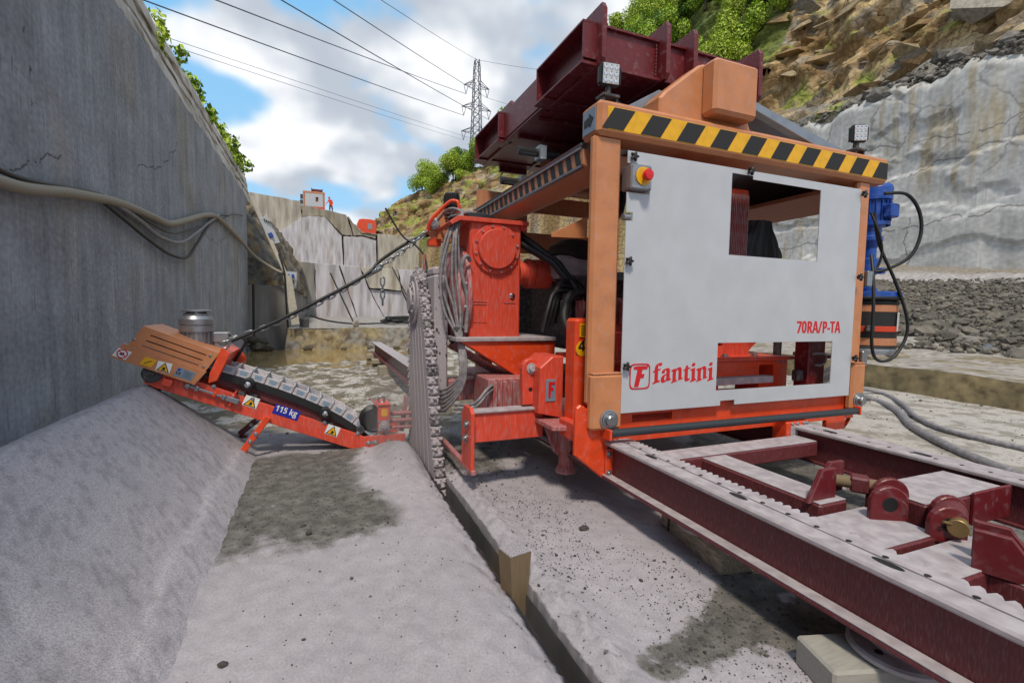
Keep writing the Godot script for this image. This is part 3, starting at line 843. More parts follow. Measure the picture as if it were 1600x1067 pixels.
	# rubble slope up to the ledge under the cliff
	var rub := rows_sheet([[V(11.8, 0.3, 4), V(11.8, 0.3, -4), V(12.0, 0.35, -8), V(12.6, 0.4, -16), V(14, 0.5, -34), V(16, 0.6, -62)], [V(14.5, 1.1, 4), V(14.6, 1.15, -4), V(15.0, 1.25, -8), V(15.5, 1.4, -16), V(17, 1.8, -34), V(20, 2.4, -62)], [V(23.0, 2.2, 4), V(23.2, 2.35, -8), V(23.6, 2.5, -11), V(24, 2.9, -16), V(24, 3.8, -34), V(26, 5, -62)]], 220, 90, func(_p: Vector3) -> float: return 0.35, func(p: Vector3, _n: Vector3) -> Color:
		var a := rk.get_noise_3d(p.x * 2.4, p.y * 4.0, p.z * 2.4)
		return lin(120, 114, 104).lerp(lin(96, 92, 84), smooth(-0.2, 0.3, a)), V(-0.5, 1, 0), rk, V(-0.4, 0.9, 0))
	tag(put(rub, "rubble_slope", M.stone_v), "slope of loose grey broken rock below the right cliff", "rubble slope", "", "structure")
	var led := rows_sheet([[V(22.6, 2.1, 4), V(22.9, 2.35, -8), V(23.3, 2.5, -11), V(23.8, 2.95, -16), V(24, 3.8, -34), V(26, 5, -62)], [V(23.4, 2.5, 4), V(23.6, 2.65, -8), V(24.0, 2.75, -11), V(24.4, 3.2, -16), V(24.6, 4.1, -34), V(26.6, 5.3, -62)], [V(28.6, 2.2, 4), V(28.6, 3.0, -8), V(28.6, 3.3, -11), V(28.6, 4.0, -16), V(28.6, 6.2, -34), V(28.6, 9.5, -62)]], 160, 20, func(_p: Vector3) -> float: return 0.16, func(p: Vector3, _n: Vector3) -> Color: return lin(186, 182, 182).lerp(lin(156, 148, 136), smooth(24.6, 26.5, p.x)), V(-0.4, 1, 0), rk, Vector3.UP)
	tag(put(led, "cliff_ledge", M.stone_v), "pale dusty ledge between the rubble slope and the right cliff", "ledge", "", "structure")
	# right: the great sawn cliff
	face_mat("right_face", 2048, 512, 66, Color(0.70, 0.70, 0.695), Color(0.62, 0.56, 0.45), Color(0.42, 0.41, 0.40), 0.07, 0.7, 0.5, 1.0, 0.05, [[0.45, 0.62, 0.6, 0.56, 0.7, 0.58, 0.8, 0.5, 0.9, 0.42, 1.0, 0.34], [0.4, 0.78, 0.55, 0.74, 0.66, 0.74, 0.8, 0.70, 1.0, 0.66], [0.6, 0.3, 0.68, 0.45, 0.76, 0.5, 0.82, 0.38, 0.92, 0.22], [0.72, 0.70, 0.722, 0.92], [0.66, 0.34, 0.661, 0.5], [0.3, 0.5, 0.42, 0.44, 0.5, 0.3], [0.8, 0.25, 0.87, 0.3, 0.95, 0.2], [0.5, 0.85, 0.6, 0.8, 0.68, 0.83]])
	var cn := noise(67, 0.16, 4)
	var cl := Mb.new().sheet(240, 110, func(i: int, j: int) -> Vector3:
		var z := lerpf(-70.0, 6.0, i / 240.0)
		var t := j / 110.0
		var yb := 0.6 + 0.13 * absf(minf(z, 0.0))
		var yt := 12.9 + 0.7 * cn.get_noise_1d(z * 1.5) + 0.35 * cn.get_noise_1d(z * 9.0) + maxf(0.0, (-z - 24.0)) * 0.10
		var y := lerpf(yb, yt, t)
		var x := 28.0 + 0.06 * cn.get_noise_2d(z, y) + 0.12 * smooth(0.1, 0.14, cn.get_noise_2d(z * 0.7 + 50.0, y * 1.2)) + 0.25 * pow(maxf(0.0, t - 0.95) / 0.05, 2.0)
		# cut steps: the upper lift stands back, the lowest forward, each with a broken edge
		var edge := 8.2 + 0.10 * (z + 16.0) + 0.5 * cn.get_noise_1d(z * 2.0 + 40.0)
		x += 0.16 * smooth(edge, edge + 0.12, y)
		var low := 5.3 + 0.09 * -z * 0.6 + 0.4 * cn.get_noise_1d(z * 2.5 + 90.0)
		x -= 0.07 * (1.0 - smooth(low, low + 0.12, y))
		x += 0.12 * smooth(-12.2, -12.1, z) - 0.14 * smooth(-19.4, -19.3, z)
		return V(x, y, z), null, func(p: Vector3) -> Vector2: return Vector2((p.z + 70.0) / 76.0, 1.0 - (p.y - 1.0) / 17.0), Vector3.LEFT)
	tag(put(cl, "cliff", M.right_face), "pale grey sawn cliff on the right with dark joints and rusty streaks", "cliff", "", "structure")

var hill_n := noise(71, 0.16, 5)
var hill_t := noise(75, 0.9, 3)
func strata(p: Vector3) -> float: return p.y * 0.85 - p.z * 0.30 - 0.2 * p.x
var hill_q := noise(72, 0.17, 6, FastNoiseLite.TYPE_SIMPLEX, FastNoiseLite.FRACTAL_RIDGED)
var hill_s := crag_noise(74, 0.6)
func crag_noise(sd: int, f: float) -> FastNoiseLite:
	var q := noise(sd, f, 1, FastNoiseLite.TYPE_CELLULAR, FastNoiseLite.FRACTAL_NONE)
	q.cellular_return_type = FastNoiseLite.RETURN_CELL_VALUE
	q.domain_warp_enabled = true
	q.domain_warp_amplitude = 2.0
	q.domain_warp_frequency = 0.2
	return q
const HB := [[2.0, 8.0, -84.0], [5.0, 8.6, -74.0], [8.6, 9.4, -62.0], [15.5, 10.5, -49.0], [23.0, 12.4, -36.0], [27.6, 13.0, -25.0], [28.4, 12.9, -16.0], [28.6, 12.7, -8.0], [29.0, 12.4, 8.0]]
func hill_at(u: float, t: float) -> Vector3:   # u along the hill 0..1, t up it 0..1
	var f := clampf(u, 0.0, 1.0) * (HB.size() - 1)
	var k := mini(int(f), HB.size() - 2)
	var a := V(HB[k][0], HB[k][1], HB[k][2]).lerp(V(HB[k + 1][0], HB[k + 1][1], HB[k + 1][2]), f - k)
	var wide := lerpf(10.0, 14.0, u)
	var tall := 10.8 + 9.2 * smooth(0.3, 0.48, u) + 3.0 * smooth(0.55, 0.85, u)
	var prof := 0.12 * t + 0.88 * smooth(0.0, 1.0, t * 0.9 + 0.05) if u > 0.5 else t
	var p := a + V(wide * t + 0.4 * smooth(0.05, 0.0, t), tall * prof - 13.0 * smooth(0.035, 0.0, t), -3.0 * t * (1.0 - u))
	return p + V(-0.75, 0.35, 0.3) * (2.0 * hill_n.get_noise_3dv(p) + 1.1 * hill_q.get_noise_3dv(p) + 0.5 * hill_t.get_noise_2d(strata(p) * 1.3, 0.04 * (p.x + p.z))) * smooth(0.03, 0.2, t)
func hillside() -> void:
	var q := noise(73, 0.22, 4)
	var hm := Mb.new().sheet(460, 130, func(i: int, j: int) -> Vector3: return hill_at(i / 460.0, j / 130.0), func(p: Vector3, n: Vector3) -> Color:
		var a := q.get_noise_3dv(p * V(1, 1.6, 1))
		var b := hill_n.get_noise_3dv(p * 2.2 + V(31, 0, 0))
		var c := lin(160, 132, 90).lerp(lin(200, 176, 132), smooth(-0.25, 0.3, a + 0.35 * hill_s.get_noise_3dv(p * V(1.0, 1.4, 0.8))))
		c = c.lerp(lin(160, 156, 150), smooth(0.05, 0.35, b) * 0.85)
		c = c.lerp(lin(126, 100, 66), 0.6 * smooth(0.0, 0.3, hill_t.get_noise_2d(strata(p) * 1.3, 0.04 * (p.x + p.z))))
		c = c.lerp(lin(116, 88, 56), smooth(0.15, 0.4, q.get_noise_3dv(p * V(2.5, 1.2, 2.5) + V(0, 50, 0))) * 0.7)
		var gr := smooth(0.06, 0.26, q.get_noise_3dv(p * 1.3 + V(9, 9, 9)) + (0.10 if p.z < -46.0 else -0.10) + 0.25 * (n.y - 0.5))
		if p.z < -26.5 and p.z > -47.0: c = c.lerp(lin(92, 122, 40) * (0.8 + 0.5 * b), 0.8 * smooth(0.0, 3.0, p.y - 17.0 + 3.0 * a))
		var rel := p.y - 12.9
		if p.z > -32.0: c = c.lerp(lin(150, 146, 140) * (0.8 + 0.5 * q.get_noise_3dv(p * 5.0)), 1.0 - smooth(1.2, 2.6, rel + 1.5 * a))
		return c.lerp(lin(124, 142, 50).lerp(lin(160, 164, 78), smooth(-0.2, 0.3, b)), gr * 0.85), null, V(-1, 1, 0.3))
	tag(put(hm, "hillside", M.hill_v), "steep brown rock hillside with grass patches above the quarry", "hillside", "", "structure")

# loose stones, a few shapes shared
func scatter_stones() -> void:
	var pale := lin(134, 128, 118)
	var spots := []
	for i in 17000:
		var t := pow(rng.randf(), 1.3)
		var z := rng.randf_range(-30.0, 2.0)
		var s := rng.randf_range(0.012, 0.055) * (1.0 + 2.6 * pow(rng.randf(), 12.0)) * (1.3 if t < 0.12 else 1.0)
		var x := lerpf(11.7, 23.4, t) + rng.randf_range(-0.2, 0.2) + maxf(0.0, (-z - 8.0)) * 0.08 * (1.0 - t)
		var y := lerpf(0.42, 1.3, t / 0.3) if t < 0.3 else lerpf(1.3, 2.5, (t - 0.3) / 0.7)
		spots.append([V(x, y + maxf(0.0, -z - 8.0) * 0.03 * t + 0.05, z), s, (pale * rng.randf_range(0.55, 1.25)).clamp()])
	for i in 1500:   # scree along the cliff's top edge
		var z := -36.0 + 40.0 * rng.randf()
		var s := rng.randf_range(0.03, 0.12) * (1.0 + 3.0 * pow(rng.randf(), 10.0))
		var up := pow(rng.randf(), 2.0)
		var y := 12.9 + 0.7 * 0.0 + maxf(0.0, (-z - 24.0)) * 0.10
		spots.append([V(28.15 + up * 1.6 + rng.randf() * 0.2, y + up * 1.5 + rng.randf_range(-0.1, 0.25), z), s, lin(140, 136, 130) * rng.randf_range(0.6, 1.2)])
	var base := Mb.new()
	base.rock(Vector3.ZERO, V(1.2, 0.7, 1.0), rng)
	var mm := MultiMesh.new()
	mm.transform_format = MultiMesh.TRANSFORM_3D
	mm.use_colors = true
	mm.mesh = base.mesh()
	mm.instance_count = spots.size()
	for i in spots.size():
		mm.set_instance_transform(i, Transform3D(Basis.from_euler(V(rng.randf() * TAU, rng.randf() * TAU, rng.randf() * 0.6)).scaled(Vector3.ONE * spots[i][1]), spots[i][0]))
		mm.set_instance_color(i, spots[i][2])
	var o := MultiMeshInstance3D.new()
	o.name = numbered("rubble")
	o.multimesh = mm
	o.material_override = M.stone_v
	add_child(o)
	tag(o, "loose broken stones covering the slope below the right cliff and its top edge", "rubble", "", "stuff")
	# angular rock sticking out of the brown hillside
	for kind in 2:
		var om := Mb.new()
		om.rock(Vector3.ZERO, V(1.3, 0.5, 1.4), rng, Basis.IDENTITY, 0.3)
		var mo := MultiMesh.new()
		mo.transform_format = MultiMesh.TRANSFORM_3D
		mo.use_colors = true
		mo.mesh = om.mesh()
		var list := []
		for i in 300:
			var u := rng.randf_range(0.60, 0.99)
			var t := rng.randf_range(0.06, 0.95)
			var p := hill_at(u, t)
			if hill_n.get_noise_3dv(p * 2.2 + V(31, 0, 0)) < -0.12: continue
			list.append([p + V(0.35, -0.3, 0), rng.randf_range(0.25, 0.75) * (1.0 + 1.4 * pow(rng.randf(), 6.0))])
		mo.instance_count = list.size()
		for i in list.size():
			var b := Basis.from_euler(V(0.25 + rng.randf_range(-0.25, 0.25), rng.randf_range(-0.5, 0.5) + (PI if rng.randf() < 0.5 else 0.0), 0.45 + rng.randf_range(-0.3, 0.3)))
			mo.set_instance_transform(i, Transform3D(b.scaled(Vector3.ONE * list[i][1]), list[i][0]))
			mo.set_instance_color(i, ([lin(176, 150, 108), lin(164, 158, 148), lin(150, 122, 82), lin(188, 170, 136)][rng.randi() % 4]) * rng.randf_range(0.75, 1.15))
		var oo := MultiMeshInstance3D.new()
		oo.name = numbered("outcrop")
		oo.multimesh = mo
		oo.material_override = M.stone_v
		add_child(oo)
		tag(oo, ["tan and grey rock outcrops covering the brown hillside", "smaller angular outcrops between the larger ones on the brown hillside"][kind], "rock outcrop", "", "stuff")
	# crumbs on the floor
	var cs := []
	var hubs := []
	for i in 90: hubs.append(Vector2(rng.randf_range(0.86, 1.5) if i % 3 else rng.randf_range(-0.35, 0.66), -4.1 + 3.6 * rng.randf()))
	for i in 7500:
		var hb: Vector2 = hubs[i % 90] + Vector2(rng.randfn() * 0.07, rng.randfn() * 0.16) * (0.4 + rng.randf())
		var x := hb.x if i % 3 else rng.randf_range(-0.4, 1.7)
		var z := hb.y if i % 3 else -4.3 + 4.3 * pow(rng.randf(), 1.2)
		if x > 1.75 or x < -0.42: continue
		if i > 5800:
			x = rng.randf_range(-1.6, 7.5); z = rng.randf_range(-9.0, -3.8)
		if i > 6700:
			x = rng.randf_range(3.4, 8.0); z = rng.randf_range(-7.0, -1.0)
		if x > 0.70 and x < 0.80: continue
		var s := rng.randf_range(0.0010, 0.0034) * (1.0 + 2.0 * pow(rng.randf(), 18.0)) * (2.4 if i > 5800 else 1.0)
		cs.append([V(x, ground_y(x, z) + s * 0.3, z), s, Color(0.05, 0.048, 0.048) * rng.randf_range(0.5, 2.0)])
	var m2 := MultiMesh.new()
	m2.transform_format = MultiMesh.TRANSFORM_3D
	m2.use_colors = true
	m2.mesh = base.mesh()
	m2.instance_count = cs.size()
	for i in cs.size():
		m2.set_instance_transform(i, Transform3D(Basis.from_euler(V(rng.randf() * TAU, rng.randf() * TAU, 0)).scaled(Vector3.ONE * cs[i][1]), cs[i][0]))
		m2.set_instance_color(i, cs[i][2])
	var o2 := MultiMeshInstance3D.new()
	o2.name = numbered("gravel")
	o2.multimesh = m2
	o2.material_override = M.plain_v
	add_child(o2)
	tag(o2, "dark stone crumbs scattered over the dusty floor", "gravel", "", "stuff")
	# boulders one can tell apart at the foot of the slope
	var bl := [[12.1, 0.55, -6.4, 0.62, 0.12, "flat pale slab lying beside the hanging strap end"], [12.6, 0.55, -5.6, 0.36, 0.22, "angular grey boulder next to the flat slab"], [12.3, 0.48, -5.15, 0.28, 0.15, "small bluish stone right of the angular boulder"], [13.6, 0.8, -4.7, 0.30, 0.16, "rounded tan stone behind the small bluish stone"], [12.6, 0.55, -3.75, 0.55, 0.26, "broad pale boulder with a sharp top near the right edge"], [14.6, 1.3, -3.8, 0.42, 0.10, "thin pale slab lying halfway up the rubble"], [15.6, 1.6, -3.2, 0.75, 0.22, "large dark slab sticking out of the rubble at the right edge"], [15.5, 1.75, -4.3, 0.62, 0.12, "brownish flat slab high on the rubble slope"], [13.2, 0.62, -5.9, 0.24, 0.16, "rust-tinted stone above the flat pale slab"]]
	for b: Array in bl:
		var mb := Mb.new()
		var tint: Array = [lin(168, 164, 158), lin(140, 136, 128), lin(120, 126, 136), lin(160, 146, 118), lin(176, 172, 164), lin(178, 174, 166), lin(112, 106, 96), lin(130, 116, 92), lin(156, 130, 94)]
		mb.col = tint[bl.find(b)]
		mb.rock(V(b[0], b[1], b[2]), V(b[3], b[4], b[3] * 0.8), rng, Basis.from_euler(V(rng.randf_range(-0.2, 0.2), rng.randf() * TAU, rng.randf_range(-0.25, 0.25))))
		tag(put(mb, "boulder", M.stone_v), b[5], "boulder", "boulders at the foot of the rubble slope")
	var fs := [[-0.06, -2.53, 0.016, "larger of two dark stones on the damp mud patch"], [-0.09, -2.65, 0.013, "smaller of two dark stones on the damp mud patch"], [1.28, -2.11, 0.022, "single dark pebble on the pale dust between cut and rail"], [-0.3, -1.68, 0.012, "black stone chip on the dust nearest the camera"]]
	for b: Array in fs:
		var mb := Mb.new()
		mb.col = lin(84, 80, 76)
		mb.rock(V(b[0], ground_y(b[0], b[1]) + b[2] * 0.4, b[1]), V(b[2] * 1.3, b[2] * 0.8, b[2]), rng)
		tag(put(mb, "stone", M.stone_v), b[3], "stone", "dark stones on the dust")

# ---------------------------------------------------------------- plants, pylon, lines, the far rim
func crown_mesh(sd: int, rx: float, ry: float, count: int, leaf: float, tint: Color, tint2: Color) -> ArrayMesh:
	var rn := RandomNumberGenerator.new()
	rn.seed = sd
	var lobes := []
	for i in 9:
		lobes.append([V(rn.randf_range(-0.6, 0.6) * rx, rn.randf_range(-0.55, 0.75) * ry, rn.randf_range(-0.6, 0.6) * rx), rn.randf_range(0.3, 0.55)])
	var mb := Mb.new()
	for i in count:
		var l: Array = lobes[i % 9]
		var d := V(rn.randfn(), rn.randfn(), rn.randfn()).normalized()
		var p: Vector3 = l[0] + d * V(rx, ry, rx) * l[1] * pow(rn.randf(), 0.4)
		var s := leaf * rn.randf_range(0.6, 1.3)
		var nr := (d + V(0, 0.5, 0) + V(rn.randfn(), rn.randfn(), rn.randfn()) * 0.6).normalized()
		var t := nr.cross(V(rn.randfn(), rn.randfn(), rn.randfn())).normalized()
		var b := nr.cross(t)
		var k := rn.randf_range(0.55, 1.35)
		mb.col = tint.lerp(tint2, rn.randf()) * k
		mb.tri(p - t * s, p + b * s * 0.55, p + t * s, nr, nr, nr)
		mb.tri(p - t * s, p + t * s, p - b * s * 0.55 - nr * s * 0.3, nr, nr, nr)
	return mb.mesh()
func trunk_mesh(sd: int, h: float, r: float, spread: float) -> ArrayMesh:
	var rn := RandomNumberGenerator.new()
	rn.seed = sd
	var mb := Mb.new()
	mb.col = lin(74, 62, 48)
	mb.lathe(V(0, -0.6, 0), Vector3.UP, [Vector2(r * 1.4, 0), Vector2(r, 0.8), Vector2(r * 0.7, h * 0.7), Vector2(r * 0.2, h)], 7)
	for i in 6:
		var y := h * rn.randf_range(0.3, 0.8)
		var d := V(rn.randfn(), 0.7, rn.randfn()).normalized()
		mb.tube([V(0, y, 0), V(0, y, 0) + d * spread * 0.5, V(0, y, 0) + d * spread + V(0, 0.1, 0) * spread], r * 0.28, 5)
	return mb.mesh()
func plants() -> void:
	var g1 := Color(0.22, 0.36, 0.03); var g2 := Color(0.44, 0.56, 0.05); var g3 := Color(0.07, 0.15, 0.03)
	var crowns := []
	var trunks := []
	for k in 4:
		crowns.append(crown_mesh(300 + k, 2.1, 2.2, 8500, 0.10, [g1, g2, g1, g3][k], [g2, Color(0.34, 0.44, 0.05), g2, g1][k]))
		trunks.append(trunk_mesh(400 + k, 3.4, 0.12, 1.5))
	var place := func(u: float, t: float, s: float, k: int, label: String, group: String) -> void:
		var p := hill_at(u, t)
		var o := thing("tree", label, "tree", p, group)
		o.rotation.y = rng.randf() * TAU
		piece(trunks[k], "trunk", M.plain_v, o, Transform3D(Basis.IDENTITY.scaled(Vector3.ONE * s), Vector3.ZERO))
		piece(crowns[k], "crown", M.foliage, o, Transform3D(Basis.IDENTITY.scaled(V(s, s * rng.randf_range(0.9, 1.2), s)), V(0, 2.3 * s, 0)))
	var n := 0
	for i in 150:
		var u := rng.randf_range(0.41, 0.675)
		var t := rng.randf_range(0.22, 1.0)
		if u > 0.585 and t < 0.40 + (u - 0.585) * 3.0: continue
		place.call(u, t, rng.randf_range(0.55, 1.05), i % 4, "bright green leafy tree in the wood on the slope above the cliff", "trees on the slope above the cliff")
		n += 1
	for a: Array in [[0.14, 0.95, 1.0, 0], [0.19, 0.80, 0.95, 1], [0.22, 0.72, 0.9, 0], [0.245, 0.78, 1.0, 1], [0.27, 0.86, 1.0, 2], [0.29, 0.95, 1.1, 1], [0.31, 1.0, 1.1, 0], [0.23, 0.9, 1.0, 3], [0.33, 0.92, 0.9, 1]]:
		place.call(a[0], a[1], a[2], a[3], "green tree on the crest of the far brown hillside", "trees on the crest of the far hillside")
	# shrubs on top of the left wall
	var sh := []
	for k in 3: sh.append(crown_mesh(330 + k, 0.42, 0.42, 420, 0.07, [g1, g2, g3][k], g2))
	var stem := trunk_mesh(410, 0.5, 0.02, 0.25)
	for i in 42:
		var z := -6.2 - 9.4 * pow(i / 41.0, 0.9) + rng.randf_range(-0.2, 0.2)
		var s := rng.randf_range(0.45, 0.95) * lerpf(0.7, 1.25, i / 41.0)
		var o := thing("shrub", "green shrub growing along the top edge of the left quarry wall", "shrub", V(-2.08 - rng.randf() * 0.25, 4.62, z), "shrubs along the top of the left wall")
		o.rotation.y = rng.randf() * TAU
		piece(stem, "stem", M.plain_v, o, Transform3D(Basis.IDENTITY.scaled(Vector3.ONE * s), Vector3.ZERO))
		piece(sh[i % 3], "leaves", M.foliage, o, Transform3D(Basis.IDENTITY.scaled(V(s, s * 1.25, s)), V(0, 0.28 * s, 0)))
	var wd := thing("weed", "small sprig of weed rooted in the narrow ledge high on the left wall", "weed", V(-1.98, 4.42, -7.6))
	piece(sh[1], "leaves", M.foliage, wd, Transform3D(Basis.IDENTITY.scaled(V(0.5, 0.8, 0.6)), V(0, 0.1, 0)))
	# bushes beyond the cabin, on the rim
	var fb := thing("bush", "round green bush beyond the orange cabin on the quarry rim", "bush", V(10.0, 11.6, -76.0))
	piece(crowns[0], "leaves", M.foliage, fb, Transform3D(Basis.IDENTITY.scaled(V(0.9, 0.7, 0.9)), V(0, 0.8, 0)))

func pylon_and_lines() -> void:
	var o := V(56.0, 40.0, -178.0)
	var p := thing("pylon", "tall grey lattice electricity pylon standing against the clouds", "pylon", o)
	var r := 0.16
	var lv := [[0.0, 4.0], [15.0, 2.6], [27.0, 1.7], [36.0, 1.45], [45.0, 1.2], [52.0, 1.0], [55.0, 0.7]]
	var legs: Array = []
	for sx: float in [-1, 1]:
		for sz: float in [-1, 1]:
			var pts := []
			for l: Array in lv: pts.append(o + V(sx * l[1], l[0], sz * l[1]))
			put(Mb.new().tube(pts, r, 5), "leg", M.wire, p)
	var br := Mb.new()
	for k in range(0, lv.size() - 1):
		var y0: float = lv[k][0]; var y1: float = lv[k + 1][0]
		var cells := maxi(1, int((y1 - y0) / 3.0))
		for c in cells:
			var ya := lerpf(y0, y1, float(c) / cells); var yb := lerpf(y0, y1, float(c + 1) / cells)
			var wa := lerpf(lv[k][1], lv[k + 1][1], float(c) / cells); var wb := lerpf(lv[k][1], lv[k + 1][1], float(c + 1) / cells)
			for s: float in [-1, 1]:
				for d: float in [-1, 1]:
					br.tube([o + V(-wa * d, ya, s * wa), o + V(wb * d, yb, s * wb)], 0.08, 4)
					br.tube([o + V(s * wa, ya, -wa * d), o + V(s * wb, yb, wb * d)], 0.08, 4)
				br.tube([o + V(-wa, ya, s * wa), o + V(wa, ya, s * wa)], 0.08, 4)
	tag(put(br, "bracing", M.wire, p), "", "", "", "stuff")
	var tips := []
	for a: Array in [[45.0, 5.0], [37.0, 5.8], [28.0, 5.8]]:
		for s: float in [-1, 1]:
			var ab := Mb.new()
			var tip: Vector3 = o + V(s * a[1], a[0], 0)
			for z: float in [-1.2, 1.2]:
				ab.tube([o + V(s * 1.2, a[0], z), tip], 0.12, 4)
				ab.tube([o + V(s * 1.2, a[0] + 2.2, z * 0.9), tip], 0.12, 4)
				ab.tube([o + V(s * 3.0, a[0], z * 0.55), o + V(s * 1.2, a[0] + 2.2, z * 0.9)], 0.08, 4)
			put(ab, "cross_arm", M.wire, p)
			var ins := Mb.new()
			for w: float in [0.0, -0.55]: ins.tube([tip + V(s * w * 3.0, 0, 0), tip + V(-s * 0.8, -3.2, 0)], 0.11, 5)
			put(ins, "insulator", M.wire, p)
			tips.append(tip + V(-s * 0.8, -3.2, 0))
	tips.append(o + V(0, 55, 0))
	# lines coming in over the quarry: near end of each
	var near := [V(-10.4, 39.5, -71.8), V(2.7, 39.8, -66.5), V(-17.9, 39.0, -74.8), V(8.3, 39.9, -64.3), V(-15.0, 33.4, -73.0), V(-19.0, 35.6, -74.7), V(-3.3, 39.7, -69.0)]
	var from := [0, 1, 2, 6, 4, 5, 3]
	var lab := ["second overhead power line from the left at the top of the photo", "fourth overhead power line from the left, to the right pylon arm", "leftmost thick overhead power line, to the middle pylon arm", "thin overhead earth wire running to the pylon's peak", "faint lowest overhead power line on the left", "faint overhead power line just below the leftmost thick one", "third overhead power line from the left, to the middle of the pylon"]
	for k in 7:
		var a: Vector3 = near[k]
		var b: Vector3 = tips[from[k]]
		a += (a - b) * 0.5
		var pts := []
		for i in 41:
			var t := i / 40.0
			pts.append(a.lerp(b, t) - V(0, 2.2 * 4.0 * t * (1.0 - t), 0) * 0.25)
		tag(put(Mb.new().tube(pts, [0.085, 0.07, 0.09, 0.045, 0.035, 0.035, 0.085][k], 5), "power_line", M.wire), lab[k], "power line", "overhead power lines")
	for k in 2:
		var b: Vector3 = [tips[6], tips[1]][k]
		var a: Vector3 = b + V(60, -6.0 - 8.0 * k, 26)
		var pts := []
		for i in 21: pts.append(b.lerp(a, i / 20.0) - V(0, 6.0 * (i / 20.0) * (1.0 - i / 20.0), 0))
		tag(put(Mb.new().tube(pts, 0.06, 5), "power_line", M.wire), ["wire running down from the pylon's peak to the right", "wire running from the pylon's top right arm towards the roof"][k], "power line", "overhead power lines")

# a body as one skin: bones are [from, to, radius from, radius to, colour]
func body_mesh(bones: Array, cell: float, k: float) -> ArrayMesh:
	var lo := V(1e9, 1e9, 1e9); var hi := -lo
	for b: Array in bones:
		for e in 2:
			var p: Vector3 = b[e]; var r: float = b[2 + e] + 2.0 * cell
			lo = lo.min(p - V(r, r, r)); hi = hi.max(p + V(r, r, r))
	var dim := Vector3i(((hi - lo) / cell).ceil()) + Vector3i.ONE
	var f := PackedFloat32Array(); f.resize(dim.x * dim.y * dim.z)
	var dist := func(p: Vector3) -> float:
		var s := 0.0
		for b: Array in bones:
			var a: Vector3 = b[0]; var d: Vector3 = b[1] - a
			var t := clampf((p - a).dot(d) / maxf(d.length_squared(), 1e-9), 0.0, 1.0)
			s += exp(-((p - a - d * t).length() - lerpf(b[2], b[3], t)) / k)
		return -k * log(maxf(s, 1e-30))
	for z in dim.z:
		for y in dim.y:
			for x in dim.x: f[(z * dim.y + y) * dim.x + x] = dist.call(lo + V(x, y, z) * cell)
	var mb := Mb.new()
	var vid := {}
	var pos := PackedVector3Array()
	for z in dim.z - 1:
		for y in dim.y - 1:
			for x in dim.x - 1:
				var s := Vector3.ZERO; var cnt := 0
				for e: Array in [[0, 1], [0, 2], [0, 4], [1, 3], [1, 5], [2, 3], [2, 6], [3, 7], [4, 5], [4, 6], [5, 7], [6, 7]]:
					var a := V(e[0] & 1, (e[0] >> 1) & 1, e[0] >> 2); var b := V(e[1] & 1, (e[1] >> 1) & 1, e[1] >> 2)
					var fa := f[((z + int(a.z)) * dim.y + y + int(a.y)) * dim.x + x + int(a.x)]; var fb := f[((z + int(b.z)) * dim.y + y + int(b.y)) * dim.x + x + int(b.x)]
					if (fa < 0.0) != (fb < 0.0):
						s += a.lerp(b, fa / (fa - fb)); cnt += 1
				if cnt:
					vid[Vector3i(x, y, z)] = pos.size()
					pos.append(lo + (V(x, y, z) + s / cnt) * cell)
	var nrm := PackedVector3Array(); var cols := PackedColorArray()
	for p in pos:
		var h := cell * 0.5
		nrm.append(V(dist.call(p + V(h, 0, 0)) - dist.call(p - V(h, 0, 0)), dist.call(p + V(0, h, 0)) - dist.call(p - V(0, h, 0)), dist.call(p + V(0, 0, h)) - dist.call(p - V(0, 0, h))).normalized())
		var best := 1e9; var bc := Color.WHITE
		for b: Array in bones:
			var a: Vector3 = b[0]; var d: Vector3 = b[1] - a
			var t := clampf((p - a).dot(d) / maxf(d.length_squared(), 1e-9), 0.0, 1.0)
			var q := (p - a - d * t).length() - lerpf(b[2], b[3], t)
			if q < best: best = q; bc = b[4]
		cols.append(bc)
	for key: Vector3i in vid:
		for ax in 3:
			var e := Vector3i.ZERO; e[ax] = 1
			var i0 := (key.z * dim.y + key.y) * dim.x + key.x
			var k2 := key + e
			var i1 := (k2.z * dim.y + k2.y) * dim.x + k2.x
			if (f[i0] < 0.0) == (f[i1] < 0.0): continue
			var u := Vector3i.ZERO; u[(ax + 1) % 3] = 1
			var w := Vector3i.ZERO; w[(ax + 2) % 3] = 1
			var ids := [key, key - u, key - u - w, key - w]
			if not ids.all(func(q: Vector3i) -> bool: return vid.has(q)): continue
			var q := ids.map(func(g: Vector3i) -> int: return vid[g])
			for t: Array in [[0, 1, 2], [0, 2, 3]]:
				mb.col = cols[q[t[0]]]
				mb.tri(pos[q[t[0]]], pos[q[t[1]]], pos[q[t[2]]], nrm[q[t[0]]], nrm[q[t[1]]], nrm[q[t[2]]])
	return mb.mesh()

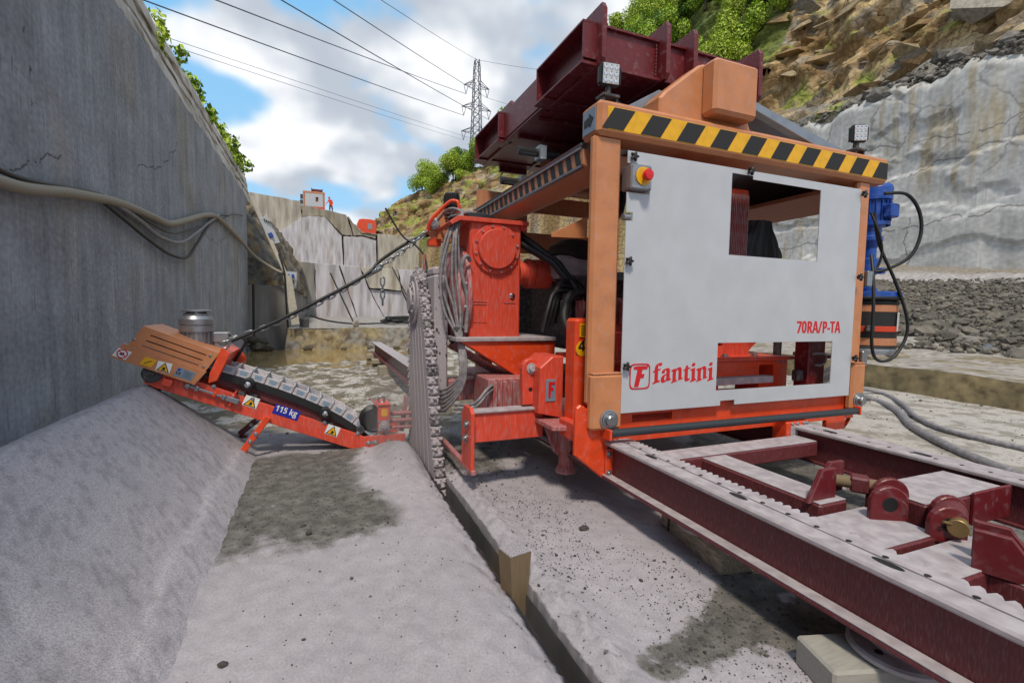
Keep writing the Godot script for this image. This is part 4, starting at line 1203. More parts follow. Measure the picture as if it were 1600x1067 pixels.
func far_rim() -> void:
	# the second saw, tiny on the rim
	var m := thing("saw_machine", "small distant orange and white saw machine on the quarry rim beside a person", "saw machine", V(-0.5, 12.35, -62))
	var b := V(-0.5, 12.35, -62.0)
	var w := func(x0: float, x1: float, y0: float, y1: float, z0: float, z1: float) -> Mb: return Mb.new().bx(b.x + x0, b.x + x1, b.y + y0, b.y + y1, b.z + z0, b.z + z1, 0.02)
	put(Mb.new().lattice([b.x - 0.98, b.x + 0.18, b.x + 0.48, b.x + 0.98], [b.y + 0.62, b.y + 1.2, b.y + 1.75, b.y + 2.15], [Vector2i(1, 1)], pz(b.z), 0.03), "panel", M.panel, m)
	put(w.call(-1.2, 1.2, 2.15, 2.38, -0.2, 0.05), "front_beam", M.tan, m)
	put(w.call(-1.2, -1.0, 0.5, 2.15, -0.2, 0.02), "post", M.tan, m)
	put(w.call(1.0, 1.2, 0.5, 2.15, -0.2, 0.02), "post", M.tan, m)
	put(w.call(-1.2, 1.2, 0.3, 0.6, -0.2, 0.03), "front_plate", M.red, m)
	put(w.call(-1.6, -1.05, 0.05, 0.6, -0.8, 0.0), "gear_foot", M.red, m)
	put(w.call(-1.55, -1.22, 0.9, 1.35, -0.6, -0.2), "drive_motor", M.dark_steel, m)
	put(w.call(-1.5, -1.22, 1.5, 2.0, -0.6, -0.2), "drive_motor", M.dark_steel, m)
	put(w.call(-1.15, 1.15, 0.5, 2.3, -2.2, -0.2), "housing", M.tan_dusty, m)
	for x: float in [-0.7, 0.7]: put(w.call(x - 0.09, x + 0.09, -0.06, 0.25, -3.5, 1.2), "rail", M.maroon, m)
	for x: float in [-0.5, 0.6]: put(w.call(x - 0.08, x + 0.08, 0.05, 0.5, -0.4, -0.05), "wheel_bracket", M.black, m)
	var f := Mb.new()
	f.bx(b.x - 0.25, b.x + 0.95, b.y + 2.5, b.y + 2.72, b.z - 1.0, b.z - 0.2, 0.02)
	f.bx(b.x - 0.3, b.x - 0.24, b.y + 2.42, b.y + 2.82, b.z - 1.1, b.z - 0.12, 0.01)
	f.bx(b.x + 0.9, b.x + 0.96, b.y + 2.42, b.y + 2.82, b.z - 1.1, b.z - 0.12, 0.01)
	f.prism(P2([b.x - 0.1, b.y + 2.38, b.x + 0.75, b.y + 2.38, b.x + 0.55, b.y + 2.5, b.x + 0.1, b.y + 2.5]), pz(b.z - 0.5), 0.4)
	tag(put(f, "spare_rails", M.maroon), "tiny red rail section lying on the distant saw machine's roof", "rail frame")
	# the person beside it, bending forward
	var org := lin(226, 74, 30); var trs := lin(44, 48, 62); var skin := lin(188, 140, 112); var boot := lin(40, 36, 34)
	var q := V(1.35, 12.35, -61.6)
	var bones := [
		[q + V(-0.13, 0.06, 0.02), q + V(-0.12, 0.48, -0.02), 0.055, 0.07, trs], [q + V(-0.12, 0.48, -0.02), q + V(-0.08, 0.92, 0.0), 0.075, 0.10, trs],
		[q + V(0.18, 0.06, 0.0), q + V(0.15, 0.48, 0.02), 0.055, 0.07, trs], [q + V(0.15, 0.48, 0.02), q + V(0.08, 0.92, 0.0), 0.075, 0.10, trs],
		[q + V(-0.13, 0.05, -0.02), q + V(-0.15, 0.04, 0.14), 0.05, 0.04, boot], [q + V(0.18, 0.05, -0.02), q + V(0.20, 0.04, 0.14), 0.05, 0.04, boot],
		[q + V(0.0, 0.95, 0.0), q + V(-0.03, 1.2, 0.02), 0.14, 0.16, org], [q + V(-0.03, 1.2, 0.02), q + V(-0.09, 1.42, 0.05), 0.16, 0.15, org],
		[q + V(-0.24, 1.42, 0.05), q + V(0.08, 1.44, 0.03), 0.08, 0.08, org],
		[q + V(-0.27, 1.42, 0.05), q + V(-0.36, 1.16, 0.12), 0.06, 0.05, org], [q + V(-0.36, 1.16, 0.12), q + V(-0.50, 1.02, 0.26), 0.048, 0.038, org],
		[q + V(0.11, 1.42, 0.03), q + V(0.20, 1.14, 0.05), 0.06, 0.05, org], [q + V(0.20, 1.14, 0.05), q + V(0.17, 0.9, 0.14), 0.048, 0.038, org],
		[q + V(-0.12, 1.5, 0.06), q + V(-0.17, 1.6, 0.08), 0.05, 0.05, skin], [q + V(-0.18, 1.66, 0.09), q + V(-0.19, 1.73, 0.1), 0.09, 0.095, skin]]
	for s in 2:
		var h: Vector3 = q + ([V(-0.52, 1.0, 0.28), V(0.17, 0.87, 0.15)][s])
		bones.append([h, h + V(-0.02, -0.07, 0.03), 0.036, 0.032, skin])
		for k in 4: bones.append([h + V(-0.03 + 0.02 * k, -0.09, 0.03), h + V(-0.035 + 0.022 * k, -0.16, 0.05), 0.011, 0.009, skin])
		bones.append([h + V(-0.04, -0.04, 0.02), h + V(-0.075, -0.09, 0.04), 0.013, 0.01, skin])
	var pn := thing("person", "person in orange jacket and dark trousers standing beside the distant saw machine", "person", q)
	var bm := body_mesh(bones, 0.035, 0.02)
	piece(bm, "body", M.plain_v, pn, Transform3D(Basis.IDENTITY, -q))
	var hm := Mb.new()
	hm.col = lin(226, 92, 40)
	hm.lathe(q + V(-0.19, 1.72, 0.1), V(-0.1, 1, 0.05), [Vector2(0.15, 0.0), Vector2(0.115, 0.02), Vector2(0.105, 0.08), Vector2(0.06, 0.13), Vector2(0, 0.145)], 12)
	put(hm, "helmet", M.plain_v, pn)
	# orange cabin
	var cb := thing("cabin", "small orange round-topped cabin with one window on the far rim", "cabin", V(6.0, 11.0, -68))
	var o := V(6.0, 11.0, -68.0)
	put(Mb.new().prism(P2([-1.25, 0, 1.25, 0, 1.3, 1.6, 1.1, 1.95, 0.6, 2.1, -0.6, 2.1, -1.0, 1.95, -1.3, 1.2]), Transform3D(Basis.IDENTITY, o + V(0, 0, -2)), 2.0, 0.06), "shell", M.red, cb)
	put(Mb.new().bx(o.x + 0.15, o.x + 0.75, o.y + 0.75, o.y + 1.5, o.z - 0.02, o.z + 0.03, 0.01), "window", M.alu, cb)
	put(Mb.new().bx(o.x - 1.5, o.x - 1.2, o.y - 0.1, o.y + 1.2, o.z - 1.0, o.z + 0.1, 0.02), "end_plate", M.panel, cb)
	put(Mb.new().bx(o.x - 1.5, o.x + 1.4, o.y - 0.6, o.y + 0.02, o.z - 2.0, o.z, 0.02), "base_frame", M.dark_steel, cb)
	var gb := Mb.new()
	gb.col = lin(176, 172, 164)
	gb.rock(V(3.9, 10.7, -64), V(1.4, 1.0, 1.0), rng)
	tag(put(gb, "boulder", M.stone_v), "big pale block lying left of the orange cabin on the rim", "boulder")

# ---------------------------------------------------------------- the saw machine
const F := -2.25
func bolt(o: Vector3, ax: Vector3, r: float, washer := 1.6) -> Mb:
	var m := Mb.new()
	m.cyl(o, o + ax * r * 0.35, r * washer, 18)
	m.lathe(o + ax * r * 0.35, ax, [Vector2(r, 0), Vector2(r, r * 0.6), Vector2(r * 0.85, r * 0.75), Vector2(0, r * 0.75)], 6)
	return m
func star_knob(o: Vector3) -> Mb:
	var pts := PackedVector2Array()
	for i in 20:
		var a := TAU * i / 20.0
		pts.append(Vector2(cos(a), sin(a)) * (0.021 + 0.007 * cos(a * 5.0)))
	var m := Mb.new()
	m.prism(pts, Transform3D(Basis.IDENTITY, o + V(0, 0, 0.012)), 0.02, 0.004)
	m.cyl(o, o + V(0, 0, 0.014), 0.011, 10)
	return m
func arc(c: Vector3, u: Vector3, w: Vector3, a0: float, a1: float, k := 10) -> Array:
	var r := []
	for i in k + 1:
		var a := lerpf(a0, a1, float(i) / k)
		r.append(c + u * cos(a) + w * sin(a))
	return r
func letters(text: String, fnt: Font, size: float, o: Vector3, called: String, m: Material, parent: Node, wide := 1.0, bs := Basis.IDENTITY) -> void:
	var t := TextMesh.new()
	t.text = text; t.font = fnt; t.font_size = 64; t.pixel_size = size / 64.0; t.depth = 0.002
	t.horizontal_alignment = HORIZONTAL_ALIGNMENT_LEFT
	t.vertical_alignment = VERTICAL_ALIGNMENT_BOTTOM
	t.curve_step = 2.0
	piece(t, called, m, parent, Transform3D(bs * Basis.from_scale(V(wide, 1, 1)), o - gpos(parent)))
func face(nm: String, bold: int, slant := 0.0, fat := 0.0) -> Font:
	var s := SystemFont.new()
	s.font_names = PackedStringArray([nm])
	s.font_weight = bold
	var v := FontVariation.new()
	v.base_font = s
	v.variation_transform = Transform2D(Vector2(1, 0), Vector2(slant, 1), Vector2.ZERO)
	if fat > 0.0: v.variation_embolden = fat
	return v
func work_light(m: Node, o: Vector3, bs: Basis, called := "work_light") -> void:
	var b := Mb.new()
	b.box(o, V(0.115, 0.125, 0.04), 0.012, bs)
	for k in 6: b.box(o + bs * V(-0.045 + 0.018 * k, 0, -0.028), V(0.005, 0.1, 0.02), 0.001, bs)
	b.box(o + bs * V(-0.06, -0.005, 0), V(0.012, 0.09, 0.03), 0.003, bs)
	b.box(o + bs * V(0.06, -0.005, 0), V(0.012, 0.09, 0.03), 0.003, bs)
	var l := put(b, called, M.black, m)
	put(Mb.new().box(o + bs * V(0, 0, 0.021), V(0.096, 0.106, 0.006), 0.002, bs), "lens", M.lens, l)
	var cells := Mb.new()
	for i in 3:
		for j in 3: cells.lathe(o + bs * V(-0.031 + 0.031 * i, -0.034 + 0.034 * j, 0.0235), bs.z, [Vector2(0.014, 0.0), Vector2(0.012, 0.003), Vector2(0.006, 0.0015), Vector2(0, 0.001)], 10)
	put(cells, "reflector", M.chrome, l)
	var k := Mb.new()
	k.cyl(o + V(0, -0.115, -0.01), o + V(0, -0.06, -0.01), 0.016, 10)
	k.bx(o.x - 0.055, o.x + 0.055, o.y - 0.125, o.y - 0.108, o.z - 0.05, o.z + 0.03, 0.003)
	k.bx(o.x - 0.05, o.x - 0.035, o.y - 0.15, o.y - 0.11, o.z - 0.03, o.z + 0.02, 0.002)
	k.bx(o.x + 0.035, o.x + 0.05, o.y - 0.15, o.y - 0.11, o.z - 0.03, o.z + 0.02, 0.002)
	put(k, "bracket", M.dark_steel, l)
	put(Mb.new().tube(spline([o + bs * V(0, -0.03, -0.03), o + V(0.05, -0.1, -0.06), o + V(0.1, -0.12, -0.04), o + V(0.2, -0.16, -0.06)]), 0.008, 7), "cable", M.black, l)

func machine() -> Node3D:
	var m := thing("saw_machine", "large orange and white chain saw machine standing on maroon rails in the foreground", "saw machine", V(2.5, 0.41, -3.3))
	# front: beam, posts, panel
	var beam := put(Mb.new().bx(1.39, 3.84, 2.10, 2.285, F, F - 0.19, 0.022), "front_beam", M.tan, m)
	put(Mb.new().bx(1.445, 3.825, 2.128, 2.25, F - 0.001, F + 0.003, 0.001), "hazard_strip", M.yellow, beam)
	for k in 10:
		var x := 1.515 + 0.2495 * k
		var x1 := 0.075
		var pg := P2([x - 0.105, 2.132, x + 0.03, 2.132, x + 0.105, 2.246, x - 0.03, 2.246])
		if k == 9: pg = P2([x - 0.105, 2.132, x + 0.06, 2.132, x + 0.06, 2.246, x - 0.03, 2.246])
		put(Mb.new().prism(pg, pz(F + 0.002), 0.003, 0.0005), "hazard_stripe", M.hazard_black, beam)
	put(Mb.new().bx(1.386, 1.391, 2.125, 2.255, F - 0.16, F - 0.03, 0.001), "arrow_sign", M.grey_blue, beam)
	put(Mb.new().prism(P2([0.0, 0.0, 0.055, 0.0, 0.055, -0.02, 0.095, 0.02, 0.055, 0.06, 0.055, 0.04, 0.0, 0.04]), Transform3D(Basis(Vector3(0, 0.12, 1).normalized(), Vector3(0, 1, -0.12).normalized(), Vector3(-1, 0, 0)), V(1.386, 2.165, F - 0.14)), 0.003, 0.0005), "arrow", M.black, beam)
	for s in 2:
		var x0: float = [1.385, 3.575][s]
		var x1: float = [1.566, 3.705][s]
		var post := put(Mb.new().bx(x0, x1, 0.62, 2.11, F - 0.03, F - 0.085, 0.018), "post", M.tan, m)
		var fx0: float = [1.385, 3.57][s]
		var fx1: float = [1.592, 3.715][s]
		put(Mb.new().bx(fx0, fx1, [0.482, 0.462][s], 0.80, F + 0.012, F - 0.045, 0.016), "post_foot", M.tan, post)
		put(Mb.new().bx(fx0 + 0.008, fx1 - 0.008, 0.797, 0.806, F - 0.04, F + 0.008, 0.003), "weld", M.tan_dusty, post)
		var bc: Vector3 = [V(1.499, 0.542, F + 0.012), V(3.647, 0.532, F + 0.012)][s]
		var bo := Mb.new()
		bo.cyl(bc, bc + V(0, 0, 0.01), 0.058, 28)
		bo.cyl(bc + V(0, 0, 0.01), bc + V(0, 0, 0.016), 0.046, 28)
		bo.lathe(bc + V(0, 0, 0.016), V(0, 0, 1), [Vector2(0.034, 0), Vector2(0.034, 0.02), Vector2(0.029, 0.026), Vector2(0, 0.026)], 6)
		put(bo, "pivot_bolt", M.zinc, post)
	var xs := [1.582, 1.625, 1.735, 2.29, 2.33, 2.345, 2.35, 2.45, 2.52, 3.14, 3.345, 3.553]
	var ys := [0.57, 0.60, 0.667, 0.965, 1.51, 1.655, 1.702, 1.81, 1.968, 1.985, 2.005, 2.035]
	var holes := []
	for i in xs.size() - 1:
		for j in ys.size() - 1:
			var cx: float = (xs[i] + xs[i + 1]) / 2; var cy: float = (ys[j] + ys[j + 1]) / 2
			if cx > 2.345 and cx < 3.14 and cy > 1.51 and cy < 1.985: holes.append(Vector2i(i, j))
			elif cx > 2.345 and cx < 2.52 and cy > 1.985 and cy < 2.005: holes.append(Vector2i(i, j))
			elif cx > 2.29 and cx < 3.345 and cy > 0.667 and cy < 0.965: holes.append(Vector2i(i, j))
			elif cx < 1.735 and cy > 1.81 and cy < 1.968: holes.append(Vector2i(i, j))
			elif cx < 1.625 and cy > 1.655 and cy < 1.702: holes.append(Vector2i(i, j))
			elif cx > 2.33 and cx < 2.45 and cy < 0.60: holes.append(Vector2i(i, j))
	var pan := put(Mb.new().lattice(xs, ys, holes, pz(F - 0.004), 0.005), "front_panel", M.panel, m)
	for a: Array in [[1.612, 2.0], [1.60, 1.43], [1.605, 0.84], [2.48, 2.028], [3.56, 2.0], [3.57, 1.42], [3.57, 0.84]]:
		put(star_knob(V(a[0], a[1], F)), "clamp_knob", M.black, pan)
	put(Mb.new().cyl(V(1.575, 1.678, F - 0.02), V(1.618, 1.678, F - 0.02), 0.02, 14), "latch_pin", M.alu, pan)
	var red: Material = M.red_print
	letters("70RA/P-TA", face("Droid Sans", 700), 0.112, V(2.975, 0.995, F + 0.001), "model_lettering", red, pan, 0.80)
	letters("70RA/P-TA", face("Droid Sans", 700), 0.112, V(2.9785, 0.9955, F + 0.0012), "model_lettering", red, pan, 0.80)
	letters("fantini", face("Droid Serif", 700, 0.26), 0.146, V(1.80, 0.69, F + 0.001), "name_lettering", red, pan, 0.92)
	letters("fantini", face("Droid Serif", 700, 0.26), 0.146, V(1.804, 0.691, F + 0.0012), "name_lettering", red, pan, 0.92)
	var lg := Mb.new()
	var orr := PackedVector2Array(); var irr := PackedVector2Array()
	for k in 24:
		var a := TAU * k / 24.0
		var d := Vector2(signf(cos(a)) * pow(absf(cos(a)), 0.35), signf(sin(a)) * pow(absf(sin(a)), 0.35))
		orr.append(Vector2(1.71, 0.778) + d * Vector2(0.072, 0.075)); irr.append(Vector2(1.71, 0.778) + d * Vector2(0.064, 0.067))
	for k in 24:
		var q := (k + 1) % 24
		for z: float in [F + 0.0035]:
			lg.quad(V(orr[k].x, orr[k].y, z), V(orr[q].x, orr[q].y, z), V(irr[q].x, irr[q].y, z), V(irr[k].x, irr[k].y, z), V(0, 0, 1))
			var dr := (orr[q] - orr[k]).normalized()
			lg.quad(V(orr[k].x, orr[k].y, z), V(orr[q].x, orr[q].y, z), V(orr[q].x, orr[q].y, F), V(orr[k].x, orr[k].y, F), V(dr.y, -dr.x, 0))
	lg.prism(P2([1.672, 0.718, 1.702, 0.718, 1.715, 0.768, 1.737, 0.768, 1.742, 0.792, 1.721, 0.792, 1.728, 0.818, 1.76, 0.818, 1.766, 0.838, 1.70, 0.838, 1.668, 0.835, 1.665, 0.82, 1.693, 0.818]), pz(F), 0.0035, 0.0003)
	put(lg, "emblem", red, pan)
	# emergency stop
	var es := put(Mb.new().bx(1.585, 1.725, 1.822, 1.958, F - 0.06, F + 0.035, 0.008), "stop_box", M.alu, m)
	put(Mb.new().cyl(V(1.663, 1.895, F + 0.035), V(1.663, 1.895, F + 0.042), 0.05, 24), "stop_disc", M.yellow, es)
	put(Mb.new().lathe(V(1.668, 1.895, F + 0.04), V(0, 0, 1), [Vector2(0.018, 0), Vector2(0.018, 0.02), Vector2(0.03, 0.024), Vector2(0.032, 0.036), Vector2(0.026, 0.046), Vector2(0, 0.049)], 22), "stop_button", M.signal_red, es)
	for a: Array in [[1.597, 1.834], [1.713, 1.834], [1.597, 1.946], [1.713, 1.946]]: put(Mb.new().cyl(V(a[0], a[1], F + 0.034), V(a[0], a[1], F + 0.038), 0.006, 8), "screw", M.zinc, es)
	# lower front plate with its slot, side leg, bumper pipe
	put(Mb.new().lattice([1.56, 1.70, 1.995, 2.10, 2.30, 3.40, 3.60, 3.69], [0.31, 0.388, 0.50, 0.545, 0.60, 0.64], [Vector2i(0, 0), Vector2i(1, 0), Vector2i(2, 0), Vector2i(3, 0), Vector2i(4, 0), Vector2i(1, 2), Vector2i(6, 0), Vector2i(0, 4), Vector2i(1, 4), Vector2i(2, 4), Vector2i(3, 4), Vector2i(4, 4)], pz(F - 0.075), 0.03), "front_plate", M.red, m)
	put(Mb.new().prism(P2([3.6, 0.31, 3.645, 0.345, 3.69, 0.42, 3.69, 0.388, 3.6, 0.388]), pz(F - 0.075), 0.03, 0.002), "plate_corner", M.red, m)
	put(Mb.new().prism(P2([1.50, 0.19, 1.535, 0.19, 1.535, 0.40, 1.60, 0.40, 1.60, 0.60, 1.385, 0.60, 1.37, 0.615, 1.345, 0.625, 1.322, 0.61, 1.315, 0.58, 1.315, 0.34]), pz(F - 0.065), 0.03, 0.006), "side_leg", M.red, m)
	put(Mb.new().bx(1.36, 3.66, 0.39, 0.495, F - 0.12, F - 0.32, 0.006), "cross_beam", M.red_dusty, m)
	var pad := put(Mb.new().bx(1.508, 1.572, 0.20, 0.362, F - 0.034, F - 0.014, 0.004), "guide_plate", M.red, m)
	for y: float in [0.225, 0.335]: put(bolt(V(1.528, y, F - 0.014), V(0, 0, 1), 0.011), "bolt", M.zinc, pad)
	var pipe := put(Mb.new().tube([V(1.50, 0.469, F + 0.035), V(3.60, 0.459, F + 0.035)], 0.0235, 16), "bumper_pipe", M.pipe_rubber, m)
	for x: float in [1.485, 3.60]: put(Mb.new().bx(x - 0.008, x + 0.008, 0.435, 0.495, F - 0.05, F + 0.065, 0.003), "pipe_lug", M.red, pipe)
	var sb := put(Mb.new().bx(2.86, 3.065, 0.30, 0.435, F - 0.05, F + 0.06, 0.005), "stop_bracket", M.red, m)
	put(Mb.new().bx(2.895, 3.055, 0.305, 0.41, F + 0.06, F + 0.066, 0.001), "tread_plate", M.dusted_steel, sb)
	for x: float in [2.91, 2.96, 3.02, 3.05]: put(bolt(V(x, 0.42, F + 0.06), V(0, 0, 1), 0.009), "bolt", M.zinc, sb)
	# roof: side strips, plates rising to a ridge, cradle block
	for s in 2:
		var x: float = [1.40, 3.80][s]
		var d: float = [1.0, -1.0][s]
		var side := put(Mb.new().prism(P2([x, 1.985, x + 0.012 * d, 1.975, x + 0.17 * d, 1.93, x + 0.40 * d, 2.03, x + 0.40 * d, 2.06, x, 2.07]), Transform3D(Basis.IDENTITY, V(0, 0, -4.5)), 2.08, 0.004), "roof_side", M.tan_dusty, m)
		put(Mb.new().bx(x - 0.012 * d, x + 0.03 * d, 2.07, 2.084, F - 0.19, -4.52, 0.002), "roof_edge", M.roof_steel, side)
		put(Mb.new().bx(x - 0.010 * d, x + 0.02 * d, 1.968, 1.983, F - 0.19, -4.52, 0.002), "roof_edge", M.roof_steel, side)
		var k := 0
		var z := F - 0.21
		while z > -4.45:
			var xf := Transform3D(Basis(Vector3(0, 0, 1), Vector3(0, 1, 0), Vector3(-d, 0, 0)), V(x, 0, 0))
			if s == 0: put(Mb.new().prism(P2([z - 0.035, 1.988, z + 0.02, 1.988, z - 0.01, 2.066, z - 0.065, 2.066]), xf, 0.003, 0.0005), "hazard_stripe", M.hazard_black, side)
			z -= 0.105
		put(Mb.new().prism(P2([x, 2.09, 2.6, 2.56, 2.6, 2.575, x - 0.01 * d, 2.105]), Transform3D(Basis.IDENTITY, V(0, 0, -4.5)), 2.06, 0.002), "roof_plate", M.roof_steel, m)
	put(Mb.new().prism(P2([2.50, 2.50, 2.56, 2.535, 3.50, 2.335, 3.46, 2.295, 3.36, 2.285]), pz(F - 0.17), 0.06, 0.004), "roof_rim", M.roof_steel, m)
	put(Mb.new().prism(P2([1.56, 2.285, 1.66, 2.285, 1.98, 2.44, 2.0, 2.52, 1.96, 2.52]), pz(F - 0.28), 0.05, 0.004), "roof_rim", M.roof_steel, m)
	put(Mb.new().bx(2.54, 2.66, 2.44, 2.585, -4.5, F - 0.2, 0.01), "ridge_beam", M.tan_dusty, m)
	put(Mb.new().prism(P2([1.85, 2.285, 2.62, 2.285, 2.565, 2.33, 2.50, 2.47, 2.47, 2.63, 2.44, 2.65, 2.17, 2.65, 2.13, 2.635, 1.885, 2.44, 1.85, 2.40]), pz(F - 0.24), 0.16, 0.014), "cradle_block", M.tan, m)
	put(Mb.new().bx(2.155, 2.50, 2.33, 2.645, F - 0.09, F + 0.03, 0.02), "cradle_face", M.tan, m)
	put(Mb.new().bx(2.0, 3.0, 2.28, 2.62, -4.3, -4.1, 0.02), "rear_cradle", M.tan_dusty, m)
	work_light(m, V(1.50, 2.452, -2.33), Basis.from_euler(V(0.05, -0.12, 0)))
	work_light(m, V(3.61, 2.452, -2.33), Basis.from_euler(V(0.05, -0.3, 0.06)))
	work_light(m, V(1.02, 2.045, -3.9), Basis.from_euler(V(0.0, PI - 0.4, 0)))
	# hydraulic pieces on the roof's left side
	for a: Array in [[1.50, 2.30, -3.25], [1.50, 2.17, -3.6]]:
		var ram := put(Mb.new().cyl(V(a[0] - 0.16, a[1], a[2]), V(a[0] + 0.25, a[1], a[2]), 0.03, 14), "ram", M.black, m)
		put(Mb.new().bx(a[0] - 0.01, a[0] + 0.05, a[1] - 0.05, a[1] + 0.05, a[2] - 0.05, a[2] + 0.05, 0.006), "clevis", M.zinc, ram)
	# back wall with its opening, inner parts
	put(Mb.new().lattice([1.42, 1.95, 2.68, 3.0], [1.72, 1.93, 2.13, 2.30], [Vector2i(1, 1)], pz(-4.48), 0.02), "rear_panel", M.tan_dusty, m)
	put(Mb.new().bx(1.42, 1.56, 0.5, 2.0, -4.35, -4.48, 0.01), "rear_post", M.tan_dusty, m)
	put(Mb.new().bx(3.55, 3.69, 0.5, 2.0, -4.35, -4.48, 0.01), "rear_post", M.tan_dusty, m)
	put(Mb.new().bx(1.5, 3.6, 0.78, 1.58, -4.42, -4.46, 0.004), "rear_tank", M.dark_steel, m)
	put(Mb.new().prism(P2([1.30, 1.615, 1.55, 1.735, 1.55, 1.60, 1.305, 1.592]), pz(-2.62), 0.012, 0.002), "shelf_side", M.tan, m)
	# engine block, cabinet and hoses inside the left opening
	var en := put(Mb.new().bx(1.75, 2.35, 0.85, 1.40, -3.2, -3.9, 0.03), "engine_block", M.dark_steel, m)
	put(Mb.new().bx(1.70, 2.1, 1.40, 1.58, -3.3, -3.8, 0.03), "gearbox_end", M.dusted_steel, en)
	put(Mb.new().lathe(V(1.95, 1.55, -3.5), Vector3.UP, [Vector2(0.20, 0), Vector2(0.22, 0.05), Vector2(0.20, 0.12), Vector2(0.12, 0.17), Vector2(0, 0.18)], 20), "air_filter", M.black, en)
	put(Mb.new().bx(1.80, 2.35, 0.85, 1.25, -2.95, -3.15, 0.02), "engine_cover", M.red_caked, m)
	for k in 5: put(Mb.new().bx(1.55 + 0.12 * k, 1.61 + 0.12 * k, 1.05, 1.22, -2.90, -2.95, 0.006), "valve", [M.dark_steel, M.red_caked, M.zinc, M.dark_steel, M.red_caked][k], m)
	for a: Array in [[V(1.42, 1.72, -3.55), V(1.62, 1.50, -3.2), V(1.70, 1.36, -3.1), 0.028], [V(1.47, 1.74, -3.5), V(1.66, 1.50, -3.2), V(1.74, 1.30, -3.05), 0.028], [V(1.98, 1.75, -3.0), V(1.80, 1.45, -2.95), V(1.72, 1.0, -2.9), 0.032]]:
		put(Mb.new().tube([a[0], a[1], a[2]], a[3], 10), "strut", M.black, m)
	for k in 4:
		var o := V(1.42 + 0.05 * k, 1.0 + 0.02 * k, -2.95 - 0.04 * k)
		put(Mb.new().tube(spline([o, o + V(0.04, 0.16, 0), o + V(0.12, 0.28 + 0.02 * k, -0.05), o + V(0.3, 0.26, -0.1), o + V(0.42, 0.05, -0.12)]), 0.016 + 0.003 * (k % 3), 9), "inner_hose", M.rubber, m)
	put(Mb.new().tube(spline([V(1.72, 1.28, -2.95), V(1.60, 1.25, -2.9), V(1.53, 1.10, -2.85), V(1.58, 0.97, -2.8), V(1.72, 0.90, -2.8)]), 0.03, 10), "inner_hose", M.rubber, m)
	put(Mb.new().tube([V(2.06, 2.0, -3.0), V(2.0, 1.86, -2.95), V(1.9, 1.80, -2.9)], 0.045, 12), "inner_hose", M.black, m)
	# grilled cooler and coat seen in the upper window
	var co := put(Mb.new().bx(2.35, 2.93, 1.15, 2.05, -2.64, -2.85, 0.012), "cooler", M.red, m)
	put(Mb.new().bx(2.40, 2.885, 1.2, 2.0, -2.615, -2.64, 0.004), "cooler_core", M.maroon, co)
	for k in 30: put(Mb.new().bx(2.405 + 0.0165 * k, 2.411 + 0.0165 * k, 1.2, 2.0, -2.605, -2.62, 0.001), "grille_bar", M.red_caked, co)
	var bag := Mb.new()
	bag.sheet(26, 30, func(i: int, j: int) -> Vector3:
		var a := lerpf(-0.3, PI + 0.3, i / 26.0)
		var t := j / 30.0
		var w := 0.24 * (0.45 + 0.55 * smooth(1.0, 0.55, t)) * (1.0 + 0.06 * sin(t * 17.0 + i))
		return V(3.08 + w * cos(a) + 0.04 * t, lerpf(1.25, 1.85, t), -2.72 + 0.14 * sin(a) * (1.0 - 0.5 * t) + 0.012 * sin(i * 1.9)), null, null, V(0, 0, 1))
	tag(put(bag, "coat", M.rubber), "black padded coat hanging inside the machine's upper window", "coat")
	# carriage seen in the lower window
	var ch := put(Mb.new().lattice([1.70, 2.70, 3.10, 3.25, 3.40], [0.42, 0.55, 0.66, 0.76, 0.80], [Vector2i(1, 1), Vector2i(2, 2)], pz(-2.85), 0.22), "carriage", M.red, m)
	put(Mb.new().bx(1.7, 3.44, 0.80, 0.825, -2.58, -3.3, 0.004), "carriage_plate", M.red_dusty, ch)
	put(Mb.new().lattice([1.9, 2.62, 2.85, 3.12], [0.825, 0.90, 0.945, 1.0], [Vector2i(1, 1)], pz(-2.95), 0.2), "carriage_housing", M.red_dusty, ch)
	put(Mb.new().prism(P2([3.12, 0.83, 3.3, 0.97, 3.3, 1.0, 3.12, 0.9]), pz(-2.8), 0.02), "gusset", M.red_dusty, ch)
	for x: float in [2.66, 2.80, 3.10]: put(bolt(V(x, 0.825, -2.68), Vector3.UP, 0.02), "bolt", M.zinc, ch)
	put(Mb.new().cyl(V(3.32, 0.72, -2.66), V(3.32, 1.3, -2.66), 0.03, 14), "guide_rod", M.dark_steel, m)
	put(Mb.new().bx(3.27, 3.38, 0.77, 0.83, -2.62, -2.72, 0.005), "rod_clamp", M.red_caked, m)
	var rc := put(Mb.new().bx(3.325, 3.50, 0.45, 1.35, -2.40, -2.52, 0.008), "inner_column", M.maroon, m)
	put(Mb.new().tube(spline([V(3.34, 0.86, -2.39), V(3.44, 0.86, -2.37), V(3.46, 0.81, -2.37), V(3.42, 0.78, -2.37), V(3.36, 0.78, -2.38)]), 0.009, 8), "loop_pipe", M.alu, rc)
	put(Mb.new().bx(3.24, 3.31, 0.66, 0.74, -2.42, -2.47, 0.006), "chain_guide", M.dark_steel, m)
	put(Mb.new().bx(2.2, 3.1, 0.645, 0.695, -2.50, -2.58, 0.004), "tread_bar", M.dusted_steel, m)
	return m

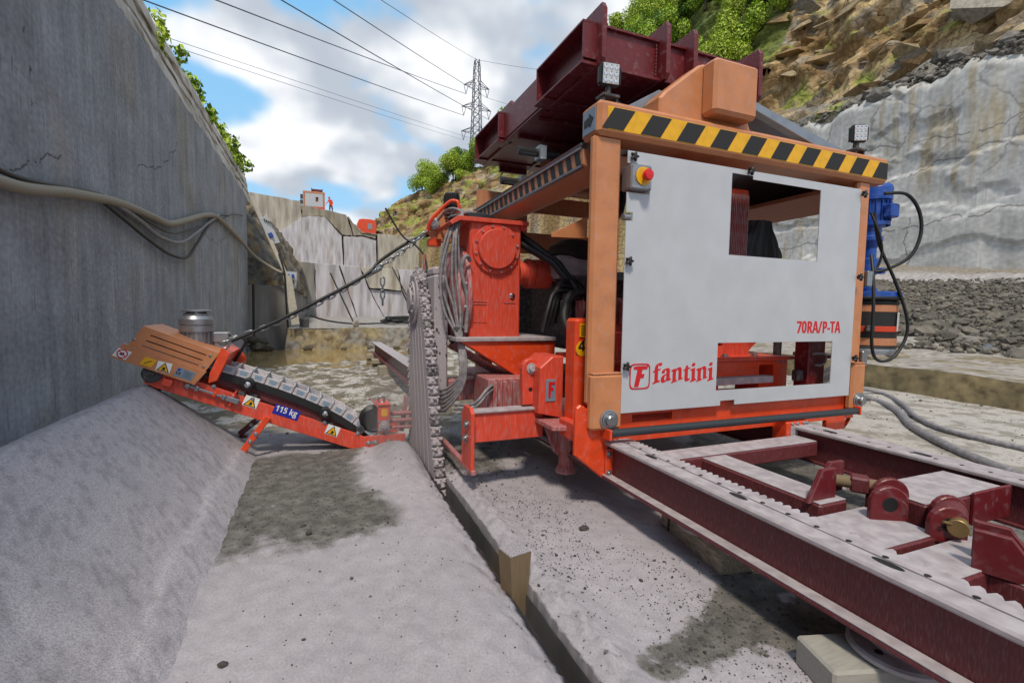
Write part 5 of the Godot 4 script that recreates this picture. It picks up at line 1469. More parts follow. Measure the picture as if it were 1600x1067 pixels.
func cutting_head(m: Node3D) -> void:
	# gear tower: box, flanges, round cover with bolts
	var tw := put(Mb.new().bx(1.03, 1.44, 0.93, 1.80, -3.40, -3.85, 0.012), "gear_tower", M.red_dusty, m)
	put(Mb.new().prism(P2([0.97, 1.79, 1.49, 1.79, 1.49, 1.822, 0.93, 1.822, 0.87, 1.775, 0.885, 1.755, 0.95, 1.79]), pz(-3.86), 0.49, 0.003), "top_flange", M.red_dusty, tw)
	put(Mb.new().prism(P2([1.44, 1.755, 1.485, 1.755, 1.485, 1.795, 1.43, 1.795]), pz(-3.8), 0.41, 0.003), "flange_lip", M.red_dusty, tw)
	var fc := V(1.235, 1.60, -3.40)
	put(Mb.new().lathe(fc, V(0, 0, 1), [Vector2(0.188, 0), Vector2(0.188, 0.014), Vector2(0.184, 0.018), Vector2(0.152, 0.018), Vector2(0.150, 0.016), Vector2(0.148, 0.04), Vector2(0.142, 0.046), Vector2(0, 0.046)], 44), "gear_cover", M.red_dusty, tw)
	for k in 12:
		var a := TAU * (k + 0.4) / 12.0
		put(Mb.new().cyl(fc + V(cos(a) * 0.169, sin(a) * 0.169, 0.018), fc + V(cos(a) * 0.169, sin(a) * 0.169, 0.03), 0.0105, 6), "cover_bolt", M.red_caked, tw)
	for a: Array in [[1.06, 1.17, 1.185], [1.06, 1.17, 1.205], [1.30, 1.40, 1.20]]: put(Mb.new().bx(a[0], a[1], a[2], a[2] + 0.004, -3.401, -3.395, 0.001), "weld", M.red_caked, tw)
	put(Mb.new().bx(1.06, 1.17, 1.05, 1.155, -3.401, -3.396, 0.001), "cover_plate", M.red_dusty, tw)
	put(Mb.new().lathe(V(1.37, 1.255, -3.40), V(0, 0, 1), [Vector2(0.024, 0), Vector2(0.024, 0.006), Vector2(0.016, 0.01), Vector2(0.012, 0.016), Vector2(0, 0.018)], 16), "sight_glass", M.chrome, tw)
	# pivot motor out of the tower's right side
	put(Mb.new().lathe(V(1.44, 1.44, -3.52), V(1, 0, 0), [Vector2(0.12, 0), Vector2(0.12, 0.02), Vector2(0.095, 0.03), Vector2(0.095, 0.09), Vector2(0.118, 0.095), Vector2(0.118, 0.13), Vector2(0.10, 0.14), Vector2(0.10, 0.155), Vector2(0.116, 0.16), Vector2(0.116, 0.28), Vector2(0.10, 0.30), Vector2(0.06, 0.31), Vector2(0, 0.31)], 30), "pivot_motor", M.red_dusty, m)
	for k in 9:
		var a := TAU * k / 9.0
		put(Mb.new().cyl(V(1.73, 1.44 + cos(a) * 0.095, -3.52 + sin(a) * 0.095), V(1.765, 1.44 + cos(a) * 0.095, -3.52 + sin(a) * 0.095), 0.013, 6), "motor_bolt", M.red_caked, m)
	# side gear on the left of the tower
	put(Mb.new().lathe(V(1.03, 1.25, -3.72), V(-1, 0, 0), [Vector2(0.40, 0), Vector2(0.40, 0.03), Vector2(0.36, 0.04), Vector2(0.34, 0.09), Vector2(0.26, 0.12), Vector2(0.14, 0.13), Vector2(0.14, 0.2), Vector2(0, 0.2)], 40), "side_gear", M.red_caked, m)
	for k in 14:
		var a := TAU * k / 14.0
		put(Mb.new().cyl(V(0.995, 1.25 + cos(a) * 0.38, -3.72 + sin(a) * 0.38), V(0.975, 1.25 + cos(a) * 0.38, -3.72 + sin(a) * 0.38), 0.014, 6), "gear_bolt", M.dusted_steel, m)
	# slide table under the tower and its slanting underside
	var tb := put(Mb.new().prism(P2([0.92, 0.925, 1.70, 0.905, 1.70, 0.80, 1.52, 0.775, 1.50, 0.66, 1.41, 0.63, 1.02, 0.865]), pz(-3.40), 0.10, 0.006), "slide_table", M.red, m)
	put(Mb.new().bx(0.90, 1.70, 0.915, 0.945, -3.28, -3.95, 0.004), "table_top", M.maroon_caked, tb)
	for k in 4: put(Mb.new().prism(P2([0.93, 0.90 - 0.012 * k, 1.42, 0.62 - 0.012 * k, 1.42, 0.60 - 0.012 * k, 0.93, 0.885 - 0.012 * k]), pz(-3.46 - 0.07 * k), 0.05, 0.002), "guide_strip", M.red_caked, tb)
	put(Mb.new().bx(0.86, 1.36, 0.44, 0.60, -3.55, -3.75, 0.008), "lower_beam", M.red_caked, m)
	put(Mb.new().bx(1.10, 1.42, 0.36, 0.66, -3.15, -3.5, 0.01), "slide_block", M.red_caked, m)
	for k in 4: put(Mb.new().bx(1.13 + 0.075 * k, 1.16 + 0.075 * k, 0.40, 0.64, -3.12, -3.15, 0.004), "slide_rib", M.red_caked, m)
	for a: Array in [[1.20, 0.44], [1.30, 0.40], [1.38, 0.45]]: put(bolt(V(a[0], a[1], -3.12), V(0, 0, 1), 0.014), "bolt", M.dusted_steel, m)
	put(Mb.new().bx(1.2, 2.6, 0.42, 0.62, -3.5, -4.2, 0.02), "carriage_body", M.red_caked, m)
	# lug plates with pins
	for a: Array in [[1.22, 1.30, -2.82], [1.315, 1.40, -2.95]]:
		var lug := PackedVector2Array([Vector2(a[0] - 0.015, 0.54), Vector2(a[1] + 0.02, 0.54)])
		for k in 9:
			var g := PI * k / 8.0
			lug.append(Vector2((a[0] + a[1]) / 2 + cos(g) * 0.065, 0.775 + sin(g) * 0.065))
		var lp := put(Mb.new().prism(lug, pz(a[2]), 0.05, 0.006), "lug_plate", M.red_dusty, m)
		put(bolt(V((a[0] + a[1]) / 2, 0.775, a[2] + 0.05), V(0, 0, 1), 0.022), "lug_bolt", M.dusted_steel, lp)
		put(Mb.new().cyl(V((a[0] + a[1]) / 2 - 0.005, 0.64, a[2] + 0.049), V((a[0] + a[1]) / 2 - 0.005, 0.64, a[2] + 0.052), 0.014, 14), "lug_hole", M.black, lp)
	# emblem box and number column
	var eb := put(Mb.new().prism(P2([1.27, 0.50, 1.44, 0.46, 1.44, 0.86, 1.36, 0.86, 1.275, 0.79]), pz(-2.95), 0.28, 0.008), "emblem_box", M.red_dusty, m)
	put(Mb.new().bx(1.315, 1.385, 0.575, 0.715, -2.672, -2.664, 0.002), "emblem_sign", M.grey_blue, eb)
	put(Mb.new().prism(P2([1.332, 0.60, 1.346, 0.60, 1.35, 0.645, 1.366, 0.645, 1.368, 0.665, 1.352, 0.665, 1.354, 0.682, 1.376, 0.682, 1.378, 0.70, 1.332, 0.70]), pz(-2.664), 0.003, 0.0005), "emblem_letter", M.red_print, eb)
	var nc := put(Mb.new().bx(1.405, 1.56, 0.40, 1.105, -2.46, -2.60, 0.018), "jack_column", M.red, m)
	put(Mb.new().bx(1.425, 1.485, 0.995, 1.075, -2.458, -2.452, 0.001), "label_plate", M.yellow, nc)
	for k in 5: put(Mb.new().bx(1.432, 1.478, 1.005 + 0.013 * k, 1.010 + 0.013 * k, -2.453, -2.4505, 0.0003), "label_line", M.black, nc)
	put(Mb.new().cyl(V(1.45, 0.925, -2.46), V(1.45, 0.925, -2.456), 0.046, 26), "number_disc", M.yellow, nc)
	letters("4", face("Droid Sans", 700), 0.085, V(1.418, 0.892, -2.4545), "number_lettering", M.black, nc)
	put(Mb.new().lathe(V(1.51, 0.08, -2.74), Vector3.UP, [Vector2(0.07, 0), Vector2(0.07, 0.015), Vector2(0.05, 0.05), Vector2(0.046, 0.14), Vector2(0.058, 0.16), Vector2(0.058, 0.34)], 22), "jack_foot", M.red_caked, m)
	put(Mb.new().prism(P2([1.28, 2.50, 1.55, 2.40, 1.60, 2.5, 1.60, 2.9, 1.28, 3.0]), py(0.43), 0.03, 0.004), "foot_plate", M.red_caked, m)
	put(Mb.new().prism(P2([1.36, 2.44, 1.56, 2.36, 1.60, 2.5, 1.4, 2.62]), py(0.38), 0.025, 0.004), "foot_flange", M.red_dusty, m)
	put(Mb.new().prism(P2([1.34, 0.42, 1.5, 0.42, 1.5, 0.16, 1.42, 0.22]), pz(-2.76), 0.02, 0.003), "foot_gusset", M.red_caked, m)
	# splash boom to the left with its end plate and rod
	var bm := put(Mb.new().bx(0.855, 1.34, 0.328, 0.515, -2.75, -2.775, 0.004), "guard_boom", M.red_dusty, m)
	put(Mb.new().bx(0.86, 1.36, 0.512, 0.528, -2.735, -2.83, 0.003), "boom_flange", M.maroon_caked, bm)
	put(Mb.new().prism(P2([-2.90, 0.16, -2.70, 0.16, -2.70, 0.52, -2.735, 0.55, -2.85, 0.55, -2.90, 0.50]), px(0.86), 0.024, 0.003), "boom_end", M.red_dusty, bm)
	put(Mb.new().bx(0.835, 0.87, 0.145, 0.175, -2.69, -3.6, 0.004), "guard_rod", M.red_caked, bm)
	for a: Array in [[0.44, -2.78], [0.35, -2.80]]: put(bolt(V(0.836, a[0], a[1]), V(-1, 0, 0), 0.02), "boom_bolt", M.zinc, bm)
	# cutting arm: bar, chain of cutter links round its edge, sprocket, head guard
	var edge := [[-2.98, -0.60], [-3.10, -0.02], [-3.24, 0.26], [-3.36, 0.63], [-3.48, 0.97], [-3.62, 1.20], [-3.74, 1.38], [-3.90, 1.46], [-4.06, 1.43], [-4.17, 1.28], [-4.20, 1.0], [-4.21, 0.6], [-4.18, 0.2], [-4.15, -0.1], [-4.12, -0.60]]
	var bar := P2([])
	for e: Array in edge: bar.append(Vector2(e[0] + (-0.05 if e[0] > -3.9 else 0.05), e[1] - (0.05 if e[1] > 1.3 else 0.0)))
	var arm := put(Mb.new().prism(bar, px(0.782), 0.062, 0.006), "cutting_arm", M.caked, m)
	for k in 4:
		var off := 0.14 + 0.16 * k
		put(Mb.new().tube([V(0.719, -0.55, -3.05 - off), V(0.719, 0.5, -3.36 - off * 0.86), V(0.719, 1.0, -3.56 - off * 0.72)], 0.0022, 6), "arm_rib", M.caked, arm)
	put(Mb.new().lathe(V(0.72, 1.22, -3.93), V(-1, 0, 0), [Vector2(0.205, 0), Vector2(0.205, 0.014), Vector2(0.19, 0.018), Vector2(0.15, 0.018), Vector2(0.145, 0.03), Vector2(0.10, 0.032), Vector2(0.09, 0.05), Vector2(0, 0.05)], 30), "sprocket", M.dusted_steel, arm)
	for k in 10: put(Mb.new().cyl(V(0.70, 1.22 + cos(TAU * k / 10) * 0.12, -3.93 + sin(TAU * k / 10) * 0.12), V(0.68, 1.22 + cos(TAU * k / 10) * 0.12, -3.93 + sin(TAU * k / 10) * 0.12), 0.013, 6), "sprocket_bolt", M.dusted_steel, arm)
	var links := []
	for k in 3:
		var lk := Mb.new()
		lk.box(V(0, 0.018, 0), V(0.060, 0.034, 0.060), 0.008)
		lk.box(V(0, 0.002, 0), V(0.070, 0.016, 0.045), 0.004)
		lk.box(V([-0.022, 0.0, 0.022][k], 0.05, 0.012), V(0.024, 0.028, 0.020), 0.004, Basis.from_euler(V(0.25, 0.1 * (k - 1), 0)))
		lk.cyl(V(-0.042, 0.012, 0.026), V(0.042, 0.012, 0.026), 0.009, 8)
		for g in 5: lk.rock(V(rng.randf_range(-0.028, 0.028), 0.03 + 0.012 * rng.randf(), rng.randf_range(-0.03, 0.03)), V(0.012, 0.010, 0.012) * rng.randf_range(0.5, 1.3), rng)
		links.append(lk.mesh())
	var along := []
	for i in edge.size() - 1:
		var a := V(0.752, edge[i][1], edge[i][0]); var b := V(0.752, edge[i + 1][1], edge[i + 1][0])
		along.append([a, b])
	var acc := 0.0
	var cnt := 0
	for s: Array in along:
		var ln: float = (s[1] - s[0]).length()
		var d: Vector3 = (s[1] - s[0]) / ln
		var up := V(1, 0, 0).cross(d).normalized()
		if up.dot((s[0] + s[1]) / 2 - V(0.752, 0.5, -3.75)) < 0.0: up = -up
		while acc < ln:
			var p: Vector3 = s[0] + d * acc
			var bs := Basis(d.cross(up).normalized() * -1.0, up, d)
			if bs.determinant() < 0.0: bs.x = -bs.x
			piece(links[cnt % 3], "chain_link", [M.caked, M.dusted_steel, M.caked, M.dusted_steel, M.chain_grit][cnt % 5], arm, Transform3D(bs, p - up * 0.03 - gpos(arm)))
			acc += 0.072
			cnt += 1
		acc -= ln
	var gd := put(Mb.new().bx(0.79, 0.895, 0.36, 1.40, -3.50, -4.1, 0.012), "head_guard", M.caked, m)
	put(Mb.new().bx(0.80, 0.86, 1.40, 1.47, -3.58, -3.95, 0.02), "guard_cap", M.caked, gd)
	var cl := Mb.new()
	for k in 24:
		cl.rock(V(rng.randf_range(0.79, 0.89), 0.4 + 1.0 * rng.randf(), -3.498), V(0.006, 0.011, 0.005) * rng.randf_range(0.5, 1.5), rng)
	tag(put(cl, "mud_clod", M.dark_steel, gd), "", "", "", "stuff")
	# grey hoses hanging in front of the side gear
	for k in 6:
		var x := 0.0 + 0.018 * k
		var dx := rng.randf_range(-0.02, 0.02); var dz := rng.randf_range(-0.05, 0.06)
		put(Mb.new().tube(spline([V(1.40 - 0.1 * k, 1.80 + 0.012 * k, -3.95), V(1.20 - 0.05 * k, 1.90 + 0.006 * k, -3.7), V(1.0, 1.86, -3.5), V(0.87 + x * 0.9 + dx, 1.70, -3.42 + dz), V(0.80 + x * 1.9 + dx, 1.40, -3.42 + dz), V(0.85 + x * 1.3 - dx, 1.15, -3.40 + dz), V(0.925 + x * 0.4, 0.95, -3.36), V(0.935 + x * 0.5, 0.78, -3.3), V(0.93 + x * 0.3, 0.66 - 0.015 * k, -3.3), V(0.86, 0.56 - 0.03 * k, -3.4), V(0.83, 0.53 - 0.03 * k, -3.55)]), 0.0105, 8), "hose", M.hose_dusty, m)
	put(Mb.new().tube(spline([V(1.02, 1.50, -3.36), V(0.99, 1.53, -3.33), V(0.96, 1.50, -3.33), V(0.955, 1.40, -3.34), V(1.0, 1.22, -3.35), V(0.99, 0.98, -3.35)]), 0.015, 8), "hose", M.hose_dusty, m)
	for k in 2: put(Mb.new().tube(spline([V(1.18, 0.62 - 0.03 * k, -3.2), V(1.08, 0.60 - 0.03 * k, -3.1), V(0.98, 0.50 - 0.03 * k, -3.1), V(0.90, 0.46 - 0.03 * k, -3.3)]), 0.012, 8), "hose", M.hose_dusty, m)
	put(Mb.new().bx(0.90, 0.97, 0.98, 1.02, -3.36, -3.42, 0.004), "hose_clamp", M.dark_steel, m)
	for k in 3: put(Mb.new().tube(spline([V(0.92, 1.84, -3.55 - 0.03 * k), V(1.08, 1.875 - 0.01 * k, -3.55), V(1.28, 1.87 - 0.012 * k, -3.6), V(1.42, 1.80 - 0.012 * k, -3.8)]), 0.014, 8), "top_hose", M.pipe_rubber, m)
	# orange arm at the back that holds the lifting chain, with its red tube
	var la := put(Mb.new().prism(P2([0.80, 1.78, 0.86, 1.92, 0.95, 2.0, 1.25, 1.98, 1.25, 1.70, 0.92, 1.70]), pz(-3.98), 0.05, 0.006), "lifting_arm", M.tan, m)
	put(Mb.new().tube(spline([V(0.82, 1.78, -3.85), V(0.83, 1.85, -3.82), V(0.95, 1.985, -3.75), V(1.0, 2.0, -3.72), V(1.025, 1.97, -3.7), V(1.035, 1.82, -3.7)], 5), 0.014, 9), "arm_tube", M.red, la)
	put(Mb.new().lathe(V(0.875, 1.845, -3.93), V(-0.3, 0, 1), [Vector2(0.05, 0), Vector2(0.05, 0.02), Vector2(0.03, 0.025), Vector2(0.03, 0.05), Vector2(0, 0.05)], 20), "arm_boss", M.zinc, la)
	put(Mb.new().bx(0.83, 0.93, 1.66, 1.72, -3.88, -3.98, 0.005), "arm_lug", M.red, la)
	put(Mb.new().prism(P2([0.775, 1.46, 0.80, 1.46, 0.795, 1.60, 0.775, 1.58]), pz(-3.85), 0.012, 0.002), "feeler", M.red_caked, m)
	put(Mb.new().tube(spline([V(0.80, 1.42, -3.8), V(0.79, 1.56, -3.85), V(0.72, 1.66, -3.9), V(0.62, 1.74, -3.95), V(0.50, 1.95, -4.0)]), 0.008, 7), "antenna_wire", M.black, m)
	put(Mb.new().bx(0.0 + 1.50, 3.6, 0.44, 0.60, -4.0, -4.4, 0.02), "rear_frame", M.red_dusty, m)
	for x: float in [1.6, 3.02]:
		for z: float in [-2.55, -4.2]: put(Mb.new().bx(x - 0.12, x + 0.12, 0.415, 0.52, z - 0.14, z + 0.14, 0.01), "bogie", M.red_caked, m)

# ---------------------------------------------------------------- rails, roof frame, conveyor, small things
func roof_frame() -> void:
	var t := thing("spare_rails", "dark red welded rail frame lying across the machine's roof", "rail frame", V(2.2, 2.62, -3.6))
	var wob := 0
	for s in 2:
		var z0: float = [-2.55, -3.98][s]
		var z1: float = [-3.20, -4.65][s]
		var o := Mb.new()
		# a channel along x, open at its left end
		o.prism(P2([-z0, 2.62, -z1, 2.62, -z1, 2.86, -z0, 2.86, -z0, 2.848, -z1 - 0.012, 2.848, -z1 - 0.012, 2.632, -z0, 2.632]), Transform3D(Basis(Vector3(0, 0, -1), Vector3(0, 1, 0), Vector3(1, 0, 0)), V(1.45, 0, 0)), 1.37, 0.001)
		o.bx(1.47, 2.82, 2.632, 2.848, z0 - 0.035, z0 - 0.02, 0.002)
		put(o, "channel", M.maroon, t)
		put(Mb.new().bx(1.44, 2.83, 2.604, 2.622, z0 + 0.012, z0 - 0.14, 0.003), "flange", M.maroon, t)
		put(Mb.new().bx(1.44, 2.83, 2.604, 2.622, z1 - 0.012, z1 + 0.14, 0.003), "flange", M.maroon, t)
		put(Mb.new().bx(1.45, 1.545, 2.64, 2.84, z0 - 0.005, z0 + 0.010, 0.002), "end_strip", M.maroon, t)
		var rr := Mb.new()
		for k in 9: rr.box(V(1.548, 2.65 + 0.022 * k, z0 + 0.008), V(0.01, 0.02, 0.01), 0.003)
		for k in 9: rr.box(V(1.99, 2.65 + 0.022 * k, z0 - 0.012), V(0.01, 0.02, 0.014), 0.003)
		tag(put(rr, "weld_bead", M.maroon_dusty, t), "", "", "", "stuff")
	for x: float in [1.555, 2.02, 2.235, 2.80]:
		for s in 2:
			var z0: float = [-2.55, -3.98][s]
			var z1: float = [-3.20, -4.65][s]
			put(Mb.new().prism(P2([z1 - 0.03, 2.60, z0 + 0.055, 2.60, z0 + 0.075, 2.63, z0 + 0.075, 2.91, z0 + 0.055, 2.945, z1 - 0.03, 2.945]), px(x + 0.016), 0.032, 0.005), "stiffener", M.maroon, t)
	put(Mb.new().bx(1.50, 1.52, 2.625, 2.855, -3.2, -3.98, 0.003), "web", M.maroon, t)
	put(Mb.new().bx(1.5, 2.8, 2.60, 2.612, -3.2, -3.98, 0.002), "bottom_plate", M.maroon, t)
	for z: float in [-3.35, -3.75]: put(Mb.new().bx(1.55, 2.8, 2.57, 2.60, z - 0.02, z + 0.02, 0.003), "rib", M.maroon, t)
	put(Mb.new().bx(1.7, 2.0, 2.54, 2.60, -4.60, -4.64, 0.004), "lower_plate", M.maroon, t)

func rail_pair(t: Node3D, x0: float, x1: float, z0: float, z1: float, rack: bool, inner: float) -> void:
	# x0 outer, x1 inner edge of the top flange; inner = +1 when the teeth point to +x
	var o := Mb.new()
	o.bx(x0 - 0.012, x1 + 0.012, 0.19, 0.208, z0, z1, 0.004)
	o.bx(lerpf(x0, x1, 0.28), lerpf(x0, x1, 0.42), 0.206, 0.385, z0, z1, 0.003)
	o.bx(lerpf(x0, x1, 0.72), lerpf(x0, x1, 0.82), 0.206, 0.385, z0, z1, 0.003)
	put(o, "beam", M.maroon_dusty, t)
	put(Mb.new().bx(x0 - 0.012, lerpf(x0, x1, 0.26), 0.2085, 0.2145, z0 - 0.001, z1 + 0.001, 0.002), "dust_layer", M.maroon_caked, t)
	var mid := lerpf(x0, x1, 0.60)
	put(Mb.new().bx(minf(x0, mid), maxf(x0, mid) - 0.004, 0.383, 0.409, z0, z1, 0.008), "top_flange", M.maroon_caked, t)
	if rack:
		var pg := PackedVector2Array([Vector2(mid + 0.004, -z0), Vector2(mid + 0.004, -z1)])
		var n := int(absf(z1 - z0) / 0.036)
		for k in n:
			var z := z1 + (z0 - z1) * (float(k) + 0.5) / n
			pg.append(Vector2(x1 + 0.004, -(z - 0.012))); pg.append(Vector2(x1 + 0.032, -(z - 0.004))); pg.append(Vector2(x1 + 0.026, -(z + 0.010)))
		put(Mb.new().prism(pg, py(0.385), 0.022, 0.001), "rack", M.maroon_caked, t)
	else:
		put(Mb.new().bx(mid + 0.004 * inner, x1, 0.383, 0.407, z0, z1, 0.006), "rack", M.maroon_caked, t)
	for k in 3:
		var z := lerpf(-0.85, -1.95, k / 2.0) if rack else lerpf(-1.0, -2.0, k / 2.0)
		var c := V(lerpf(x0, x1, 0.40 if rack else 0.55), 0.4095, z)
		put(Mb.new().prism(_oval(c.x, -c.z, 0.016, 0.045), py(0.4085), 0.0015, 0.0), "slot_hole", M.black, t)
	for k in 16:
		var z := -0.55 - 0.11 * k
		put(Mb.new().prism(_oval(lerpf(x0, x1, 0.68), -z, 0.009, 0.009), py(0.4075), 0.001, 0.0), "screw_hole", M.hazard_black, t)
func _oval(cx: float, cy: float, rx: float, ry: float) -> PackedVector2Array:
	var r := PackedVector2Array()
	for i in 14: r.append(Vector2(cx + rx * cos(TAU * i / 14), cy + ry * sin(TAU * i / 14)))
	return r
func rails() -> void:
	var t := thing("rail_track", "maroon twin-beam rail track with toothed rack, dusty, under the saw machine", "rail track", V(2.3, 0.0, -2.0))
	rail_pair(t, 1.51, 1.66, 0.6, -4.9, true, 1.0)
	rail_pair(t, 3.10, 2.93, 0.6, -4.9, false, -1.0)
	# cross beams and the middle stringer
	var cx := func(x0: float, x1: float, y0: float, y1: float, z0: float, z1: float, called: String, mt: String) -> void:
		var b := put(Mb.new().bx(x0, x1, y0, y1, z0, z1, 0.010), called, M[mt], t)
		put(Mb.new().bx(x0 + 0.006, x1 - 0.006, y1 - 0.001, y1 + 0.004, z0 - 0.006, z1 + 0.006, 0.002), "dust_layer", M.maroon_caked, b)
	cx.call(1.62, 2.93, 0.25, 0.345, -2.02, -2.18, "cross_beam", "maroon_dusty")
	cx.call(1.98, 2.16, 0.22, 0.335, -1.34, -2.04, "stringer", "maroon_dusty")
	cx.call(1.62, 2.20, 0.20, 0.315, -1.02, -1.30, "cross_beam", "maroon_dusty")
	cx.call(1.62, 2.34, 0.19, 0.305, -0.82, -0.995, "cross_beam", "maroon_dusty")
	cx.call(2.30, 2.90, 0.24, 0.375, -1.12, -1.36, "tie_beam", "maroon_dusty")
	cx.call(2.06, 2.24, 0.20, 0.30, 0.4, -0.83, "stringer", "maroon_dusty")
	cx.call(2.22, 2.90, 0.22, 0.345, -0.55, -0.80, "tie_beam", "maroon_dusty")
	put(Mb.new().bx(2.62, 2.92, 0.245, 0.39, -1.105, -1.12, 0.003), "end_plate", M.maroon, t)
	# slanted gussets
	for a: Array in [[2.02, -1.40, 1.0], [2.16, -1.46, 1.0]]:
		put(Mb.new().prism(P2([a[0] - 0.06, 0.33, a[0] + 0.11, 0.33, a[0] + 0.11, 0.47, a[0] + 0.02, 0.47]), pz(a[1]), 0.024, 0.004), "gusset", M.maroon, t)
	for a: Array in [[2.05, -0.86], [2.14, -0.90]]:
		put(Mb.new().prism(P2([0.0, 0.30, 0.19, 0.30, 0.09, 0.44, 0.0, 0.44]), Transform3D(Basis(V(0.35, 0, 1).normalized(), Vector3.UP, V(-1, 0, 0.35).normalized()), V(a[0], 0, a[1])), 0.024, 0.004), "gusset", M.maroon, t)
	# hinge: lug plates with round heads, pins
	var lug := func(o: Vector3, ang: float, w: float, h: float) -> void:
		var pg := PackedVector2Array([Vector2(-w, 0.0), Vector2(w, 0.0)])
		for k in 11: pg.append(Vector2(w * cos(PI * k / 10.0), h + w * sin(PI * k / 10.0)))
		var xf := Transform3D(Basis.from_euler(V(0, ang, 0)), o)
		var l := put(Mb.new().prism(pg, xf, 0.028, 0.004), "hinge_lug", M.maroon, t)
		put(Mb.new().cyl(xf * V(0, h, 0.027), xf * V(0, h, 0.0295), w * 0.42, 16), "pin_hole", M.black, l)
	lug.call(V(2.155, 0.30, -1.19), -0.5, 0.072, 0.085)
	lug.call(V(2.27, 0.30, -1.25), -0.5, 0.072, 0.085)
	lug.call(V(2.215, 0.295, -1.02), -0.5, 0.068, 0.07)
	lug.call(V(2.35, 0.295, -1.08), -0.5, 0.068, 0.07)
	put(Mb.new().cyl(V(2.17, 0.37, -1.16), V(2.36, 0.37, -1.26), 0.04, 16), "hinge_barrel", M.maroon_dusty, t)
	put(Mb.new().cyl(V(2.25, 0.365, -1.02), V(2.40, 0.365, -1.09), 0.055, 18), "hinge_barrel", M.maroon_dusty, t)
	var pin := put(Mb.new().cyl(V(2.19, 0.365, -0.965), V(2.25, 0.365, -0.995), 0.033, 18), "hinge_pin", M.brass, t)
	put(Mb.new().tube([V(2.155, 0.385, -0.995), V(2.21, 0.37, -0.975), V(2.255, 0.335, -0.955)], 0.006, 7), "cotter", M.brass, pin)
	put(Mb.new().cyl(V(2.15, 0.40, -1.44), V(2.32, 0.385, -1.32), 0.026, 14), "tie_rod", M.wedge_wood, t)
	put(Mb.new().box(V(2.26, 0.39, -1.36), V(0.08, 0.07, 0.07), 0.008, Basis.from_euler(V(0, 0.6, 0))), "rod_nut", M.maroon_dusty, t)
	# levelling feet under the near beam
	for z: float in [-1.74, -0.86]:
		var c := V(1.74 if z < -1.0 else 1.66, 0.105, z)
		var ft := put(Mb.new().lathe(c, Vector3.UP, [Vector2(0.13, 0), Vector2(0.13, 0.012), Vector2(0.12, 0.018), Vector2(0.07, 0.02), Vector2(0.055, 0.05), Vector2(0.035, 0.06), Vector2(0.035, 0.09), Vector2(0, 0.09)], 30), "levelling_foot", M.dusted_steel, t)
		for k in 6: put(Mb.new().cyl(c + V(cos(k * TAU / 6) * 0.085, 0.018, sin(k * TAU / 6) * 0.085), c + V(cos(k * TAU / 6) * 0.085, 0.0215, sin(k * TAU / 6) * 0.085), 0.012, 10), "foot_hole", M.black, ft)
	# timber under it
	var plank := func(o: Vector3, s: Vector3, ang: float, m: String, label: String) -> void:
		tag(put(Mb.new().box(o, s, 0.008, Basis.from_euler(V(0, ang, 0.01))), "timber", M[m]), label, "timber", "timbers under the rails")
	plank.call(V(1.765, 0.05, -1.75), V(0.21, 0.10, 0.52), -0.19, "wood", "weathered timber tied with dark cord, lying below the near rail")
	plank.call(V(1.66, 0.05, -0.88), V(0.50, 0.10, 0.17), -0.30, "pale_wood", "pale sawn timber block at the bottom edge, under the near rail's foot")
	tag(put(Mb.new().tube(spline([V(1.665, 0.02, -1.91), V(1.672, 0.10, -1.905), V(1.76, 0.108, -1.89), V(1.85, 0.106, -1.86)]), 0.006, 6), "cord", M.black), "dark cord tied round the weathered timber under the rail", "cord")
	tag(put(Mb.new().box(V(2.42, 0.36, -0.70), V(0.10, 0.06, 0.07), 0.004, Basis.from_euler(V(0, 0.3, 0))), "timber", M.pale_wood), "small wood chock lying on the track at the right edge", "timber")
	# wedge in the cut
	var wx := Transform3D(Basis.from_euler(V(0.0, 0.2, 0)), V(0.745, 0, -1.77))
	var wm := Mb.new()
	var q: Array[Vector3] = [V(-0.052, 0.15, -0.05), V(0.052, 0.15, -0.05), V(0.052, 0.15, 0.045), V(-0.052, 0.15, 0.045), V(-0.028, -0.2, -0.035), V(0.028, -0.2, -0.035), V(0.028, -0.2, 0.04), V(-0.028, -0.2, 0.04)]
	for i in 8: q[i] = wx * q[i]
	for fc: Array in [[0, 1, 2, 3], [4, 5, 6, 7], [0, 1, 5, 4], [3, 2, 6, 7], [0, 3, 7, 4], [1, 2, 6, 5]]:
		var nr := (q[fc[1]] - q[fc[0]]).cross(q[fc[3]] - q[fc[0]]).normalized()
		var ce := (q[fc[0]] + q[fc[2]]) / 2 - wx * V(0, 0, 0)
		if nr.dot(ce) < 0.0: nr = -nr
		wm.quad(q[fc[0]], q[fc[1]], q[fc[2]], q[fc[3]], nr)
	var wd := thing("wedge", "brown wooden wedge stuck upright in the saw cut", "wedge", V(0.745, 0, -1.77))
	put(wm, "body", M.wedge_wood, wd)
	put(Mb.new().box(wx * V(0, 0.153, -0.0025), V(0.102, 0.008, 0.093), 0.003, wx.basis), "dust_cap", M.dust_cap, wd)
	# the next rail section behind the saw arm, on stacked timbers
	var fr := thing("rail_track", "dusty maroon rail section lying on stacked timbers behind the saw arm", "rail track", V(1.15, 0, -9))
	var fo := Mb.new()
	fo.bx(1.02, 1.20, 0.385, 0.41, -10.5, -5.2, 0.005)
	fo.bx(1.08, 1.11, 0.21, 0.385, -10.5, -5.2, 0.003)
	fo.bx(1.01, 1.21, 0.19, 0.21, -10.5, -5.2, 0.004)
	put(fo, "beam", M.maroon_dusty, fr)
	put(Mb.new().bx(1.015, 1.205, 0.409, 0.417, -10.49, -5.2, 0.003), "dust_layer", M.maroon_caked, fr)
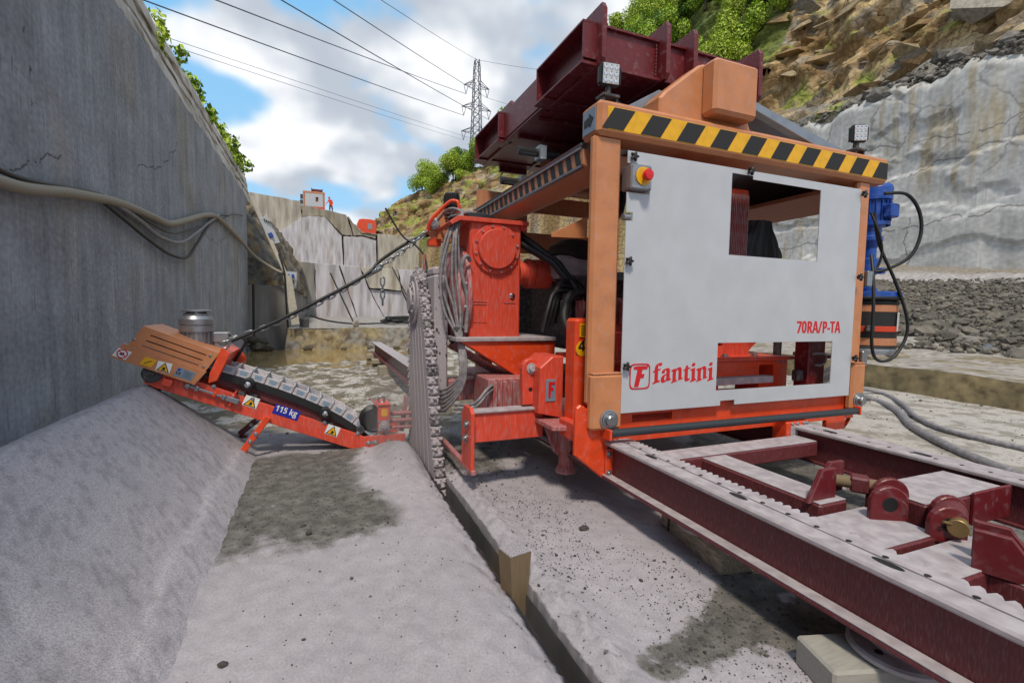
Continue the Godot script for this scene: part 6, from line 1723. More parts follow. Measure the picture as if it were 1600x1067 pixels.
	for a: Array in [[-10.25, 0.0, 0.095, "lowest timber"], [-10.2, 0.095, 0.19, "upper timber"], [-9.3, 0.0, 0.1, "lowest timber"], [-9.2, 0.1, 0.19, "upper timber"], [-8.1, 0.0, 0.19, "thick timber"]]:
		var n := int(a[0] * -10)
		tag(put(Mb.new().box(V(1.2, (a[1] + a[2]) / 2, a[0]), V(0.62, a[2] - a[1] - 0.004, 0.2), 0.01, Basis.from_euler(V(0, rng.randf_range(-0.1, 0.1), 0))), "timber", M.wood), "%s of the %s stack under the rail section behind the saw arm" % [a[3], "farthest" if n > 100 else "middle" if n > 85 else "nearest"], "timber", "timbers under the far rail section")

func warn_sign(o: Vector3, bs: Basis, s: float, parent: Node) -> void:
	var xf := Transform3D(bs, o)
	var w := put(Mb.new().prism(P2([-s, -s * 0.8, s, -s * 0.8, s, s * 0.8, -s, s * 0.8]), xf, 0.002, 0.0003), "warning_sign", M.white_print, parent)
	put(Mb.new().prism(P2([-s * 0.9, -s * 0.72, s * 0.9, -s * 0.72, 0, s * 0.78]), xf.translated_local(V(0, 0, 0.002)), 0.001, 0.0002), "triangle_rim", M.black, w)
	put(Mb.new().prism(P2([-s * 0.68, -s * 0.6, s * 0.68, -s * 0.6, 0, s * 0.56]), xf.translated_local(V(0, 0, 0.003)), 0.001, 0.0002), "triangle", M.yellow, w)
	put(Mb.new().prism(P2([-s * 0.25, -s * 0.5, s * 0.22, -s * 0.5, s * 0.28, -s * 0.2, s * 0.1, s * 0.02, -s * 0.2, -s * 0.05, -s * 0.08, -s * 0.25]), xf.translated_local(V(0, 0, 0.004)), 0.0008, 0.0002), "hand_mark", M.black, w)
func conveyor() -> void:
	var t := thing("conveyor", "orange-red belt conveyor with tan motor hood reaching from saw arm to dust heap", "conveyor", V(-0.3, 0, -4.2))
	var Z := -4.0
	var ang := atan2(0.045 - 0.655, 0.30 + 1.12)
	var bs := Basis.from_euler(V(0, 0, ang))
	var ex := bs.x
	var ey := bs.y
	# side frames
	for z: float in [Z, -4.42]:
		var s := put(Mb.new().prism(P2([-1.14, 0.60, -1.08, 0.565, 0.285, -0.022, 0.66, -0.022, 0.66, 0.095, 0.325, 0.095, -1.085, 0.715, -1.14, 0.69]), pz(z - 0.012), 0.012, 0.003), "side_frame", M.red_dusty, t)
		put(Mb.new().box(V(-0.39, 0.398, z - 0.03), V(1.52, 0.008, 0.04), 0.002, bs), "frame_flange", M.red_dusty, s)
		for k in 12:
			var u := -0.95 + 0.125 * k
			if k == 4 or k == 5 or k == 6 or k == 8: continue
			put(bolt(V(u + 0.10, 0.60 - (u + 0.95) * 0.43 + 0.03 * (k % 2) - 0.02, z), V(0, 0, 1), 0.010), "bolt", M.zinc, s)
		for x: float in [0.36, 0.42, 0.52]: put(bolt(V(x, 0.04, z), V(0, 0, 1), 0.012), "bolt", M.zinc, s)
	for u: float in [-0.9, -0.4, 0.1, 0.55]:
		var y := 0.60 - (u + 1.0) * 0.43 if u < 0.3 else 0.03
		put(Mb.new().bx(u - 0.03, u + 0.03, y - 0.02, y + 0.01, Z - 0.02, -4.40, 0.003), "cross_tie", M.maroon_dusty, t)
	# inner trough and belt with its cleats
	put(Mb.new().prism(P2([-0.78, 0.60, 0.33, 0.06, 0.33, 0.10, -0.66, 0.66]), pz(-4.10), 0.012, 0.002), "trough_side", M.maroon_dusty, t)
	var path := spline([V(-0.80, 0.69, 0), V(-0.68, 0.65, 0), V(-0.41, 0.548, 0), V(-0.14, 0.425, 0), V(0.10, 0.292, 0), V(0.27, 0.165, 0), V(0.40, 0.055, 0)], 8)
	var bl := Mb.new()
	for i in path.size() - 1:
		var a: Vector3 = path[i]; var b: Vector3 = path[i + 1]
		var d := (b - a).normalized(); var nr := V(-d.y, d.x, 0)
		for w in 2:
			var o: Vector3 = nr * (0.0 if w == 0 else -0.05)
			bl.quad(V(a.x, a.y, -4.06) + o, V(b.x, b.y, -4.06) + o, V(b.x, b.y, -4.36) + o, V(a.x, a.y, -4.36) + o, nr if w == 0 else -nr)
		bl.quad(V(a.x, a.y, -4.06), V(b.x, b.y, -4.06), V(b.x, b.y, -4.06) - nr * 0.05, V(a.x, a.y, -4.06) - nr * 0.05, V(0, 0, 1))
		bl.quad(V(a.x, a.y, -4.36), V(b.x, b.y, -4.36), V(b.x, b.y, -4.36) - nr * 0.05, V(a.x, a.y, -4.36) - nr * 0.05, V(0, 0, -1))
	var belt := put(bl, "belt", M.rubber, t)
	var total := 0.0
	for i in path.size() - 1: total += (path[i + 1] - path[i]).length()
	var n := 13
	for k in n:
		var want := total * (k + 0.5) / n
		var i := 0
		while i < path.size() - 2 and want > (path[i + 1] - path[i]).length():
			want -= (path[i + 1] - path[i]).length(); i += 1
		var d: Vector3 = (path[i + 1] - path[i]).normalized()
		var p: Vector3 = path[i] + d * want
		var cb := Basis(d, V(-d.y, d.x, 0), V(0, 0, 1))
		var L := total / n
		# each belt pocket: pale tray with raised rim and a bluish worn patch on its side wall
		var mb := Mb.new()
		mb.box(V(p.x, p.y, -4.21) + cb * V(0, 0.010, 0), V(L * 0.94, 0.018, 0.29), 0.005, cb)
		mb.box(V(p.x, p.y, -4.075) + cb * V(0, 0.032, 0), V(L * 0.92, 0.062, 0.014), 0.005, cb)
		mb.box(V(p.x, p.y, -4.345) + cb * V(0, 0.032, 0), V(L * 0.92, 0.062, 0.014), 0.005, cb)
		mb.box(V(p.x, p.y, -4.21) + cb * V(L * 0.44, 0.036, 0), V(0.012, 0.072, 0.28), 0.004, cb)
		var pk := put(mb, "belt_pocket", M.belt, belt)
		pk.name = "belt_pocket" if k == 0 else "belt_pocket_%03d" % k
		var pt := Mb.new()
		pt.prism(P2([-0.024, 0.012, 0.022, 0.012, 0.028, 0.052, -0.028, 0.052]), Transform3D(cb, V(p.x, p.y, -4.068)), 0.0015, 0.0002)
		put(pt, "belt_patch", M.pale_blue, belt)
	put(Mb.new().tube([V(-1.02, 0.56, -4.21), V(-0.5, 0.40, -4.21), V(0.3, 0.05, -4.21)], 0.02, 8), "return_belt", M.rubber, t)
	# rollers
	for a: Array in [[-0.505, 0.565], [0.03, 0.31]]:
		var r := put(Mb.new().lathe(V(a[0], a[1], -4.40), V(0, 0, 1), [Vector2(0, 0), Vector2(0.036, 0), Vector2(0.042, 0.006), Vector2(0.042, 0.42), Vector2(0.036, 0.43), Vector2(0.028, 0.43), Vector2(0.028, 0.424)], 22), "roller", M.rubber, t)
		put(Mb.new().lathe(V(a[0], a[1], -3.976), V(0, 0, 1), [Vector2(0.026, 0), Vector2(0.022, 0.006), Vector2(0.014, 0.010), Vector2(0, 0.012)], 16), "roller_cap", M.chrome, r)
		put(Mb.new().box(V(a[0] - 0.045, a[1] - 0.075, -4.03), V(0.05, 0.03, 0.05), 0.004, bs), "roller_clip", M.dark_steel, r)
		put(Mb.new().box(V(a[0] + 0.035, a[1] - 0.095, -4.03), V(0.05, 0.03, 0.05), 0.004, bs), "roller_clip", M.dark_steel, r)
	put(Mb.new().cyl(V(0.30, 0.145, -4.02), V(0.30, 0.145, -4.4), 0.033, 16), "tail_idler", M.dark_steel, t)
	put(Mb.new().lathe(V(-1.09, 0.665, -4.40), V(0, 0, 1), [Vector2(0, 0), Vector2(0.055, 0), Vector2(0.062, 0.01), Vector2(0.062, 0.42), Vector2(0.05, 0.425), Vector2(0.02, 0.42), Vector2(0.018, 0.435), Vector2(0, 0.436)], 26), "head_pulley", M.dark_steel, t)
	put(Mb.new().box(V(-1.0, 0.60, -3.985), V(0.06, 0.05, 0.04), 0.004, bs), "pulley_bearing", M.red_dusty, t)
	var drip := Mb.new()
	for k in 26: drip.rock(V(-1.10 + rng.randf_range(-0.035, 0.045), lerpf(0.62, 0.52, k / 26.0), -4.05 - rng.randf() * 0.2), V(0.018, 0.022, 0.018) * rng.randf_range(0.5, 1.3), rng)
	tag(put(drip, "falling_mud", M.dark_steel), "dark wet sawing mud dropping off the conveyor head", "mud", "", "stuff")
	# tensioner on the near side
	var tn := put(Mb.new().box(V(-0.74, 0.515, -3.975), V(0.30, 0.016, 0.016), 0.003, bs), "tensioner_rod", M.zinc, t)
	for k in 5: put(Mb.new().box(V(-0.74, 0.515, -3.975) + ex * [-0.15, -0.09, 0.03, 0.09, 0.15][k], V([0.03, 0.024, 0.02, 0.024, 0.09][k], 0.036, 0.034), 0.004, bs), "tensioner_nut", M.zinc if k != 2 else M.red, tn)
	put(Mb.new().box(V(-0.60, 0.465, -3.985), V(0.012, 0.12, 0.04), 0.003, bs), "tensioner_lug", M.red, tn)
	# tan hood with three cooling slots and a lower skirt
	var hx := (V(-0.70, 0.82, 0) - V(-1.15, 1.02, 0)).normalized()
	var hy := V(-hx.y, hx.x, 0)
	var hb := Basis(hx, hy, V(0, 0, 1))
	var o := V(-1.22, 0.868, -3.985)
	var hood := put(Mb.new().lattice([0.0, 0.07, 0.43, 0.49], [0.0, 0.025, 0.033, 0.068, 0.076, 0.112, 0.120, 0.155], [Vector2i(1, 1), Vector2i(1, 3), Vector2i(1, 5)], Transform3D(Basis(hx, (hy + hx * 0.2).normalized(), V(0, 0, 1)), o), 0.005), "hood", M.tan, t)
	put(Mb.new().prism(P2([0.031, 0.150, 0.516, 0.150, 0.516, 0.158, 0.031, 0.158]), Transform3D(hb, o + V(0, 0, -0.42)), 0.425, 0.002), "hood_top", M.tan, hood)
	put(Mb.new().prism(P2([0.0, 0.0, 0.49, 0.0, 0.516, 0.15, 0.031, 0.15]), Transform3D(hb, o + V(0, 0, -0.42)), 0.008, 0.001), "hood_back", M.tan, hood)
	put(Mb.new().prism(P2([0.0, 0.0, 0.008, 0.0, 0.039, 0.15, 0.031, 0.15]), Transform3D(hb, o + V(0, 0, -0.42)), 0.42, 0.001), "hood_end", M.tan, hood)
	put(Mb.new().box(o + hb * V(0.25, 0.07, -0.10), V(0.42, 0.12, 0.01), 0.001, hb), "hood_liner", M.dark_steel, hood)
	put(Mb.new().prism(P2([-0.02, 0.0, 0.50, 0.0, 0.47, -0.105, -0.055, -0.105]), Transform3D(hb, o + V(0, 0, 0.025)), 0.008, 0.002), "skirt", M.tan, hood)
	put(Mb.new().prism(P2([-0.02, -0.002, 0.50, -0.002, 0.50, 0.006, -0.02, 0.006]), Transform3D(hb, o + V(0, 0, 0.0)), 0.033, 0.001), "skirt_ledge", M.tan_dusty, hood)
	for a: Array in [[0.475, 0.12], [0.468, 0.03], [0.02, 0.05]]: put(Mb.new().lathe(o + hb * V(a[0], a[1], 0.005), V(0, 0, 1), [Vector2(0.011, 0), Vector2(0.009, 0.004), Vector2(0, 0.006)], 12), "rivet", M.zinc, hood)
	# signs on the skirt
	var sk := Transform3D(hb, o + V(0, 0, 0.0335))
	var ns := put(Mb.new().prism(P2([-0.045, -0.062, 0.035, -0.062, 0.05, 0.0, -0.03, 0.0]), Transform3D(hb, sk * V(0.0, -0.03, 0)), 0.0015, 0.0003), "prohibition_sign", M.white_print, hood)
	var pc := sk * V(0.004, -0.060, 0.0016)
	var ring := Mb.new()
	ring.lathe(pc, V(0, 0, 1), [Vector2(0.032, 0.0), Vector2(0.032, 0.0012), Vector2(0.025, 0.0012), Vector2(0.025, 0.0)], 28)
	ring.box(pc + V(0, 0, 0.001), V(0.06, 0.007, 0.001), 0.0002, Basis.from_euler(V(0, 0, -0.9)))
	put(ring, "prohibition_ring", M.red_print, ns)
	put(Mb.new().prism(P2([-0.018, -0.008, 0.0, -0.012, 0.012, 0.0, 0.006, 0.012, -0.006, 0.004]), Transform3D(hb, pc), 0.0008, 0.0002), "prohibition_mark", M.black, ns)
	var ys := put(Mb.new().prism(P2([0.115, -0.088, 0.185, -0.088, 0.20, -0.028, 0.13, -0.028]), sk, 0.0015, 0.0003), "yellow_sticker", M.yellow, hood)
	put(Mb.new().box(sk * V(0.158, -0.058, 0.0016), V(0.05, 0.005, 0.001), 0.0002, hb * Basis.from_euler(V(0, 0, 0.7))), "sticker_mark", M.black, ys)
	warn_sign(sk * V(0.255, -0.055, 0.0), hb * Basis.from_euler(V(0, 0, 0.12)), 0.043, hood)
	var dp := put(Mb.new().prism(P2([0.325, -0.088, 0.44, -0.088, 0.448, -0.022, 0.333, -0.022]), sk, 0.0015, 0.0003), "data_plate", M.grey_blue, hood)
	put(Mb.new().prism(P2([0.336, -0.045, 0.352, -0.045, 0.354, -0.03, 0.338, -0.03]), sk.translated_local(V(0, 0, 0.0015)), 0.0006, 0.0001), "plate_mark", M.blue_print, dp)
	letters("CE", face("Droid Sans", 700), 0.026, sk * V(0.333, -0.078, 0.002), "plate_lettering", M.black, dp, 1.0, hb)
	for k in 4: put(Mb.new().box(sk * V(0.405, -0.036 - 0.013 * k, 0.0016), V(0.055, 0.003, 0.0006), 0.0001, hb), "plate_line", M.black, dp)
	# red end hood with eye bolt
	var eh := put(Mb.new().prism(P2([-0.755, 0.585, -0.70, 0.60, -0.61, 0.80, -0.665, 0.842, -0.745, 0.655]), pz(-4.42), 0.44, 0.004), "end_hood", M.red, t)
	put(Mb.new().prism(P2([-0.70, 0.60, -0.60, 0.62, -0.56, 0.72, -0.61, 0.80]), pz(-4.42), 0.01, 0.002), "hood_cheek", M.red, eh)
	put(Mb.new().tube(arc(V(-0.645, 0.862, -4.0), V(0.026, 0, 0), V(0, 0.026, 0), 0, TAU, 18).slice(0, 18), 0.008, 8, true), "eye_bolt", M.zinc, eh)
	# motor behind
	var mo := put(Mb.new().lathe(V(-0.88, 0.84, -4.30), Vector3.UP, [Vector2(0.10, 0), Vector2(0.10, 0.10), Vector2(0.115, 0.105), Vector2(0.115, 0.15), Vector2(0.108, 0.155), Vector2(0.115, 0.16), Vector2(0.115, 0.20), Vector2(0.10, 0.225), Vector2(0.085, 0.23), Vector2(0.085, 0.245)], 32), "motor", M.alu, t)
	put(Mb.new().cyl(V(-0.88, 1.095, -4.30), V(-0.88, 1.112, -4.30), 0.10, 30), "motor_cap", M.alu, mo)
	for k in 6: put(Mb.new().cyl(V(-0.88 + cos(k * TAU / 6) * 0.06, 1.07, -4.30 + sin(k * TAU / 6) * 0.06), V(-0.88 + cos(k * TAU / 6) * 0.06, 1.096, -4.30 + sin(k * TAU / 6) * 0.06), 0.010, 8), "cap_post", M.dark_steel, mo)
	for k in 20:
		var a := TAU * k / 20.0
		put(Mb.new().box(V(-0.88 + cos(a) * 0.105, 0.89, -4.30 + sin(a) * 0.105), V(0.022, 0.10, 0.004), 0.001, Basis.from_euler(V(0, -a, 0))), "cooling_fin", M.alu, mo)
	put(Mb.new().bx(-0.77, -0.66, 0.86, 0.94, -4.26, -4.36, 0.008), "terminal_box", M.alu, mo)
	put(Mb.new().tube(spline([V(-0.66, 0.91, -4.3), V(-0.58, 0.90, -4.3), V(-0.55, 0.86, -4.3), V(-0.58, 0.80, -4.32), V(-0.64, 0.7, -4.35)]), 0.012, 8), "motor_cable", M.black, mo)
	put(Mb.new().tube(spline([V(-1.0, 0.57, -4.03), V(-0.9, 0.52, -4.05), V(-0.75, 0.50, -4.06), V(-0.6, 0.44, -4.08)]), 0.008, 7), "motor_cable", M.black, mo)
	# weight plate and signs on the side frame
	var sp := Transform3D(bs, V(-0.245, 0.335, Z + 0.0005))
	var wp := put(Mb.new().prism(P2([-0.095, -0.038, 0.095, -0.038, 0.095, 0.038, -0.095, 0.038]), sp, 0.0025, 0.0004), "weight_plate", M.blue_print, t)
	letters("115 kg", face("Droid Sans", 700), 0.062, sp * V(-0.085, -0.028, 0.0028), "weight_lettering", M.white_print, wp, 0.86, bs)
	warn_sign(V(-0.485, 0.430, Z + 0.0005), bs, 0.05, t)
	warn_sign(V(0.085, 0.165, Z + 0.0005), bs, 0.05, t)
	# legs
	for k in 2:
		var z: float = [-3.99, -4.38][k]
		var f: Vector3 = [V(-0.56, 0.04, z), V(-0.62, 0.10, z)][k]
		var d := V(-0.37, 0.31, z) - f
		var lb := Basis.from_euler(V(0, 0, atan2(d.y, d.x)))
		var lg := put(Mb.new().box(f + d / 2, V(d.length(), 0.045, 0.03), 0.004, lb), "leg", M.red if k == 0 else M.maroon_dusty, t)
		put(Mb.new().bx(f.x - 0.06, f.x + 0.06, f.y - 0.025, f.y - 0.010, z - 0.05, z + 0.05, 0.003), "foot", M.red if k == 0 else M.maroon_dusty, lg)
		for w: float in [0.35, 0.55]: put(bolt(f + d * w + V(0, 0, 0.015), V(0, 0, 1), 0.010), "bolt", M.zinc, lg)
	# tail end: drive box, black guard disc, bearing, pipes that go to the arm
	put(Mb.new().lathe(V(0.405, 0.22, -4.10), V(0, 0, 1), [Vector2(0, 0), Vector2(0.115, 0), Vector2(0.115, 0.03), Vector2(0.09, 0.05), Vector2(0.085, 0.045), Vector2(0, 0.045)], 32), "guard_disc", M.black, t)
	var db := put(Mb.new().bx(0.435, 0.535, 0.12, 0.36, Z + 0.01, -4.2, 0.006), "drive_box", M.red_dusty, t)
	put(Mb.new().prism(P2([0.385, 0.385, 0.43, 0.33, 0.545, 0.33, 0.545, 0.345, 0.44, 0.345]), pz(-4.2), 0.21, 0.002), "box_roof", M.red_caked, db)
	put(Mb.new().bx(0.462, 0.512, 0.255, 0.315, Z + 0.009, Z + 0.0125, 0.0008), "yellow_label", M.yellow, db)
	put(bolt(V(0.485, 0.175, Z + 0.01), V(0, 0, 1), 0.026, 1.7), "bearing", M.dusted_steel, db)
	for a: Array in [[0.445, 0.215], [0.525, 0.215], [0.445, 0.14], [0.525, 0.14]]: put(bolt(V(a[0], a[1], Z + 0.01), V(0, 0, 1), 0.008), "bolt", M.zinc, db)
	put(Mb.new().tube(arc(V(0.47, 0.385, -4.05), V(0.026, 0, 0), V(0, 0.026, 0), 0, TAU, 16).slice(0, 16), 0.009, 8, true), "eye_nut", M.zinc, db)
	for a: Array in [[0.26, 0.02], [0.20, 0.02], [0.14, 0.015]]: put(Mb.new().cyl(V(0.53, a[0], -4.06), V(0.72, a[0] - 0.005, -4.06), a[1], 12), "tail_pipe", M.red_caked, t)
	put(Mb.new().prism(P2([0.62, 0.10, 0.66, 0.09, 0.70, 0.38, 0.665, 0.40]), pz(-4.1), 0.02, 0.003), "tail_plate", M.red_caked, t)
	# chain to the machine
	var a := V(-0.645, 0.885, -4.0)
	var b := V(0.40, 1.44, -3.97)
	var c := V(0.845, 1.80, -3.90)
	var ch := thing("lifting_chain", "steel chain and black cable holding the conveyor up from the machine's arm", "chain", a)
	var oval := []
	for k in 14:
		var g := TAU * k / 14.0
		oval.append(V(cos(g) * 0.024 + signf(cos(g)) * 0.012, sin(g) * 0.016, 0))
	var lk := Mb.new().tube(oval, 0.0065, 6, true).mesh()
	var run := []
	for i in 40: run.append(a.lerp(b, i / 40.0) - V(0, 0.05 * sin(PI * i / 40.0), 0))
	for i in 25: run.append(b.lerp(c, i / 24.0) - V(0, 0.015 * sin(PI * i / 24.0), 0))
	var acc := 0.0
	var step := 0.054
	var cnt := 0
	for i in run.size() - 1:
		var seg: Vector3 = run[i + 1] - run[i]
		var l := seg.length()
		while acc < l:
			var p: Vector3 = run[i] + seg * (acc / l)
			var d := seg / l
			var f := Mb.frame(d)
			var bb := Basis(d, f.x, f.z) if cnt % 2 == 0 else Basis(d, f.z, -f.x)
			piece(lk, "link", M.zinc, ch, Transform3D(bb, p - a))
			acc += step; cnt += 1
		acc -= l
	for k in 4: piece(lk, "link", M.zinc, ch, Transform3D(Basis(Vector3(0, 1, 0), [Vector3(1, 0, 0), Vector3(0, 0, 1)][k % 2], Vector3.ZERO).orthonormalized() if false else Basis.from_euler(V(0, PI / 2 * (k % 2), PI / 2)), V(0.47, 1.36 - 0.052 * k, -3.95) - a))
	var cable := spline([V(-0.60, 0.89, -3.97), V(-0.38, 0.995, -3.965), V(0.0, 1.20, -3.965), V(0.34, 1.405, -3.955), V(0.46, 1.53, -3.98), V(0.70, 1.70, -3.95), V(0.86, 1.76, -3.97)])
	put(Mb.new().tube(cable, 0.013, 8), "cable", M.black, ch)
	put(Mb.new().tube(arc(V(-0.60, 0.895, -4.0), V(0.8, 0.42, 0), V(-0.3, 0.6, 0).normalized() * 0.3, 0, TAU, 14).slice(0, 14).map(func(q: Vector3) -> Vector3: return V(-0.60, 0.895, -4.0) + (q - V(-0.60, 0.895, -4.0)) * 0.04), 0.006, 7, true), "shackle", M.zinc, ch)
	put(Mb.new().cyl(V(0.36, 1.41, -3.985), V(0.46, 1.47, -3.965), 0.02, 12), "chain_hook", M.zinc, ch)

func pump() -> void:
	var c := V(4.24, 0.0, -2.58)
	var sh := put(Mb.new().bx(3.70, 4.50, 0.805, 0.835, -2.38, -2.82, 0.004), "shelf", M.wood)
	tag(sh, "wooden shelf board on the machine's right side carrying the grease drum", "shelf")
	var d := thing("grease_drum", "black and tan banded drum with blue lid strapped to the machine's side", "drum", V(c.x, 0.835, c.z))
	put(Mb.new().lathe(V(c.x, 0.835, c.z), Vector3.UP, [Vector2(0, 0), Vector2(0.205, 0), Vector2(0.21, 0.01), Vector2(0.21, 0.06), Vector2(0.206, 0.065), Vector2(0.206, 0.40), Vector2(0.212, 0.405), Vector2(0.212, 0.43), Vector2(0.20, 0.435), Vector2(0, 0.435)], 36), "drum_body", M.hazard_black, d)
	for a: Array in [[0.075, 0.135], [0.345, 0.40]]: put(Mb.new().lathe(V(c.x, 0.835 + a[0], c.z), Vector3.UP, [Vector2(0.2075, 0), Vector2(0.2085, 0.002), Vector2(0.2085, a[1] - a[0])], 36), "drum_band", M.tan_dusty, d)
	put(Mb.new().lathe(V(c.x, 0.835, c.z), Vector3.UP, [Vector2(0.212, 0.0), Vector2(0.213, 0.03), Vector2(0.209, 0.055)], 36), "drum_foot", M.alu, d)
	put(Mb.new().lathe(V(c.x, 1.275, c.z), Vector3.UP, [Vector2(0.235, 0), Vector2(0.24, 0.015), Vector2(0.22, 0.03)], 36), "drum_seal", M.rubber, d)
	put(Mb.new().lathe(V(c.x, 1.30, c.z), Vector3.UP, [Vector2(0.225, 0), Vector2(0.225, 0.035), Vector2(0.19, 0.045), Vector2(0.05, 0.05), Vector2(0, 0.05)], 36), "drum_lid", M.blue, d)
	var lb := put(Mb.new().box(V(c.x + 0.09, 1.10, c.z + 0.187), V(0.13, 0.15, 0.006), 0.001, Basis.from_euler(V(0, 0.45, 0))), "drum_label", M.white_print, d)
	for k in 6: put(Mb.new().box(V(c.x + 0.09 - 0.025, 1.155 - 0.02 * k, c.z + 0.203), V(0.035, 0.006, 0.002), 0.0003, Basis.from_euler(V(0, 0.45, 0))), "label_line", M.black, lb)
	put(Mb.new().lathe(V(c.x, 1.02, c.z), Vector3.UP, [Vector2(0.2105, 0), Vector2(0.2125, 0.003), Vector2(0.2125, 0.042), Vector2(0.2105, 0.045)], 36), "strap", M.strap, d)
	put(Mb.new().tube([V(c.x + 0.215, 1.05, c.z + 0.03), V(c.x + 0.235, 0.96, c.z + 0.06), V(c.x + 0.24, 0.87, c.z + 0.07)], 0.018, 6), "strap_tail", M.strap, d)
	put(Mb.new().cyl(V(c.x + 0.20, 0.855, c.z + 0.09), V(c.x + 0.27, 0.855, c.z + 0.06), 0.032, 16), "strap_roll", M.strap, d)
	put(Mb.new().box(V(c.x - 0.18, 1.045, c.z + 0.14), V(0.06, 0.05, 0.04), 0.006, Basis.from_euler(V(0, -0.7, 0))), "ratchet", M.dark_steel, d)
	var p := thing("grease_pump", "blue upright pump with electric motor standing on the grease drum", "pump", V(c.x, 1.34, c.z))
	put(Mb.new().lathe(V(c.x - 0.02, 1.34, c.z), Vector3.UP, [Vector2(0.07, 0), Vector2(0.07, 0.03), Vector2(0.05, 0.05), Vector2(0.05, 0.14), Vector2(0.066, 0.15), Vector2(0.066, 0.27), Vector2(0.05, 0.28), Vector2(0.05, 0.36), Vector2(0.09, 0.42), Vector2(0.09, 0.45), Vector2(0.075, 0.46), Vector2(0.075, 0.52), Vector2(0.10, 0.54), Vector2(0, 0.54)], 26), "pump_body", M.blue, p)
	var mo := put(Mb.new().lathe(V(c.x + 0.0, 1.88, c.z), Vector3.UP, [Vector2(0.12, 0), Vector2(0.12, 0.03), Vector2(0.105, 0.035), Vector2(0.105, 0.20), Vector2(0.125, 0.205), Vector2(0.125, 0.30), Vector2(0.115, 0.325), Vector2(0, 0.335)], 30), "motor", M.blue, p)
	for k in 18:
		var a := TAU * k / 18.0
		put(Mb.new().box(V(c.x + cos(a) * 0.11, 1.995, c.z + sin(a) * 0.11), V(0.024, 0.16, 0.005), 0.001, Basis.from_euler(V(0, -a, 0))), "cooling_fin", M.blue, mo)
	put(Mb.new().bx(c.x - 0.05, c.x + 0.05, 1.93, 2.04, c.z + 0.10, c.z + 0.17, 0.01), "terminal_box", M.blue, mo)
	put(Mb.new().box(V(c.x + 0.08, 1.52, c.z + 0.04), V(0.05, 0.05, 0.05), 0.006), "pump_port", M.blue, p)
	for a: Array in [[[V(4.10, 2.10, -2.42), V(4.26, 2.10, -2.36), V(4.36, 1.98, -2.32), V(4.39, 1.80, -2.31), V(4.33, 1.62, -2.34), V(4.22, 1.52, -2.44), V(4.15, 1.50, -2.52)], 0.013, "cable"], [[V(4.02, 1.95, -2.44), V(4.08, 1.70, -2.42), V(4.20, 1.42, -2.36), V(4.30, 1.15, -2.32), V(4.31, 0.98, -2.32), V(4.20, 0.82, -2.34), V(4.05, 0.80, -2.36), V(3.93, 0.92, -2.34), V(3.92, 1.2, -2.34), V(3.96, 1.45, -2.38), V(4.02, 1.62, -2.44)], 0.012, "cable"], [[V(4.0, 1.95, -2.45), V(4.02, 1.8, -2.40), V(4.08, 1.65, -2.40), V(4.06, 1.52, -2.42), V(3.98, 1.48, -2.44)], 0.010, "cable"]]:
		put(Mb.new().tube(spline(a[0]), a[1], 8), a[2], M.black, p)
	for y: float in [1.42, 0.83]:
		var h := put(Mb.new().bx(3.72, 3.775, y - 0.055, y + 0.055, -2.27, -2.33, 0.004), "latch", M.zinc)
		tag(h, "small zinc latch on the machine's right post, %s" % ("upper of two" if y > 1.0 else "lower of two"), "latch", "latches on the right post")
	# cables along the floor on the right
	tag(put(Mb.new().tube(spline([V(4.0, 0.75, -2.5), V(5.2, 0.35, -3.6), V(6.9, 0.03, -4.1), V(6.4, 0.03, -3.5), V(5.6, 0.03, -2.9), V(5.1, 0.03, -2.4), V(4.8, 0.025, -2.0), V(4.5, 0.025, -1.5)], 10), 0.038, 10), "cable", M.hose_dusty), "thick grey cable on the right-hand floor, the nearer of two", "cable", "cables on the right-hand floor")
	tag(put(Mb.new().tube(spline([V(4.2, 0.75, -2.7), V(6.0, 0.3, -4.2), V(7.6, 0.03, -4.4), V(6.9, 0.03, -3.7), V(6.15, 0.03, -3.15), V(5.75, 0.03, -2.7), V(5.65, 0.025, -2.3), V(5.6, 0.025, -1.9), V(5.6, 0.025, -1.2)], 10), 0.027, 10), "cable", M.hose_dusty), "thinner grey cable on the right-hand floor, the farther of two", "cable", "cables on the right-hand floor")

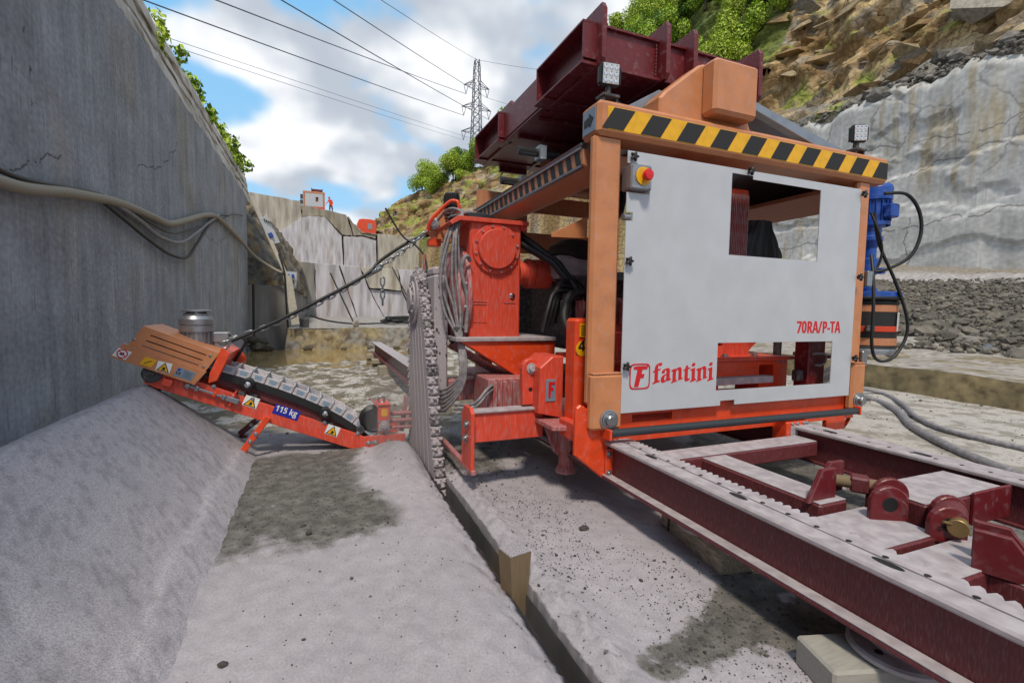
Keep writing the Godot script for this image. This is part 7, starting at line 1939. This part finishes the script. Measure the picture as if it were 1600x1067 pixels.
func wall_lines() -> void:
	var x := -1.69
	var hose := func(pts: Array, r: float, m: String, label: String) -> void:
		var q := []
		for p: Array in pts: q.append(V(x + (p[2] if p.size() > 2 else 0.0), p[0], p[1]))
		tag(put(Mb.new().tube(spline(q, 10), r, 10), "hose", M[m]), label, "hose", "hoses hung along the left wall")
	hose.call([[1.86, -2.0], [1.83, -3.0], [1.84, -3.8], [1.95, -4.5], [2.06, -5.4], [2.10, -6.3], [2.13, -7.0], [2.30, -7.8], [2.58, -9.0], [2.72, -10.0], [2.70, -11.5], [2.62, -13.0, 0.02], [2.45, -13.9, 0.12], [2.2, -14.05, 0.45], [2.05, -14.0, 0.72], [2.02, -13.95, 0.86]], 0.04, "hose_pale", "thick pale hose sagging along the left wall")
	hose.call([[1.97, -2.0], [1.93, -3.2], [1.90, -3.8], [1.97, -4.4], [2.05, -5.0], [2.06, -5.4]], 0.016, "black", "black cable lying on the thick pale hose on the left wall")
	hose.call([[2.02, -5.0], [1.93, -5.6], [1.84, -6.2], [1.76, -7.0], [1.80, -7.8], [2.05, -8.4], [2.42, -9.2], [2.78, -10.2], [2.95, -11.2]], 0.018, "rubber", "dark cable hanging lowest below the pale hose")
	hose.call([[2.05, -5.2], [2.0, -5.9], [1.92, -6.6], [1.95, -7.4], [2.12, -8.1], [2.45, -9.1], [2.8, -10.2]], 0.022, "hose_dusty", "grey hose looped between the pale hose and the lowest cable")
	hose.call([[2.08, -5.6], [2.02, -6.4], [2.04, -7.2], [2.25, -8.2], [2.65, -10.0], [3.05, -11.6], [3.3, -13.2]], 0.012, "black", "thin black cable running up along the left wall to its end")
	var er := []
	for i in 60:
		var ez := lerpf(-3.0, -15.4, i / 59.0)
		er.append(V(-1.96, 4.71 + 0.012 * sin(ez * 3.0), ez))
	tag(put(Mb.new().tube(er, 0.03, 8), "cable", M.black), "black cable lying along the very top edge of the left wall", "cable")
	# socket boards, planks and cables at the wall's end
	var z := -13.95
	var b1 := thing("socket_board", "pale board with four blue sockets at the end of the left wall", "socket board", V(-0.68, 1.86, z))
	put(Mb.new().box(V(-0.70, 1.86, z), V(0.27, 0.40, 0.03), 0.004, Basis.from_euler(V(0, 0.2, -0.05))), "board", M.panel, b1)
	for k in 4: put(Mb.new().box(V(-0.76 + 0.11 * (k % 2), 1.95 - 0.15 * (k / 2), z + 0.05), V(0.065, 0.085, 0.07), 0.008), "socket", M.blue if k < 2 else M.dark_steel, b1)
	var b2 := thing("socket_board", "upper pale switch cabinet with one blue socket beside the planks", "socket board", V(-1.2, 3.1, z))
	put(Mb.new().box(V(-1.20, 3.1, z - 0.05), V(0.22, 0.72, 0.10), 0.006, Basis.from_euler(V(0, 0.2, 0.42))), "cabinet", M.panel, b2)
	put(Mb.new().box(V(-1.16, 2.98, z + 0.03), V(0.10, 0.12, 0.06), 0.008, Basis.from_euler(V(0, 0.2, 0.42))), "socket", M.blue, b2)
	for k in 4: put(Mb.new().cyl(V(-1.30 + 0.05 * k, 3.36 - 0.02 * k, z + 0.0), V(-1.30 + 0.05 * k, 3.36 - 0.02 * k, z + 0.06), 0.018, 8), "switch", M.black, b2)
	for k in 5: put(Mb.new().tube(spline([V(-1.12 + 0.03 * k, 2.78, z), V(-1.06 + 0.03 * k, 2.55, z + 0.03), V(-0.98 + 0.03 * k, 2.3, z), V(-0.85 + 0.02 * k, 2.06, z)]), 0.010, 6), "cable", M.rubber, b2)
	for a: Array in [[V(-1.62, 3.95, z - 0.1), V(-0.80, 1.95, z + 0.1), 0.09, "long weathered plank leaning at the end of the left wall"], [V(-1.50, 3.75, z - 0.2), V(-0.92, 2.2, z), 0.06, "thinner plank leaning behind the long one at the left wall's end"], [V(-0.78, 1.95, z + 0.12), V(-0.60, 0.66, z + 0.1), 0.20, "broad pale board standing below the four-socket board"]]:
		var d: Vector3 = a[1] - a[0]
		var bb := Basis(V(d.y, -d.x, 0).normalized() * -1.0, d.normalized(), V(0, 0, 1)).orthonormalized()
		tag(put(Mb.new().box((a[0] + a[1]) / 2, V(a[2], d.length(), 0.04), 0.005, bb), "plank", M.pale_board), a[3], "plank", "boards at the end of the left wall")
	tag(put(Mb.new().tube(spline([V(-0.98, 2.5, z + 0.05), V(-0.86, 2.1, z + 0.15), V(-0.82, 1.6, z + 0.15), V(-0.80, 0.9, z + 0.15), V(-0.78, 0.6, z + 0.1)]), 0.022, 8), "cable", M.black), "black cable hanging down beside the four-socket board", "cable")
	tag(put(Mb.new().tube([V(-1.60, 0.05, -13.9), V(-1.58, 1.7, -13.9)], 0.03, 8), "rod", M.black), "dark upright pipe in the corner at the left wall's far end", "pipe")
	tag(put(Mb.new().box(V(-0.40, 0.70, -14.4), V(0.24, 0.24, 0.2), 0.01), "crate", M.dark_steel), "small dark square box standing on the back bench", "box")
	for k in 2: tag(put(Mb.new().tube([[V(0.95, 0.62, -14.6), V(0.30, 2.15, -15.2)], [V(3.1, 0.75, -16.0), V(2.35, 2.55, -17.0)]][k], 0.022, 6), "rod", M.rubber), ["long thin rod leaning upright on the back bench, left one", "long thin rod leaning on the back bench beside the saw arm"][k], "rod", "rods on the back bench")
	for k in 4:
		var pts := []
		for i in 30: pts.append(V(2.9 + 0.8 * cos(TAU * i / 30.0 + k), 0.66 + 0.05 * k, -18.0 + 1.4 * sin(TAU * i / 30.0 + k * 0.4)))
		tag(put(Mb.new().tube(pts, 0.045, 6, true), "cable_coil", M.rubber), "dark loop of a cable coil lying on the back bench", "cable coil", "loops of the cable coil on the bench")
	tag(put(Mb.new().tube(spline([V(-0.25, 0.9, -14.3), V(0.2, 0.75, -14.8), V(0.9, 0.66, -15.0), V(1.8, 0.66, -15.5), V(2.6, 0.68, -17.0)]), 0.025, 6), "cable", M.rubber), "dark cable running along the top of the back bench", "cable")
	var rn := Mb.new()
	rn.col = lin(176, 170, 160)
	rn.rock(V(0.97, 0.68, -14.5), V(0.11, 0.16, 0.1), rng)
	tag(put(rn, "stone", M.stone_v), "pale lump of stone at the foot of the leaning rod", "stone")
	for k in 8:
		var mb := Mb.new()
		mb.col = lin(104, 98, 86) * rng.randf_range(0.8, 1.2)
		mb.rock(V([-1.5, -1.25, -1.62, -0.3, 0.6, 1.3, -1.4, 2.0][k], [0.12, 0.06, 0.3, 0.04, 0.03, 0.03, 0.2, 0.03][k], -13.75 + 0.05 * (k % 3)), V(0.22, 0.13, 0.15) * [1.0, 0.8, 0.9, 0.8, 0.5, 0.6, 0.8, 0.5][k], rng)
		tag(put(mb, "stone", M.stone_v), "rough stone lying at the water's back edge", "stone", "rough stones along the back of the pond")

func dust_mist() -> void:
	var f := FogVolume.new()
	f.name = "dust_mist"
	add_child(f)
	f.shape = RenderingServer.FOG_VOLUME_SHAPE_ELLIPSOID
	f.size = V(0.6, 1.0, 1.1)
	f.position = V(0.60, 0.32, -3.55)
	var m := FogMaterial.new()
	m.density = 0.35
	m.albedo = Color(0.86, 0.84, 0.85)
	f.material = m
	tag(f, "thin haze of stone dust hanging where the saw arm meets the floor", "dust", "", "stuff")
